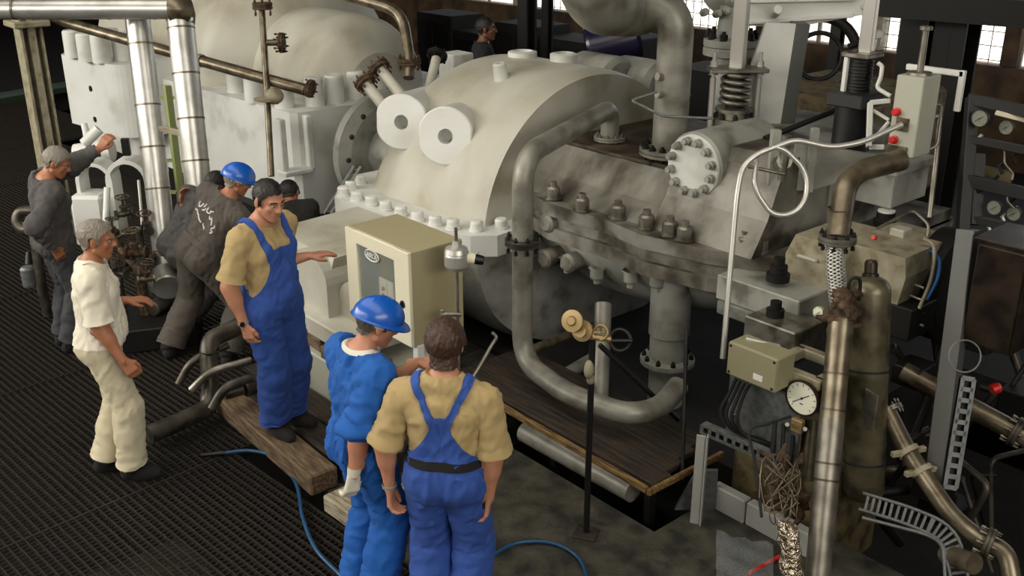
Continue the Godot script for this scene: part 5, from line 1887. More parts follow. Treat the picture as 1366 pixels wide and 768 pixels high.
func bx(mb: MB, px: float, py: float, w: float, size: Vector3, ch := 0.006, off := Vector3.ZERO):
	mb.box(D(px, py, w) + off, size, Basis(), ch)

# a round gauge facing the aisle
func gauge(p: Vector3, R: float, label: String, rim: Material, ticks := 11, face := "dial_white") -> Node3D:
	var t := thing("pressure_gauge", label, "gauge", p)
	var b := MB.new()
	b.lathe(p + Vector3(R * 0.75, 0, 0), Vector3.LEFT, [Vector2(0, 0), Vector2(R * 0.92, 0), Vector2(R * 0.95, R * 0.65), Vector2(R * 1.08, R * 0.66), Vector2(R * 1.08, R * 0.82), Vector2(R * 0.98, R * 0.84), Vector2(R * 0.96, R * 0.76)], 36)
	put(b, "case", rim, t)
	var d := MB.new()
	d.lathe(p, Vector3.LEFT, [Vector2(R, 0), Vector2(R * 0.98, 0.002), Vector2(0, 0.002)], 36)
	var dl := put(d, "dial", M[face], t)
	var k := MB.new()
	for i in ticks:
		var a := deg_to_rad(-135 + 270.0 * i / (ticks - 1))
		var dir := Vector3(0, cos(a), sin(a))
		k.bar(p + Vector3(-0.0025, 0, 0) + dir * R * 0.74, p + Vector3(-0.0025, 0, 0) + dir * R * 0.88, R * 0.03, 0.002, Vector3.LEFT)
	k.bar(p + Vector3(-0.0025, -R * 0.35, -R * 0.1), p + Vector3(-0.0025, -R * 0.35, R * 0.1), R * 0.06, 0.002, Vector3.LEFT)
	var kp := put(k, "scale_marking", M.black, dl)
	kp.set_meta("kind", "stuff")
	var n := MB.new()
	n.bar(p + Vector3(-0.005, -R * 0.42, -R * 0.55), p + Vector3(-0.005, R * 0.34, R * 0.44), R * 0.04, 0.002, Vector3.LEFT)
	n.cyl(p + Vector3(-0.002, 0, 0), p + Vector3(-0.007, 0, 0), R * 0.07, R * 0.07, 10)
	put(n, "needle", M.black, dl)
	return t

func right_side():
	# ---- walkway of boards over the pit ----
	var wt := thing("board_walkway", "dark plank walkway with a worn yellow edge beside the casing", "walkway", Vector3(4.3, 0, -4.3))
	var wy := 0.25
	var ea := PY(655, 535, wy)
	var eb := PY(858, 652, wy)
	var far0 := PY(905, 610, wy)
	var dirw := (eb - ea).normalized()
	var side := Vector3(dirw.z, 0, -dirw.x)
	if side.x < 0: side = -side
	var st0 := ea - dirw * 0.55
	for k in 4:
		var q := MB.new()
		var a := st0 + side * (0.03 + 0.14 + k * 0.172)
		q.bar(a + Vector3(0, -0.02, 0), a + dirw * ((eb - st0).length() - k * 0.05) + Vector3(0, -0.02, 0), 0.168, 0.04, Vector3.UP, 0.006)
		put(q, "plank", M.wood_deck, wt)
	var eg := MB.new()
	eg.bar(st0 + side * 0.04 + Vector3(0, -0.025, 0), eb + side * 0.04 + Vector3(0, -0.025, 0), 0.035, 0.045, Vector3.UP, 0.006)
	put(eg, "edge_board", M.wood_edge, wt)
	var ec := MB.new()
	ec.bar(eb + Vector3(0, -0.025, 0) + side * 0.02 + dirw * 0.02, eb + side * 0.72 + Vector3(0, -0.025, 0) + dirw * 0.02, 0.03, 0.045, Vector3.UP, 0.006)
	put(ec, "end_board", M.wood_edge, wt)
	for k in 2:
		var lg := MB.new()
		lg.bar(ea.lerp(eb, 0.35 + k * 0.6) + side * 0.15 + Vector3(0, -0.05, 0), ea.lerp(eb, 0.35 + k * 0.6) + side * 0.15 + Vector3(0, -0.75, 0), 0.05, 0.05)
		put(lg, "support", M.black_paint, wt)
	var pp := MB.new()
	pp.cyl(PY(700, 575, 0.08), PY(845, 655, 0.08), 0.075, 0.075, 18)
	single(pp, "under_pipe", M.pipe_paint, "pale grey pipe lying under the walkway's yellow edge", "pipe")
	for q in [[700, 470, 800, 430, 7.6, "old_pipe", "brown pipe slanting under the casing above the walkway", 0.035], [720, 520, 805, 470, 7.4, "pipe_paint", "grey pipe slanting under the casing nearest the walkway", 0.05]]:
		pipe("slant_pipe", [D(q[0], q[1], q[4]), D(q[2], q[3], q[4] + 0.5)], q[7], M[q[5]], q[6], "pipe", 0.0)
	pipe("pit_riser", [D(805, 405, 7.3), D(800, 540, 7.1)], 0.06, M.pipe_paint, "upright grey pipe behind the brass valve under the casing", "pipe", 0.0)
	# hooked bar leaning near the cabinet
	var hk := spline([D(620, 520, 5.9), D(640, 488, 5.95), D(656, 460, 6.0), D(662, 450, 6.0), D(656, 443, 6.0)], 5)
	pipe("hooked_bar", hk, 0.011, M.raw_steel, "thin steel bar with a hooked end leaning right of the cabinet", "bar", 0.0)
	# ---- pole with brass valve ----
	var g := PY(782, 712, 0.0)
	var top := D(795, 452, 6.6)
	var ph: float = top.y
	var pt := thing("valve_pole", "thin black pole standing on the concrete with a brass valve on top", "stand", g)
	var pb := MB.new()
	pb.cyl(g, Vector3(g.x, 1.28, g.z), 0.019, 0.019, 12)
	put(pb, "pole", M.black_paint, pt)
	var bp := MB.new()
	bp.box(g + Vector3(0, 0.008, 0), Vector3(0.14, 0.016, 0.14), Basis(Vector3.UP, 0.5), 0.003)
	put(bp, "base_plate", M.wood_deck, pt)
	var vy := Vector3(g.x, 1.3, g.z)
	var vt := thing("brass_valve", "small brass valve with round flanges on top of the black pole", "valve", vy)
	var vb := MB.new()
	var vd := (cr * 0.8 - Vector3.UP * 0.45).normalized()
	var vf := (-cf + cr * -0.5).normalized()
	vb.lathe(vy - cr * 0.06 + Vector3.UP * 0.03, vf, [Vector2(0, -0.02), Vector2(0.06, -0.02), Vector2(0.06, 0), Vector2(0.035, 0.005), Vector2(0.035, 0.03), Vector2(0, 0.03)], 20)
	put(vb, "body", M.brass, vt)
	var v2 := MB.new()
	v2.lathe(vy - cr * 0.11 + Vector3.UP * 0.09, vf, [Vector2(0, 0), Vector2(0.062, 0), Vector2(0.062, 0.016), Vector2(0.03, 0.018), Vector2(0.022, 0.03), Vector2(0, 0.03)], 24)
	v2.cyl(vy - cr * 0.1 + Vector3.UP * 0.08, vy, 0.02, 0.02, 10)
	put(v2, "flange_disc", M.brass, vt)
	var v3 := MB.new()
	v3.torus(vy + cr * 0.045 + Vector3.UP * 0.02, vf, 0.04, 0.008, 20, 8)
	v3.cyl(vy + cr * 0.045 + Vector3.UP * 0.02 - cr * 0.04, vy + cr * 0.085 + Vector3.UP * 0.02, 0.006, 0.006, 8)
	v3.cyl(vy + cr * 0.045 + Vector3.UP * 0.06, vy + cr * 0.045 - Vector3.UP * 0.02, 0.006, 0.006, 8)
	v3.cyl(vy - cr * 0.05, vy + cr * 0.1 - Vector3.UP * 0.02, 0.018, 0.018, 10)
	put(v3, "handwheel", M.brass, vt)
	var bw := MB.new()
	bw.torus(vy + cr * 0.16 - Vector3.UP * 0.03 + cf * 0.05, vf, 0.06, 0.012, 20, 8)
	bw.cyl(vy + cr * 0.1 - Vector3.UP * 0.03, vy + cr * 0.22 - Vector3.UP * 0.03, 0.012, 0.012, 8)
	put(bw, "black_handwheel", M.black_paint, vt)
	var rag := MB.new()
	rag.ball(vy + Vector3(-0.02, -0.2, 0.0), Vector3(0.03, 0.06, 0.03), Basis(), 10, 7)
	rag.ball(vy + Vector3(-0.005, -0.26, 0.0), Vector3(0.025, 0.04, 0.025), Basis(), 10, 7)
	single(rag, "sealing_rag", M.cream_dirty, "dirty pale rag knotted round the black pole below the brass valve", "rag")
	pipe("brace_bar", [D(800, 460, 6.6), D(905, 560, 6.9)], 0.018, M.black_paint, "black diagonal brace running from the brass valve down to the right", "bar", 0.0)
	pipe("thin_rod", [D(916, 440, 6.3), D(910, 640, 6.3)], 0.012, M.black_paint, "thin black rod standing at the right end of the walkway", "rod", 0.0)
	# ---- concrete base of the right-hand machine ----
	var bt := thing("concrete_plinth", "stained ochre concrete base with a pale kerb under the gauge", "base", Vector3(5.4, 0, -2.2))
	var bm := MB.new()
	bm.box(Vector3(4.98, 0.1, -2.92), Vector3(0.5, 0.76, 0.75), Basis(), 0.012)
	put(bm, "block", M.ochre_base, bt)
	var kc := [PY(905, 690, 0.0), PY(1050, 742, 0.0)]
	var kb := MB.new()
	kb.bar(Vector3(4.5, 0.08, -3.25), Vector3(4.5, 0.08, -3.0), 0.07, 0.165, Vector3.UP, 0.008)
	kb.bar(Vector3(4.505, 0.08, -2.99), Vector3(4.5, 0.08, -2.45), 0.07, 0.16, Vector3.UP, 0.008)
	put(kb, "pale_kerb", M.kerb_grey, bt)
	var gz := MB.new()
	gz.prism(PackedVector2Array([Vector2(0, 0), Vector2(0.25, 0), Vector2(0.25, 0.28), Vector2(0.12, 0.28)]), PY(900, 680, 0.0), cr, Vector3.UP, Vector3(0.02, 0, -0.02))
	put(gz, "gusset_plate", M.galvanised, bt)
	var sa := MB.new()
	var s0 := D(927, 690, 6.15)
	sa.box(Vector3(s0.x, 0.3, s0.z), Vector3(0.012, 0.62, 0.055), Basis(Vector3.UP, 0.5), 0.002)
	sa.box(Vector3(s0.x + 0.02, 0.3, s0.z + 0.03), Vector3(0.05, 0.62, 0.01), Basis(Vector3.UP, 0.5), 0.002)
	put(sa, "upright_angle", M.kerb_grey, bt)
	# slotted strut along the base
	slotted(D(936, 572, 6.0), D(1046, 620, 5.65), 0.06, "slotted_rail", "galvanised slotted rail along the top of the ochre base")
	# grey plate with an eye behind the cables
	var gp1 := MB.new()
	bx(gp1, 1018, 556, 5.85, Vector3(0.02, 0.42, 0.5))
	var gpl := single(gp1, "cover_plate", M.galvanised, "grey steel cover plate with an eye bolt behind the black cables", "plate")
	var ey := MB.new()
	ey.torus(D(982, 556, 5.8), Vector3(1, 0.3, 0), 0.02, 0.005, 14, 6)
	put(ey, "eye_bolt", M.raw_steel, gpl)
	# junction box with its cables
	var jc := D(1003, 489, 5.6)
	var jt := thing("junction_box", "khaki junction box with a white label and black cables below", "box", jc)
	var jb := MB.new()
	jb.box(jc + Vector3(0.08, 0, 0), Vector3(0.16, 0.2, 0.33), Basis(), 0.006)
	put(jb, "body", M.box_khaki, jt)
	var jl := MB.new()
	jl.box(jc + Vector3(-0.002, 0, 0), Vector3(0.012, 0.194, 0.324), Basis(), 0.004)
	var lid := put(jl, "lid", M.box_khaki, jt)
	for q in [[-1, -1], [1, -1], [-1, 1], [1, 1]]:
		var sc := MB.new()
		sc.cyl(jc + Vector3(-0.007, q[0] * 0.08, q[1] * 0.145), jc + Vector3(-0.011, q[0] * 0.08, q[1] * 0.145), 0.009, 0.008, 8)
		put(sc, "screw", M.dark_steel, lid)
	var jw := MB.new()
	jw.box(jc + Vector3(-0.009, -0.045, 0.05), Vector3(0.003, 0.035, 0.06))
	put(jw, "label_plate", M.white_paint, lid)
	for i in 4:
		var a := jc + Vector3(0.06, -0.1, -0.13 + i * 0.03)
		var gl := MB.new()
		gl.cyl(a, a - Vector3(0, 0.04, 0), 0.013, 0.012, 8)
		put(gl, "cable_gland", M.galvanised, jt)
		var c := MB.new()
		c.tube(spline([a - Vector3(0, 0.03, 0), a + Vector3(-0.02, -0.14, -0.03), a + Vector3(-0.05, -0.27, -0.06 + i * 0.01), a + Vector3(-0.02, -0.36, 0.02), a + Vector3(0.1, -0.42, 0.14)], 5), 0.0115, 8)
		put(c, "cable", M.rubber, jt)
	for q in [[995, 452, 1040, 463, 0.016, "white-metal hose fitting on top of the khaki junction box", "steel_bright"], [1040, 464, 1054, 478, 0.014, "blue hose end beside the khaki junction box", "blue_tape"]]:
		pipe("hose_fitting", [D(q[0], q[1], 5.7), D(q[2], q[3], 5.65)], q[4], M[q[6]], q[5], "fitting", 0.0)
	# stacked blocks under the bearing
	var sb := thing("bearing_block", "grey steel mounting blocks stacked above the khaki junction box", "block", D(1015, 450, 6.1))
	for q in [[1008, 400, 6.35, 0.5, 0.17, 0.62, "casing_grey"], [1024, 455, 6.05, 0.32, 0.22, 0.36, "raw_steel"]]:
		var m := MB.new()
		m.box(D(q[0], q[1], q[2]) + Vector3(q[3] * 0.5, 0, 0), Vector3(q[3], q[4], q[5]), Basis(), 0.008)
		put(m, "block", M[q[6]], sb)
	for q in [[1032, 366, 6.3], [1027, 425, 6.1]]:
		var m := MB.new()
		var c := D(q[0], q[1], q[2]) + Vector3(0.05, 0, 0)
		m.lathe(c - Vector3(0, 0.05, 0), Vector3.UP, [Vector2(0, 0), Vector2(0.075, 0), Vector2(0.075, 0.045), Vector2(0.055, 0.05), Vector2(0.055, 0.1), Vector2(0.035, 0.105), Vector2(0.035, 0.15), Vector2(0, 0.15)], 16)
		put(m, "screw_foot", M.dark_steel, sb)
	# cream bearing housing
	var hc := D(1170, 345, 6.2)
	var ht := thing("bearing_housing", "dirty cream bearing housing with a small switch box on its sloping top", "housing", hc)
	var hm := MB.new()
	var o := D(1127, 322, 6.2)
	hm.prism(PackedVector2Array([Vector2(0, 0), Vector2(0.4, 0.0), Vector2(0.42, -0.12), Vector2(0.36, -0.5), Vector2(0.0, -0.5)]), o, Vector3.BACK, Vector3.UP, Vector3(0.62, 0, 0))
	put(hm, "main_body", M.cream_dirty, ht)
	var h2 := MB.new()
	var o2 := D(1062, 312, 6.35)
	h2.prism(PackedVector2Array([Vector2(0, 0), Vector2(0.36, 0.0), Vector2(0.36, -0.3), Vector2(-0.06, -0.3), Vector2(-0.06, -0.14)]), o2, Vector3.BACK, Vector3.UP, Vector3(0.5, 0, 0))
	put(h2, "low_body", M.cream_dirty, ht)
	for q in [[1075, 345, 6.3, 0.03, 0.02, 0.14], [1195, 318, 6.3, 0.1, 0.12, 0.1]]:
		var m := MB.new()
		m.box(D(q[0], q[1], q[2]) + Vector3(q[3] * 0.5, 0, 0), Vector3(q[3], q[4], q[5]), Basis(), 0.006)
		put(m, "switch_box", M.grey_green, ht)
	for q in [[1168, 317, "red_light"], [1188, 328, "dark_steel"]]:
		var m := MB.new()
		m.cyl(D(q[0], q[1], 6.2), D(q[0], q[1], 6.2) + Vector3(-0.03, 0.01, 0), 0.014, 0.014, 10)
		put(m, "knob", M[q[2]], ht)
	var cap := MB.new()
	var cc := D(1181, 293, 6.6)
	cap.lathe(cc, Vector3.UP, [Vector2(0, -0.04), Vector2(0.07, -0.04), Vector2(0.075, 0.0), Vector2(0.06, 0.01), Vector2(0.06, 0.05), Vector2(0.05, 0.055), Vector2(0, 0.055)], 20)
	put(cap, "filler_cap", M.dark_steel, ht)
	var cl := MB.new()
	cl.lathe(cc + Vector3(0, 0.055, 0), Vector3.UP, [Vector2(0.055, 0), Vector2(0.055, 0.012), Vector2(0, 0.014)], 20)
	put(cl, "cap_lid", M.white_paint, ht)
	var lamps := []
	pipe("grab_tube", [D(1170, 305, 6.3), D(1218, 280, 6.4), D(1240, 300, 6.3), D(1236, 318, 6.3)], 0.01, M.raw_steel, "thin bent tube standing on the cream bearing housing", "tube", 0.04)
	var fl := MB.new()
	fl.lathe(D(1265, 380, 6.4), Vector3.BACK, [Vector2(0, -0.1), Vector2(0.36, -0.1), Vector2(0.36, 0.06), Vector2(0.3, 0.08), Vector2(0, 0.08)], 28)
	single(fl, "shaft_end_disc", M.dark_steel, "dark round shaft-end disc right of the cream bearing housing", "disc")
	for i in 4:
		pipe("tie_bar", [D(1198, 372 + i * 16, 6.15), D(1232, 384 + i * 17, 6.05)], 0.008, M.steel_bright, ["topmost", "second", "third", "lowest"][i] + " of the bright tie bars beside the dark shaft-end disc", "bar", 0.0)
	for q in [["blue_tape", 1252, 345, 1236, 400, "blue wiring loom hanging right of the bearing housing"], ["cream_dirty", 1246, 330, 1226, 412, "pale wiring loom hanging right of the bearing housing"]]:
		pipe("wiring_loom", spline([D(q[1] - 14, q[2] - 12, 6.1), D(q[1], q[2], 6.05), D((q[1] + q[3]) * 0.5 + 6, (q[2] + q[4]) * 0.5, 6.0), D(q[3], q[4], 6.0)], 5), 0.011, M[q[0]], q[5], "cable", 0.0)
	# ---- supply pipe, braided hose and long pipe ----
	var sp := thing("supply_pipe", "brownish pipe bending down from the valve box to a bolted flange", "pipe", D(1117, 315, 5.7))
	var p0 := D(1117, 318, 5.65)
	var spb := MB.new()
	spb.tube(bend([D(1203, 213, 5.85), D(1130, 232, 5.75), p0], 0.14, 8), 0.064, 20)
	put(spb, "tube", M.old_pipe, sp)
	flange(p0 - Vector3(0, 0.0, 0), Vector3.UP, 0.105, 0.02, 8, M.raw_steel, M.dark_steel, sp)
	band(sp, p0.lerp(D(1122, 262, 5.7), 0.7), Vector3.UP, 0.067, 0.012, M.old_pipe)
	var hs := [p0 - Vector3(0, 0.03, 0), D(1114, 350, 5.62), D(1117, 385, 5.6), D(1124, 420, 5.55)]
	var ht2 := thing("braided_hose", "braided metal hose hanging below the bolted flange", "hose", hs[3])
	var hb := MB.new()
	hb.tube(spline(hs, 6), 0.047, 16)
	put(hb, "core", M.dark_steel, ht2)
	var hp := spline(hs, 14)
	var br := MB.new()
	for sgn in [-1.0, 1.0]:
		for k in 8:
			var path := []
			for i in hp.size():
				var a: float = sgn * i * 0.42 + TAU * k / 8
				var t: Vector3 = (hp[mini(i + 1, hp.size() - 1)] - hp[maxi(i - 1, 0)]).normalized()
				var fx := t.cross(cf).normalized()
				path.append(hp[i] + (fx * cos(a) + t.cross(fx) * sin(a)) * 0.05)
			br.tube(path, 0.0055, 5, false)
	var brp := put(br, "braid", M.steel_bright, ht2)
	brp.set_meta("kind", "stuff")
	# rusted union wrapped in wire
	var rc := D(1122, 412, 5.5)
	var ru := thing("rusted_union", "crusted brown pipe union under the braided hose", "fitting", rc)
	var rm := Field.new()
	rm.cell = 0.007; rm.k = 0.004
	var rr := RandomNumberGenerator.new()
	rr.seed = 5
	for i in 60:
		var q := rc + Vector3(rr.randf_range(-0.07, 0.07), rr.randf_range(-0.17, 0.11), rr.randf_range(-0.07, 0.07))
		rm.cap(q, q + Vector3(rr.randf_range(-0.035, 0.035), rr.randf_range(-0.035, 0.035), rr.randf_range(-0.035, 0.035)), 0.022, 0.012)
	rm.cap(rc - Vector3(0, 0.14, 0), rc + Vector3(0, 0.08, 0), 0.06, 0.045)
	rm.run()
	var rb := MB.new()
	rm.into(rb)
	put(rb, "crust", M.rust, ru)
	var rl := MB.new()
	rl.tube(spline([rc + cr * 0.02 + Vector3.UP * 0.08, rc + cr * 0.03 + Vector3.UP * 0.17, rc + cr * 0.08 + Vector3.UP * 0.17, rc + cr * 0.09 + Vector3.UP * 0.05], 5), 0.01, 8)
	put(rl, "bail", M.dark_steel, ru)
	var l0 := D(1122, 425, 5.5)
	var l1 := D(1088, 800, 5.35)
	var lt := thing("long_pipe", "long upright steel pipe in front of the gas bottle", "pipe", l1)
	var lb := MB.new()
	lb.tube([l0, l1], 0.066, 22)
	put(lb, "tube", M.old_pipe, lt)
	for f in [0.2, 0.33, 0.52, 0.58]:
		band(lt, l0.lerp(l1, f), l1 - l0, 0.069, 0.012, M.dark_pipe)
	var lower := MB.new()
	lower.tube([l0.lerp(l1, 0.36), l1], 0.0672, 22)
	put(lower, "lower_cladding", M.raw_steel, lt)
	# gas bottle
	var gb0 := D(1152, 665, 5.75)
	var gb1 := D(1161, 385, 5.62)
	var gx := (gb1 - gb0).normalized()
	var gh := gb0.distance_to(gb1)
	var gt := thing("gas_bottle", "olive gas bottle strapped behind the long upright pipe", "gas bottle", gb0)
	var gm := MB.new()
	var prof := [Vector2(0, 0), Vector2(0.08, 0), Vector2(0.112, 0.05)]
	prof.append(Vector2(0.112, gh - 0.02))
	for i in 9:
		var a := PI * 0.5 * i / 8.0
		prof.append(Vector2(0.035 + cos(a) * 0.077, gh - 0.02 + sin(a) * 0.09))
	gm.lathe(gb0, gx, prof, 32, true)
	put(gm, "shell", M.cylinder_olive, gt)
	var gn := MB.new()
	gn.lathe(gb0 + gx * (gh + 0.06), gx, [Vector2(0.045, 0), Vector2(0.045, 0.025), Vector2(0.036, 0.03), Vector2(0.036, 0.085), Vector2(0.028, 0.1), Vector2(0, 0.105)], 18)
	put(gn, "neck_cap", M.brown_steel, gt)
	for f in [0.18, 0.62, 0.86]:
		band(gt, gb0 + gx * gh * f, gx, 0.1145, 0.014, M.rubber if f < 0.8 else M.cylinder_olive, "strap")
	var lbp := MB.new()
	lbp.box(D(1160, 546, 5.55), Vector3(0.012, 0.22, 0.1), Basis(Vector3.UP, -0.3), 0.004)
	put(lbp, "bracket_plate", M.raw_steel, gt)
	# pressure gauge and the frame above it
	var gc := D(1070, 531, 5.55)
	gauge(gc, 0.098, "large round pressure gauge with a white dial beside the long upright pipe", M.brown_steel)
	gauge(D(1092, 417, 5.6), 0.034, "small white-faced gauge tucked against the rusted union", M.cream_dirty, 7)
	var rh := MB.new()
	rh.cyl(D(1322, 520, 5.7), D(1334, 516, 5.7), 0.03, 0.03, 14, 0.006)
	single(rh, "red_tap", M.red_button, "small red tap under the brown switch cabinet", "tap")
	var rs := MB.new()
	rs.tube([PY(1000, 764, 0.02), PY(1040, 742, 0.02)], 0.012, 8)
	single(rs, "red_hose", M.red_light, "short red hose end on the concrete beside the foil wrap", "hose")
	var fr := MB.new()
	var fc := D(1080, 489, 5.72)
	for q in [[0, 0.15, 0.34, 0.05], [0, -0.15, 0.34, 0.05]]:
		fr.box(fc + Vector3(q[1], 0, q[0]), Vector3(0.06, 0.06, 0.36), Basis(), 0.006)
	fr.box(fc + Vector3(0, 0, -0.15), Vector3(0.3, 0.06, 0.06), Basis(), 0.006)
	fr.box(fc + Vector3(0, 0, 0.15), Vector3(0.3, 0.06, 0.06), Basis(), 0.006)
	single(fr, "square_frame", M.cream_dirty, "square cream steel frame just above the large gauge", "frame")
	var bk := MB.new()
	bx(bk, 1064, 567, 5.6, Vector3(0.04, 0.08, 0.07))
	var bkk := single(bk, "gauge_block", M.brass, "brass valve block under the large gauge", "fitting")
	for q in [[1050, 566], [1074, 572]]:
		var m := MB.new()
		m.cyl(D(q[0], q[1], 5.55), D(q[0], q[1], 5.6), 0.012, 0.012, 8)
		put(m, "stud", M.steel_bright, bkk)
	pipe("olive_post", [D(1082, 560, 5.75), D(1074, 640, 5.75)], 0.045, M.cylinder_olive, "short olive post below the large gauge", "post", 0.0)
	for q in [[1034, 560, 0.014], [1046, 565, 0.012], [1058, 580, 0.01]]:
		pipe("impulse_tube", [D(q[0], q[1], 5.7), D(q[0] - 4, q[1] + 55, 5.7)], q[2], M.rubber, {1034: "leftmost of three dark tubes hanging left of the brass valve block", 1046: "middle of three dark tubes hanging left of the brass valve block", 1058: "rightmost of three dark tubes hanging by the brass valve block"}[q[0]], "tube", 0.0)
	var cab := MB.new()
	cab.tube(spline([D(1055, 555, 5.55), D(1025, 565, 5.5), D(1000, 575, 5.5), D(1008, 620, 5.45), D(1016, 690, 5.4)], 6), 0.008, 6)
	single(cab, "loose_cable", M.rubber, "loose thin black cable looping left of the rusty tangle", "cable")
	# rusty tangle of wire and lagging
	var tc := D(1045, 640, 5.5)
	var tt := thing("rusty_tangle", "brown tangle of wire and crumbling lagging under the gauge", "lagging", tc)
	var tf := Field.new()
	tf.cell = 0.012; tf.k = 0.01
	for i in 30:
		var a := D(1020 + rr.randf() * 50, 600 + rr.randf() * 90, 5.55 + rr.randf() * 0.15)
		tf.cap(a, a + Vector3(rr.randf_range(-0.07, 0.07), rr.randf_range(-0.09, 0.09), rr.randf_range(-0.07, 0.07)), 0.022, 0.012)
	tf.run()
	var tb := MB.new()
	tf.into(tb)
	put(tb, "lagging", M.rust, tt)
	var tw := MB.new()
	for i in 14:
		var pts := []
		for k in 4: pts.append(D(1012 + rr.randf() * 60, 605 + rr.randf() * 95, 5.4 + rr.randf() * 0.1))
		tw.tube(spline(pts, 4), 0.004, 5)
	var twp := put(tw, "wire", M.old_pipe, tt)
	twp.set_meta("kind", "stuff")
	var ff := Field.new()
	ff.cell = 0.01; ff.k = 0.01
	for i in 40:
		var u := i / 40.0
		var a := D(1050 + u * 8 + rr.randf_range(-8, 8), 700 + u * 85, 5.3 + rr.randf_range(-0.04, 0.04))
		ff.cap(a, a + Vector3(rr.randf_range(-0.03, 0.03), rr.randf_range(-0.04, 0.04), rr.randf_range(-0.03, 0.03)), 0.026 + u * 0.008, 0.016)
	ff.run()
	var fb := MB.new()
	ff.into(fb)
	single(fb, "foil_wrap", M.foil, "crumpled bright foil wrapped round a pipe end at the bottom", "foil")
	# plastic sheet on the floor
	var sh := []
	for i in 9:
		var row := []
		for j in 9:
			var q := PY(955 + j * 9.5, 712 + i * 8 + j * 2.5, 0.0)
			row.append(q + Vector3(0, 0.03 + 0.025 * sin(i * 1.9 + j * 0.8) * cos(j * 1.3), 0))
		sh.append(row)
	var shm := MB.new()
	shm.surf(sh)
	single(shm, "plastic_sheet", M.plastic_film, "crumpled clear plastic sheet on the concrete below the pale kerb", "sheet")
	# ---- spring hanger, lever and plate ----
	spring_and_lever()
	servo_group()
	lower_right()

func slotted(a: Vector3, b: Vector3, w: float, called: String, label: String, up := Vector3.UP):
	var t := thing(called, label, "rail", a)
	var l := a.distance_to(b)
	var z := (b - a).normalized()
	var x := up.cross(z).normalized()
	var y := z.cross(x)
	var bs := Basis(x, y, z)
	var m := MB.new()
	m.box((a + b) * 0.5 + y * w * 0.44, Vector3(0.004, w * 0.3, l), bs)
	m.box((a + b) * 0.5 - y * w * 0.44, Vector3(0.004, w * 0.3, l), bs)
	var n := int(l / (w * 0.85))
	for i in n + 1:
		m.box(a + z * (l * i / n), Vector3(0.004, w, w * 0.36), bs)
	m.box((a + b) * 0.5 + y * w * 0.6 + x * 0.02, Vector3(0.04, 0.004, l), bs)
	put(m, "slotted_web", M.galvanised, t)
	var m2 := MB.new()
	m2.box((a + b) * 0.5 + x * 0.03, Vector3(0.004, w, l), bs)
	put(m2, "back_web", M.dark_steel, t)
	return t

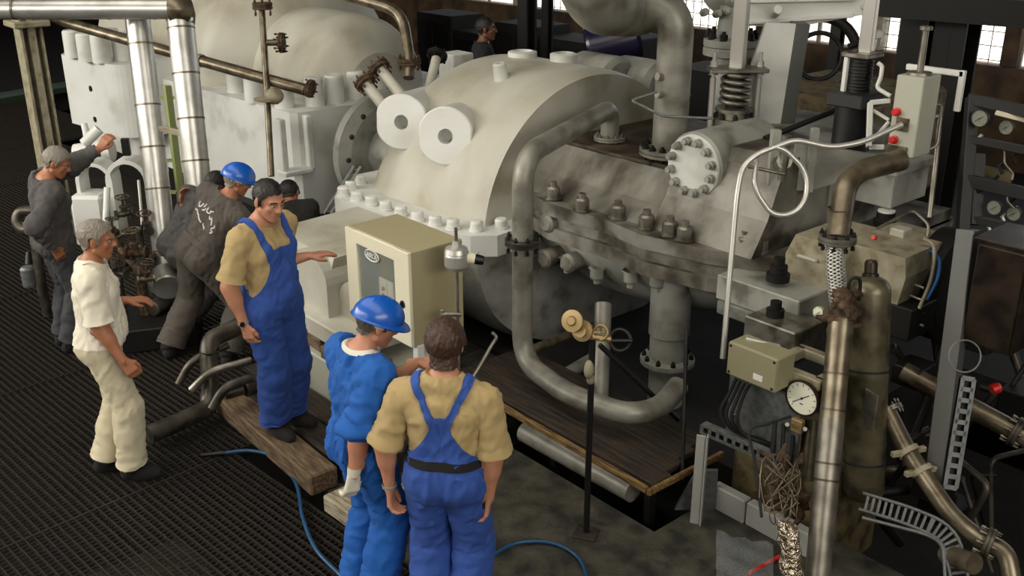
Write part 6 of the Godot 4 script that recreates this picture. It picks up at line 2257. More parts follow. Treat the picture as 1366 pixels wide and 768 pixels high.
func spring_and_lever():
	var c := D(977, 162, 7.15)
	c.y = 1.98
	c = PY(977, 166, 1.99)
	var w: float = (c - EYE).dot(cf)
	var t := thing("spring_hanger", "coil spring hanger with two threaded rods on top of the grey casing", "spring", c)
	var b := MB.new()
	b.lathe(c, Vector3.UP, [Vector2(0, 0), Vector2(0.135, 0), Vector2(0.135, 0.05), Vector2(0.115, 0.055), Vector2(0.115, 0.1), Vector2(0.135, 0.105), Vector2(0.135, 0.125), Vector2(0, 0.125)], 28)
	put(b, "base_ring", M.raw_steel, t)
	bolt_ring(c + Vector3(0, 0.055, 0), Vector3.UP, 0.125, 8, 0.018, 0.03, M.dark_steel, t, 0.01)
	var sp := []
	for i in 97:
		var a := TAU * 4.5 * i / 96.0
		sp.append(c + Vector3(cos(a) * 0.095, 0.15 + 0.22 * i / 96.0, sin(a) * 0.095))
	var s := MB.new()
	s.tube(sp, 0.017, 8)
	put(s, "coil", M.raw_steel, t)
	var core := MB.new()
	core.cyl(c + Vector3(0, 0.12, 0), c + Vector3(0, 0.4, 0), 0.06, 0.06, 16)
	put(core, "core", M.dark_steel, t)
	var tp := MB.new()
	tp.box(c + Vector3(0, 0.4, 0), Vector3(0.2, 0.03, 0.42), Basis(Vector3.UP, 0.9), 0.006)
	put(tp, "top_plate", M.raw_steel, t)
	for k in [-1.0, 1.0]:
		var rb := MB.new()
		var q: Vector3 = c + cr * 0.165 * k
		rb.cyl(q + Vector3(0, -0.03, 0), q + Vector3(0, 0.34, 0), 0.022, 0.022, 12)
		rb.cyl(q + Vector3(0, 0.34, 0), q + Vector3(0, 0.52, 0), 0.014, 0.014, 10)
		rb.hexnut(q + Vector3(0, 0.36, 0), Vector3.UP, 0.03, 0.04)
		rb.hexnut(q + Vector3(0, 0.42, 0), Vector3.UP, 0.03, 0.04)
		put(rb, "threaded_rod", M.steel_bright, t)
	# bright link bar above the spring
	var l0 := c + Vector3(0, 0.42, 0)
	var lk := MB.new()
	lk.box(l0 + Vector3(0, 0.24, 0), Vector3(0.07, 0.5, 0.1), Basis(Vector3.UP, 0.25), 0.006)
	var lt := single(lk, "link_bar", M.steel_bright, "bright flat link bar rising from the spring hanger", "bar")
	var lp := MB.new()
	var lpc := D(985, 16, w - 0.05)
	lp.cyl(lpc, lpc - Vector3(0.03, 0, 0), 0.022, 0.022, 12)
	put(lp, "pin", M.dark_steel, lt)
	# lever beam
	var a0 := D(978, 18, w + 0.1)
	var a1 := D(1160, 10, w - 0.1)
	var up := Vector3.UP
	var dx := (a1 - a0).normalized()
	var lv := thing("lever_beam", "pale grey lever beam across the top between link bar and servo", "lever", a0)
	var bm := MB.new()
	var L := a0.distance_to(a1)
	bm.prism(PackedVector2Array([Vector2(0.05, -0.1), Vector2(L * 0.5, -0.12), Vector2(L, -0.05), Vector2(L + 0.03, 0), Vector2(L, 0.05), Vector2(0.05, 0.08)]), a0 - cf * 0.03, dx, up, Vector3(cf.x, 0, cf.z) * 0.12)
	put(bm, "beam", M.casing_clean, lv)
	for k in [-0.085, 0.07]:
		var fb := MB.new()
		fb.bar(a0 + dx * 0.08 + up * k - cf * 0.05, a0 + dx * (L - 0.12) + up * (k * 0.75) - cf * 0.05, 0.05, 0.025, Vector3.UP, 0.005)
		put(fb, "rib", M.casing_clean, lv)
	for x in [1037, 1155]:
		var m := MB.new()
		var q := D(x, 14 if x < 1100 else 9, w - 0.12)
		m.cyl(q + cf * 0.1, q - cf * 0.03, 0.034, 0.034, 16, 0.006)
		put(m, "pivot_pin", M.casing_clean, lv)
	# support plate
	var pw := w + 0.15
	var pc := PY(1015, 205, 1.95)
	var px := Vector3(0.35, 0, 0.94).normalized()
	var o := D(1000, 200, pw)
	var pts := []
	for q in [[978, 200], [985, 130], [1000, 95], [1022, 30], [1062, 32], [1035, 205]]:
		pts.append(q)
	var pt := thing("support_plate", "tall pale grey support plate under the lever beam", "plate", D(1015, 200, pw))
	var pol := PackedVector2Array()
	var nrm := Vector3(cf.x, 0, cf.z).normalized()
	for q in pts:
		var r := ray(q[0], q[1])
		var h: Vector3 = EYE + r * ((o - EYE).dot(nrm) / r.dot(nrm))
		pol.append(Vector2((h - o).dot(cr), h.y - o.y))
	var pm := MB.new()
	pm.prism(pol, o, cr, Vector3.UP, nrm * 0.04)
	put(pm, "web", M.casing_clean, pt)
	var pf := MB.new()
	pf.bar(o + cr * pol[4].x + Vector3.UP * pol[4].y + nrm * 0.08 + cr * 0.05, o + cr * pol[5].x + Vector3.UP * pol[5].y + nrm * 0.08 + cr * 0.05, 0.18, 0.1, cr, 0.004)
	put(pf, "side_flange", M.post_grey, pt)
	var hl := MB.new()
	var hc := D(1020, 45, pw - 0.02)
	hl.cyl(hc + nrm * 0.05, hc - nrm * 0.012, 0.015, 0.015, 12)
	put(hl, "bolt", M.black, pt)
	# valve bonnet left of the link bar
	var vb := thing("valve_bonnet", "dark bolted valve bonnet behind the bright link bar", "valve", D(972, 70, w + 0.4))
	var vm := MB.new()
	var vc := D(975, 62, w + 0.4)
	vm.lathe(vc - Vector3(0, 0.3, 0), Vector3.UP, [Vector2(0.13, -0.2), Vector2(0.13, 0.22), Vector2(0.21, 0.24), Vector2(0.21, 0.29), Vector2(0.2, 0.3), Vector2(0.21, 0.31), Vector2(0.21, 0.36), Vector2(0.12, 0.38), Vector2(0.1, 0.6), Vector2(0, 0.6)], 28)
	put(vm, "bonnet", M.casing_grey, vb)
	bolt_ring(vc + Vector3(0, 0.06, 0), Vector3.UP, 0.175, 10, 0.03, 0.05, M.dark_steel, vb, 0.02)
	var cr0 := MB.new()
	for q in [[938, 17], [955, 19], [966, 15], [973, 2]]:
		cr0.cyl(D(q[0], q[1], w + 0.3), D(q[0], q[1], w + 0.3) - cf * 0.1 - Vector3.UP * 0.02, 0.03, 0.03, 10)
		cr0.cyl(D(q[0], q[1], w + 0.28), D(q[0], q[1], w + 0.28) - cf * 0.13 - Vector3.UP * 0.03, 0.015, 0.015, 8)
	cr0.lathe(D(975, -25, w + 0.45), Vector3(-cf.x, -0.1, -cf.z), [Vector2(0, 0), Vector2(0.25, 0), Vector2(0.25, 0.1), Vector2(0, 0.1)], 24)
	put(cr0, "upper_cover", M.casing_grey, vb)
	# low casing shoulder under lever, towards the servo
	var sm := MB.new()
	sm.box(D(1030, 240, 7.3) + Vector3(0.35, -0.1, 0.1), Vector3(0.9, 0.5, 0.9), Basis(), 0.02)
	single(sm, "casing_shoulder", M.casing_dirty, "grey casing shoulder below the tall support plate", "casing")

func servo_group():
	# olive machine mass behind with a big dark wheel
	var wt := thing("flywheel", "big dark wheel behind the lever beam on an olive machine", "wheel", D(1092, 80, 8.8))
	var wm := MB.new()
	wm.torus(D(1092, 75, 8.8), Vector3(-0.7, 0.2, 0.7), 0.33, 0.045, 32, 10)
	wm.torus(D(1092, 75, 8.85), Vector3(-0.7, 0.2, 0.7), 0.2, 0.02, 28, 8)
	put(wm, "rim", M.dark_steel, wt)
	var om := MB.new()
	om.box(D(1095, 175, 8.6) + Vector3(0.3, -0.1, 0), Vector3(1.3, 0.9, 1.2), Basis(), 0.04)
	om.lathe(D(1085, 118, 8.5), Vector3.UP, [Vector2(0, -0.1), Vector2(0.14, -0.1), Vector2(0.14, 0.0), Vector2(0.0, 0.01)], 20)
	single(om, "rear_machine", M.ochre_base, "olive-brown machine block behind the black servo", "machine")
	# servo
	var c := D(1133, 190, 6.85)
	var t := thing("servo_cylinder", "black servo cylinder with a grey head block and an upright steel bar", "cylinder", c)
	var b := MB.new()
	b.lathe(c, Vector3.UP, [Vector2(0, -0.05), Vector2(0.12, -0.05), Vector2(0.12, 0.26), Vector2(0, 0.26)], 28)
	put(b, "lower_barrel", M.black_paint, t)
	var h := MB.new()
	h.box(c + Vector3(0, 0.3, 0), Vector3(0.27, 0.09, 0.27), Basis(), 0.008)
	put(h, "head_block", M.dark_grey, t)
	var u := MB.new()
	u.lathe(c + Vector3(0.03, 0.345, 0), Vector3.UP, [Vector2(0.075, 0), Vector2(0.075, 0.21), Vector2(0, 0.21)], 22)
	put(u, "upper_barrel", M.black_paint, t)
	for k in 9:
		var rg := MB.new()
		rg.torus(c + Vector3(0.03, 0.365 + k * 0.022, 0), Vector3.UP, 0.075, 0.007, 22, 6)
		put(rg, "bellows_ring", M.black, t)
	for q in [[-0.1, -0.06], [0.02, 0.13]]:
		var p := MB.new()
		p.box(c + Vector3(0.03, 0.46, 0) + cr * q[0] , Vector3(0.03, 0.24, 0.03), Basis(), 0.004)
		put(p, "guide_post", M.white_paint, t)
	var cp := MB.new()
	cp.box(c + Vector3(0.03, 0.585, 0), Vector3(0.2, 0.03, 0.2), Basis(), 0.005)
	put(cp, "cap_plate", M.raw_steel, t)
	var sb := MB.new()
	sb.box(c + Vector3(0.06, 0.8, 0), Vector3(0.06, 0.42, 0.085), Basis(Vector3.UP, 0.2), 0.005)
	put(sb, "upright_bar", M.steel_bright, t)
	var hd := MB.new()
	hd.cyl(D(1132, 62, 6.75), D(1152, 56, 6.75), 0.02, 0.02, 10)
	hd.cyl(D(1147, 68, 6.72), D(1147, 68, 6.66), 0.02, 0.02, 12)
	put(hd, "clamp_handle", M.dark_steel, t)
	var sl := MB.new()
	sl.bar(D(1158, 82, 6.7), D(1168, 45, 6.7), 0.04, 0.03, Vector3.UP, 0.004)
	sl.box(D(1168, 46, 6.7), Vector3(0.07, 0.05, 0.07), Basis(), 0.006)
	put(sl, "slanted_link", M.white_paint, t)
	var bp := MB.new()
	bp.box(c + Vector3(0.05, -0.08, 0.1), Vector3(0.5, 0.06, 0.75), Basis(), 0.006)
	bp.box(c + Vector3(0.05, -0.22, 0.28), Vector3(0.45, 0.22, 0.34), Basis(), 0.006)
	put(bp, "mounting", M.casing_grey, t)
	# side bracket of light bars
	var br := thing("yoke_bracket", "pale ribbed yoke bracket between servo and valve box", "bracket", D(1165, 170, 6.6))
	for q in [[1161, 137, 1159, 196, 0.035], [1163, 146, 1186, 160, 0.02], [1163, 188, 1186, 162, 0.02], [1160, 137, 1188, 134, 0.03], [1160, 196, 1180, 196, 0.03]]:
		var m := MB.new()
		m.bar(D(q[0], q[1], 6.55), D(q[2], q[3], 6.5), q[4], q[4], Vector3.UP, 0.004)
		put(m, "rib", M.white_paint, br)
	var hook := MB.new()
	hook.tube(bend([D(1171, 84, 6.5), D(1177, 88, 6.5), D(1175, 104, 6.5), D(1169, 117, 6.5), D(1188, 128, 6.45)], 0.03), 0.014, 8)
	put(hook, "hook_arm", M.white_paint, br)
	# valve box
	var vb := D(1203, 155, 5.95)
	var vt := thing("valve_box", "tall grey valve box with two red push buttons and a top stem", "valve box", vb)
	var m0 := MB.new()
	m0.box(vb + Vector3(0.1, 0, 0.02), Vector3(0.2, 0.47, 0.17), Basis(), 0.006)
	put(m0, "body", M.grey_green, vt)
	for q in [[1197, 149], [1193, 186]]:
		var k := MB.new()
		var p := PX(q[0], q[1], vb.x)
		k.lathe(p, Vector3.LEFT, [Vector2(0.026, 0), Vector2(0.026, 0.012), Vector2(0.02, 0.014), Vector2(0.02, 0.035), Vector2(0.015, 0.04), Vector2(0, 0.04)], 16)
		put(k, "push_button", M.red_button, vt)
	var wi := MB.new()
	wi.box(PX(1204, 166, vb.x), Vector3(0.02, 0.08, 0.08), Basis(), 0.004)
	put(wi, "port_plate", M.old_pipe, vt)
	var wj := MB.new()
	wj.box(PX(1196, 205, vb.x), Vector3(0.03, 0.1, 0.13), Basis(), 0.004)
	put(wj, "port_plate", M.old_pipe, vt)
	var tp := MB.new()
	var tc := vb + Vector3(0.1, 0.235, 0.02)
	tp.lathe(tc, Vector3.UP, [Vector2(0.075, 0), Vector2(0.07, 0.015), Vector2(0.02, 0.02), Vector2(0.017, 0.25), Vector2(0.035, 0.255), Vector2(0.035, 0.275), Vector2(0, 0.28)], 18)
	put(tp, "stem", M.raw_steel, vt)
	var fr := MB.new()
	fr.box(vb + Vector3(0.28, 0.24, 0.02), Vector3(0.03, 0.035, 0.36), Basis(), 0.004)
	fr.box(vb + Vector3(0.28, 0.14, 0.19), Vector3(0.03, 0.24, 0.035), Basis(), 0.004)
	put(fr, "rear_frame", M.white_paint, vt)
	# bright loops of hand tube
	var w := 5.9
	pipe("hand_tube", [D(1203, 166, w + 0.02), D(1150, 190, w), D(1110, 197, w), D(1060, 186, w), D(1035, 196, w), D(1012, 204, w), D(990, 222, w), D(983, 260, w), D(964, 478, w + 0.1)], 0.017, M.steel_bright, "bright bent tube from the valve box down past the casing", "tube", 0.07)
	pipe("hand_tube", [D(1011, 206, w + 0.05), D(1006, 240, w), D(1010, 258, w), D(1028, 284, w), D(1046, 288, w), D(1066, 280, w), D(1076, 262, w), D(1077, 240, w), D(1070, 222, w), D(1048, 200, w), D(1030, 195, w)], 0.016, M.steel_bright, "bright tube bent in a loop below the valve box tube", "tube", 0.06)
	var sv := thing("sight_valve", "small grey valve with a round white sight glass inside the tube loop", "valve", D(1043, 215, 6.2))
	var sm := MB.new()
	var sc := D(1046, 215, 6.2)
	sm.cyl(sc + cf * 0.12, sc - cf * 0.01, 0.05, 0.05, 8)
	sm.cyl(sc + Vector3(0, -0.12, 0), sc + Vector3(0, 0.16, 0), 0.03, 0.03, 10)
	put(sm, "body", M.raw_steel, sv)
	var sl2 := MB.new()
	sl2.cyl(sc - cf * 0.01, sc - cf * 0.02, 0.022, 0.022, 14)
	put(sl2, "sight_glass", M.dial_white, sv)
	var sh := MB.new()
	sh.cyl(D(998, 222, 6.15), D(1046, 232, 6.15), 0.011, 0.011, 8)
	put(sh, "handle", M.raw_steel, sv)
	var pl := thing("bracket_panel", "light grey sloped bracket panel below the black servo", "panel", D(1100, 235, 6.5))
	var pm := MB.new()
	var o := D(1063, 190, 6.5)
	pm.prism(PackedVector2Array([Vector2(0, 0), Vector2(0.12, -0.02), Vector2(0.62, -0.1), Vector2(0.5, -0.2), Vector2(0.12, -0.32), Vector2(0, -0.32)]), o, cr, Vector3.UP, Vector3(cf.x, 0, cf.z) * 0.05)
	put(pm, "plate", M.casing_grey, pl)
	var pr := MB.new()
	pr.box(o + cr * 0.1 + Vector3(0, -0.12, 0) - cf * 0.03, Vector3(0.05, 0.42, 0.05), Basis(Vector3.UP, -YAWA), 0.004)
	pr.box(D(1031, 220, 6.5), Vector3(0.06, 0.46, 0.06), Basis(Vector3.UP, -YAWA), 0.004)
	put(pr, "rib", M.casing_grey, pl)
	for q in [[1020, 185, 1120, 145, 0.02, "dark bar crossing behind the bright tube loop"]]:
		pipe("cross_bar", [D(q[0], q[1], 7.0), D(q[2], q[3], 7.1)], q[4], M.black_paint, q[5], "bar", 0.0)
	# steel frame tubes right of the valve box
	pipe("frame_tube", [D(1232, 137, 6.1), D(1257, 140, 6.1), D(1250, 195, 6.1), D(1228, 203, 6.1)], 0.01, M.raw_steel, "thin square tube loop on the right of the valve box", "tube", 0.03)
	pipe("frame_tube", [D(1232, 165, 6.3), D(1254, 152, 6.3), D(1250, 200, 6.3), D(1240, 290, 6.3)], 0.016, M.raw_steel, "slim upright tube right of the valve box", "tube", 0.04)

func lower_right():
	# brown steel cabinet and its post
	var c := D(1318, 395, 5.35)
	var t := thing("switch_cabinet", "brown steel switch cabinet on a galvanised post at the right edge", "cabinet", c)
	var b := MB.new()
	b.box(c + Vector3(0.16, 0, 0.04), Vector3(0.34, 0.58, 0.27), Basis(), 0.006)
	put(b, "body", M.brown_steel, t)
	var d := MB.new()
	d.box(c + Vector3(-0.015, 0, 0.04), Vector3(0.02, 0.55, 0.25), Basis(), 0.005)
	var dp := put(d, "door", M.brown_steel, t)
	var tp := MB.new()
	tp.box(c + Vector3(0.16, 0.3, 0.04), Vector3(0.38, 0.02, 0.31), Basis(), 0.005)
	put(tp, "roof_plate", M.brown_steel, t)
	var p0 := D(1290, 306, 5.45)
	var p1 := D(1246, 650, 5.6)
	var ps := MB.new()
	ps.bar(p0, p1, 0.1, 0.05, Vector3(1, 0, 0), 0.004)
	ps.bar(p0 + cr * 0.045, p1 + cr * 0.045, 0.012, 0.1, Vector3(1, 0, 0), 0.003)
	put(ps, "post", M.post_grey, t)
	slotted(D(1292, 505, 5.5), D(1268, 650, 5.5), 0.07, "slotted_post", "galvanised slotted angle under the brown switch cabinet", cr)
	var cz := MB.new()
	cz.torus(D(1287, 475, 5.35), cf, 0.085, 0.005, 22, 6)
	single(cz, "cable_loop", M.galvanised, "thin pale cable loop hanging under the brown switch cabinet", "cable")
	# pipes crossing the dark floor
	var pa := thing("clamped_pipe", "steel pipe with two clamps sloping down to a bolted joint at the lower right", "pipe", D(1310, 720, 5.5))
	var pts := [D(1182, 545, 5.7), D(1212, 605, 5.6), D(1272, 692, 5.4), D(1312, 722, 5.35), D(1342, 735, 5.3), D(1352, 785, 5.25)]
	var pm := MB.new()
	pm.tube(bend(pts, 0.12, 6), 0.05, 18)
	put(pm, "tube", M.old_pipe, pa)
	for q in [[1212, 602, 5.58], [1230, 628, 5.55]]:
		var cl := MB.new()
		var x := (pts[2] - pts[1] as Vector3).normalized()
		cl.lathe(D(q[0], q[1], q[2]) - x * 0.015, x, [Vector2(0.05, 0), Vector2(0.062, 0), Vector2(0.062, 0.03), Vector2(0.05, 0.03)], 18)
		cl.box(D(q[0], q[1], q[2]), Vector3(0.22, 0.03, 0.03), Basis(Vector3.UP, -0.4), 0.004)
		put(cl, "clamp", M.cream_dirty, pa)
	flange(D(1318, 724, 5.34), pts[4] - pts[3], 0.085, 0.02, 8, M.dark_pipe, M.raw_steel, pa)
	flange(D(1190, 545, 5.7), pts[1] - pts[0], 0.06, 0.015, 6, M.raw_steel, M.raw_steel, pa)
	var pb := thing("cross_pipe", "steel pipe crossing behind the galvanised post at the right", "pipe", D(1290, 540, 5.9))
	var pbm := MB.new()
	pbm.tube([D(1205, 495, 6.1), D(1385, 592, 5.7)], 0.06, 18)
	put(pbm, "tube", M.old_pipe, pb)
	flange(D(1356, 576, 5.76), D(1385, 592, 5.7) - D(1205, 495, 6.1), 0.09, 0.02, 8, M.dark_pipe, M.raw_steel, pb)
	# cable ladder curving at the bottom
	var lad := thing("cable_ladder", "galvanised slotted cable ladder curving down at the bottom right", "cable ladder", D(1230, 690, 5.4))
	var lp := bend([D(1148, 668, 5.5), D(1215, 688, 5.4), D(1268, 712, 5.35), D(1282, 780, 5.3)], 0.2, 6)
	for side in [-1.0, 1.0]:
		var rl := MB.new()
		var path := []
		for i in lp.size():
			var tg: Vector3 = (lp[mini(i + 1, lp.size() - 1)] - lp[maxi(i - 1, 0)]).normalized()
			path.append(lp[i] + tg.cross(cf).normalized() * 0.045 * side)
		rl.tube(path, 0.01, 6)
		put(rl, "rail", M.galvanised, lad)
	var acc := 0.0
	var dense := []
	for i in lp.size() - 1:
		var n := int(ceil(lp[i].distance_to(lp[i + 1]) / 0.035))
		for k in n: dense.append(lp[i].lerp(lp[i + 1], float(k) / n))
	for i in range(1, dense.size() - 1):
		var tg: Vector3 = (dense[i + 1] - dense[i - 1]).normalized()
		var sd := tg.cross(cf).normalized()
		var rg := MB.new()
		rg.bar(dense[i] - sd * 0.045, dense[i] + sd * 0.045, 0.014, 0.006, cf)
		put(rg, "rung", M.galvanised, lad)
	pipe("conduit", [D(1150, 690, 5.35), D(1235, 712, 5.25), D(1258, 725, 5.25), D(1262, 790, 5.2)], 0.009, M.galvanised, "thin bent conduit below the cable ladder", "conduit", 0.06)
	pipe("floor_stub", [D(1300, 752, 5.2), D(1262, 738, 5.4)], 0.055, M.old_pipe, "blunt steel pipe stub under the cable ladder's end", "pipe", 0.0)
	# dark clutter of machine parts in the shadow
	var rr := RandomNumberGenerator.new()
	rr.seed = 21
	var cl2 := thing("machine_clutter", "dark clutter of small pipes and blocks in the shade behind the post", "machinery", D(1240, 470, 6.4))
	for i in 26:
		var m := MB.new()
		var p := D(1190 + rr.randf() * 180, 400 + rr.randf() * 280, 6.1 + rr.randf() * 0.5)
		if i % 3 == 0:
			m.box(p, Vector3(0.1 + rr.randf() * 0.2, 0.08 + rr.randf() * 0.14, 0.1 + rr.randf() * 0.2), Basis(), 0.008)
			put(m, "block", M.dark_steel, cl2)
		else:
			m.tube(bend([p, p + Vector3(rr.randf_range(-0.3, 0.3), 0.0, rr.randf_range(-0.3, 0.3)), p + Vector3(rr.randf_range(-0.3, 0.3), -0.5, rr.randf_range(-0.3, 0.3))], 0.08), 0.012 + rr.randf() * 0.02, 8)
			put(m, "small_pipe", M.dark_pipe if i % 2 else M.dark_steel, cl2)
	# instrument rack
	var rk := thing("instrument_rack", "dark instrument rack with gauges at the upper right edge", "rack", D(1330, 220, 6.6))
	var w := 6.6
	for q in [[1292, 131, 1385, 152, 0.07], [1290, 184, 1385, 204, 0.05], [1288, 240, 1385, 262, 0.08], [1296, 292, 1385, 310, 0.05]]:
		var m := MB.new()
		m.bar(D(q[0], q[1], w), D(q[2], q[3], w - 0.3), 0.04, q[4], Vector3.UP, 0.004)
		put(m, "shelf_bar", M.dark_grey, rk)
	for q in [[1297, 130, 1283, 320], [1305, 205, 1300, 300]]:
		var m := MB.new()
		m.bar(D(q[0], q[1], w), D(q[2], q[3], w), 0.07, 0.07, cr, 0.004)
		put(m, "upright", M.dark_grey, rk)
	var tbm := MB.new()
	tbm.bar(D(1328, 150, w - 0.16), D(1372, 161, w - 0.2), 0.02, 0.03, Vector3.UP, 0.004)
	put(tbm, "lamp_strip", M.cream, rk)
	var ch := MB.new()
	ch.bar(D(1300, 228, w + 0.1), D(1350, 240, w), 0.05, 0.1, Vector3.UP, 0.006)
	put(ch, "channel", M.ochre_base, rk)
	for i in 16:
		var m := MB.new()
		var p := D(1310 + (i * 23) % 60, 180 + (i * 41) % 130, w - 0.08)
		m.cyl(p, p + Vector3(0.0, -0.05, 0.03 if i % 2 else -0.04), 0.012, 0.012, 8)
		put(m, "fitting", M.steel_bright if i % 3 == 0 else M.dark_steel, rk)
	var gl := ["round gauge at the upper left of the instrument rack", "second gauge on the instrument rack, under the pale strip", "lower gauge on the instrument rack, left of the pair", "lower gauge on the instrument rack, right of the pair"]
	var gs := [[1307, 158, 0.052], [1342, 170, 0.045], [1326, 277, 0.045], [1352, 285, 0.045]]
	for i in 4:
		gauge(D(gs[i][0], gs[i][1], w - 0.12), gs[i][2], gl[i], M.dark_grey, 7, "dial_grey")
	for q in [[[1340, 192], [1340, 218], [1352, 232], [1350, 240]], [[1346, 255], [1343, 268], [1353, 278]]]:
		var m := MB.new()
		var path := []
		for p in q: path.append(D(p[0], p[1], w - 0.15))
		m.tube(bend(path, 0.02), 0.008, 6)
		put(m, "copper_tube", M.raw_steel, rk)

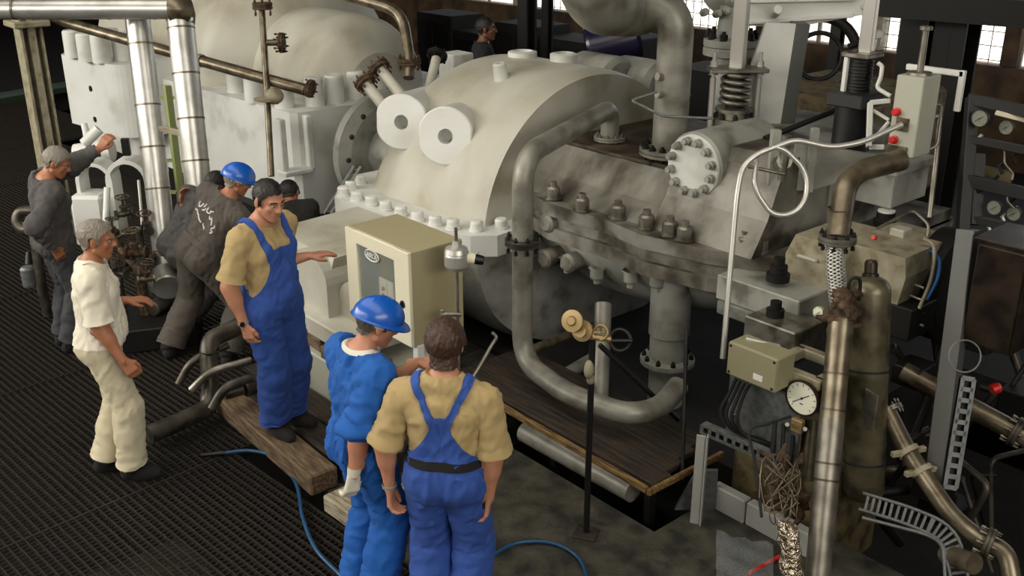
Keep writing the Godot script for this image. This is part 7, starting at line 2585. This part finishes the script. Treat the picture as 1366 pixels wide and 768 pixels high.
func background():
	var X := 14.0
	slab("wall_far", M.brown_wall, Vector3(X, -2, -40), Vector3(X + 0.3, 1.35, 5))
	slab("wall_far_top", M.brown_wall, Vector3(X, 4.2, -40), Vector3(X + 0.3, 8, 5))
	slab("wall_far_end", M.brown_wall, Vector3(X, 1.35, -40), Vector3(X + 0.3, 4.2, -24))
	slab("wall_far_side", M.brown_wall, Vector3(X, 1.35, 2), Vector3(X + 0.3, 4.2, 5))
	var n := 0
	for z in range(-24, 2, 2):
		var fb := MB.new()
		fb.box(Vector3(X + 0.12, 2.78, z), Vector3(0.2, 2.85, 0.22), Basis(), 0.01)
		var fr := struct(fb, "window_post", M.cream_dirty if z % 4 == 0 else M.brown_wall)
		var wt := Node3D.new()
		wt.name = numbered("window", self)
		add_child(wt, true)
		wt.set_meta("kind", "structure")
		gp[wt] = Vector3(X + 0.15, 1.35, z + 1)
		wt.position = gp[wt]
		var gb := MB.new()
		if (z / 2) % 2 == 0:
			for k in 11: gb.box(Vector3(X + 0.15, 2.78, z + 0.15 + k * 0.17), Vector3(0.012, 2.85, 0.012))
			for k in 15: gb.box(Vector3(X + 0.15, 1.4 + k * 0.19, z + 1.0), Vector3(0.012, 0.012, 1.8))
			var gr := put(gb, "wire_grid", M.raw_steel, wt)
			gr.set_meta("kind", "stuff")
		else:
			gb.box(Vector3(X + 0.15, 2.2, z + 1.0), Vector3(0.05, 0.05, 1.8))
			gb.box(Vector3(X + 0.15, 2.78, z + 1.0), Vector3(0.05, 2.85, 0.05))
			put(gb, "window_frame", M.cream_dirty, wt)
			var pb := MB.new()
			pb.box(Vector3(X + 0.15, 2.78, z + 1.0), Vector3(0.008, 2.83, 1.76))
			put(pb, "pane", M.pane, wt)
	# outside
	slab("ground_lawn", mat("lawn", Color(0.2, 0.27, 0.12), 0.9), Vector3(X + 0.3, -0.6, -60), Vector3(19, -0.5, 20))
	slab("ground_yard", mat("yard", Color(0.72, 0.71, 0.69), 0.9), Vector3(19, -0.6, -70), Vector3(60, -0.45, 30))
	for z in [-6.5, -4.2, -15.0]:
		var rb := MB.new()
		for k in 2: rb.bar(Vector3(17, -0.1 + k * 0.6, z - 1.6), Vector3(16.6, 0.3 + k * 0.6, z + 1.6), 0.08, 0.08)
		for k in 3: rb.box(Vector3(16.8, 0.2, z - 1.5 + k * 1.5), Vector3(0.08, 1.5, 0.08))
		single(rb, "railing", M.white_paint, {-6.5: "white railing outside the windows, behind the valve box", -4.2: "white railing outside the window above the instrument rack", -15.0: "white railing outside the windows behind the dome"}[z], "railing")
	var sun := DirectionalLight3D.new()
	sun.name = "sun"
	sun.light_energy = 3.0
	sun.light_color = Color(1.0, 0.96, 0.9)
	sun.shadow_enabled = true
	sun.light_angular_distance = 0.5
	add_child(sun)
	sun.look_at_from_position(Vector3(20, 20, 0), Vector3(17.5, 0, -7), Vector3.UP)
	# dark roof columns in the hall
	for q in [[1220, 90, 11.0, 0.3, "dark roof column just right of the valve box stem"], [1270, 90, 10.6, 0.34, "dark roof column above the instrument rack's left end"], [703, 30, 12.5, 0.16, "slim dark column behind the dome crown"], [1118, 40, 12.0, 0.12, "slim dark column behind the servo bar"], [730, 30, 13.0, 0.1, "thin dark column beside the thick pipe bend"]]:
		var p := D(q[0], q[1], q[2])
		var cb := MB.new()
		cb.box(Vector3(p.x, 3.5, p.z), Vector3(q[3], 9, 0.03), Basis(), 0.0)
		cb.box(Vector3(p.x - q[3] * 0.45, 3.5, p.z), Vector3(0.03, 9, q[3]), Basis(), 0.0)
		cb.box(Vector3(p.x + q[3] * 0.45, 3.5, p.z), Vector3(0.03, 9, q[3]), Basis(), 0.0)
		single(cb, "roof_column", M.dark_steel, q[4], "column")
	var bm := MB.new()
	bm.bar(D(1150, 2, 10.4), D(1420, 22, 9.4), 0.2, 0.25)
	single(bm, "crane_beam", M.dark_steel, "dark horizontal beam along the top right", "beam")
	# dark switch panels and plant behind the dome
	var rr := RandomNumberGenerator.new()
	rr.seed = 9
	var lab := ["dark plant cabinet farthest left, by the arched brown pipe", "dark plant cabinet second from the arched brown pipe", "dark plant cabinet behind the distant man's head", "dark plant cabinet right of the distant man", "dark plant cabinet beside the thick pipe bend"]
	for i in 5:
		var z := -13.5 + i * 1.0
		var hh: float = [1.7, 1.5, 1.72, 1.6, 1.75][i]
		var t := thing("plant_cabinet", lab[i], "cabinet", Vector3(10.4, 0, z))
		var b := MB.new()
		b.box(Vector3(10.4, hh * 0.5, z), Vector3(0.7, hh, 0.94), Basis(), 0.02)
		put(b, "body", M.dark_hall, t)
		for k in 2:
			var dr := MB.new()
			dr.box(Vector3(10.04, hh * 0.5, z - 0.22 + k * 0.44), Vector3(0.02, hh * 0.85, 0.4), Basis(), 0.006)
			put(dr, "door", M.dark_steel, t)
	var lp := D(940, 95, 11.5)
	var lc := MB.new()
	lc.box(Vector3(lp.x + 0.3, lp.y * 0.5, lp.z), Vector3(0.7, lp.y, 1.0), Basis(), 0.02)
	single(lc, "tool_cabinet", M.dark_hall, "dark low cabinet behind the spring hanger", "cabinet")
	# small bright clutter beyond the riser
	var bt := thing("plastic_drum", "dark plastic drum with a violet sheen behind the dome", "drum", D(820, 65, 10.5))
	var dm := MB.new()
	var dp := D(822, 66, 10.3)
	dm.lathe(dp - cr * 0.3, cr + Vector3.UP * 0.25, [Vector2(0, 0), Vector2(0.2, 0), Vector2(0.22, 0.03), Vector2(0.22, 0.5), Vector2(0.2, 0.54), Vector2(0, 0.54)], 24)
	dm.cyl(Vector3(dp.x, 0, dp.z), dp - Vector3(0, 0.1, 0), 0.06, 0.06, 8)
	put(dm, "shell", mat("drum_violet", Color(0.12, 0.1, 0.2), 0.25), bt)
	for q in [[[803, 98], 0.24, "grey ribbed casing end left of the violet drum"], [[858, 104], 0.24, "grey ribbed casing end behind the thick riser pipe"]]:
		var m := MB.new()
		var p := D(q[0][0], q[0][1] + 8, 9.6)
		m.lathe(p - Vector3(0, 0, 0.3), Vector3.BACK, [Vector2(0, 0), Vector2(q[1] * 0.9, 0), Vector2(q[1], 0.04), Vector2(q[1], 0.5), Vector2(q[1] * 0.8, 0.55), Vector2(0, 0.55)], 24)
		single(m, "casing_end", M.casing_grey, q[2], "casing")
	var gbx := MB.new()
	var gq := D(608, 70, 9.9)
	gbx.box(Vector3(gq.x, gq.y * 0.5, gq.z), Vector3(0.25, gq.y, 0.25), Basis(), 0.01)
	single(gbx, "terminal_box", M.casing_clean, "small white terminal box left of the distant man", "box")
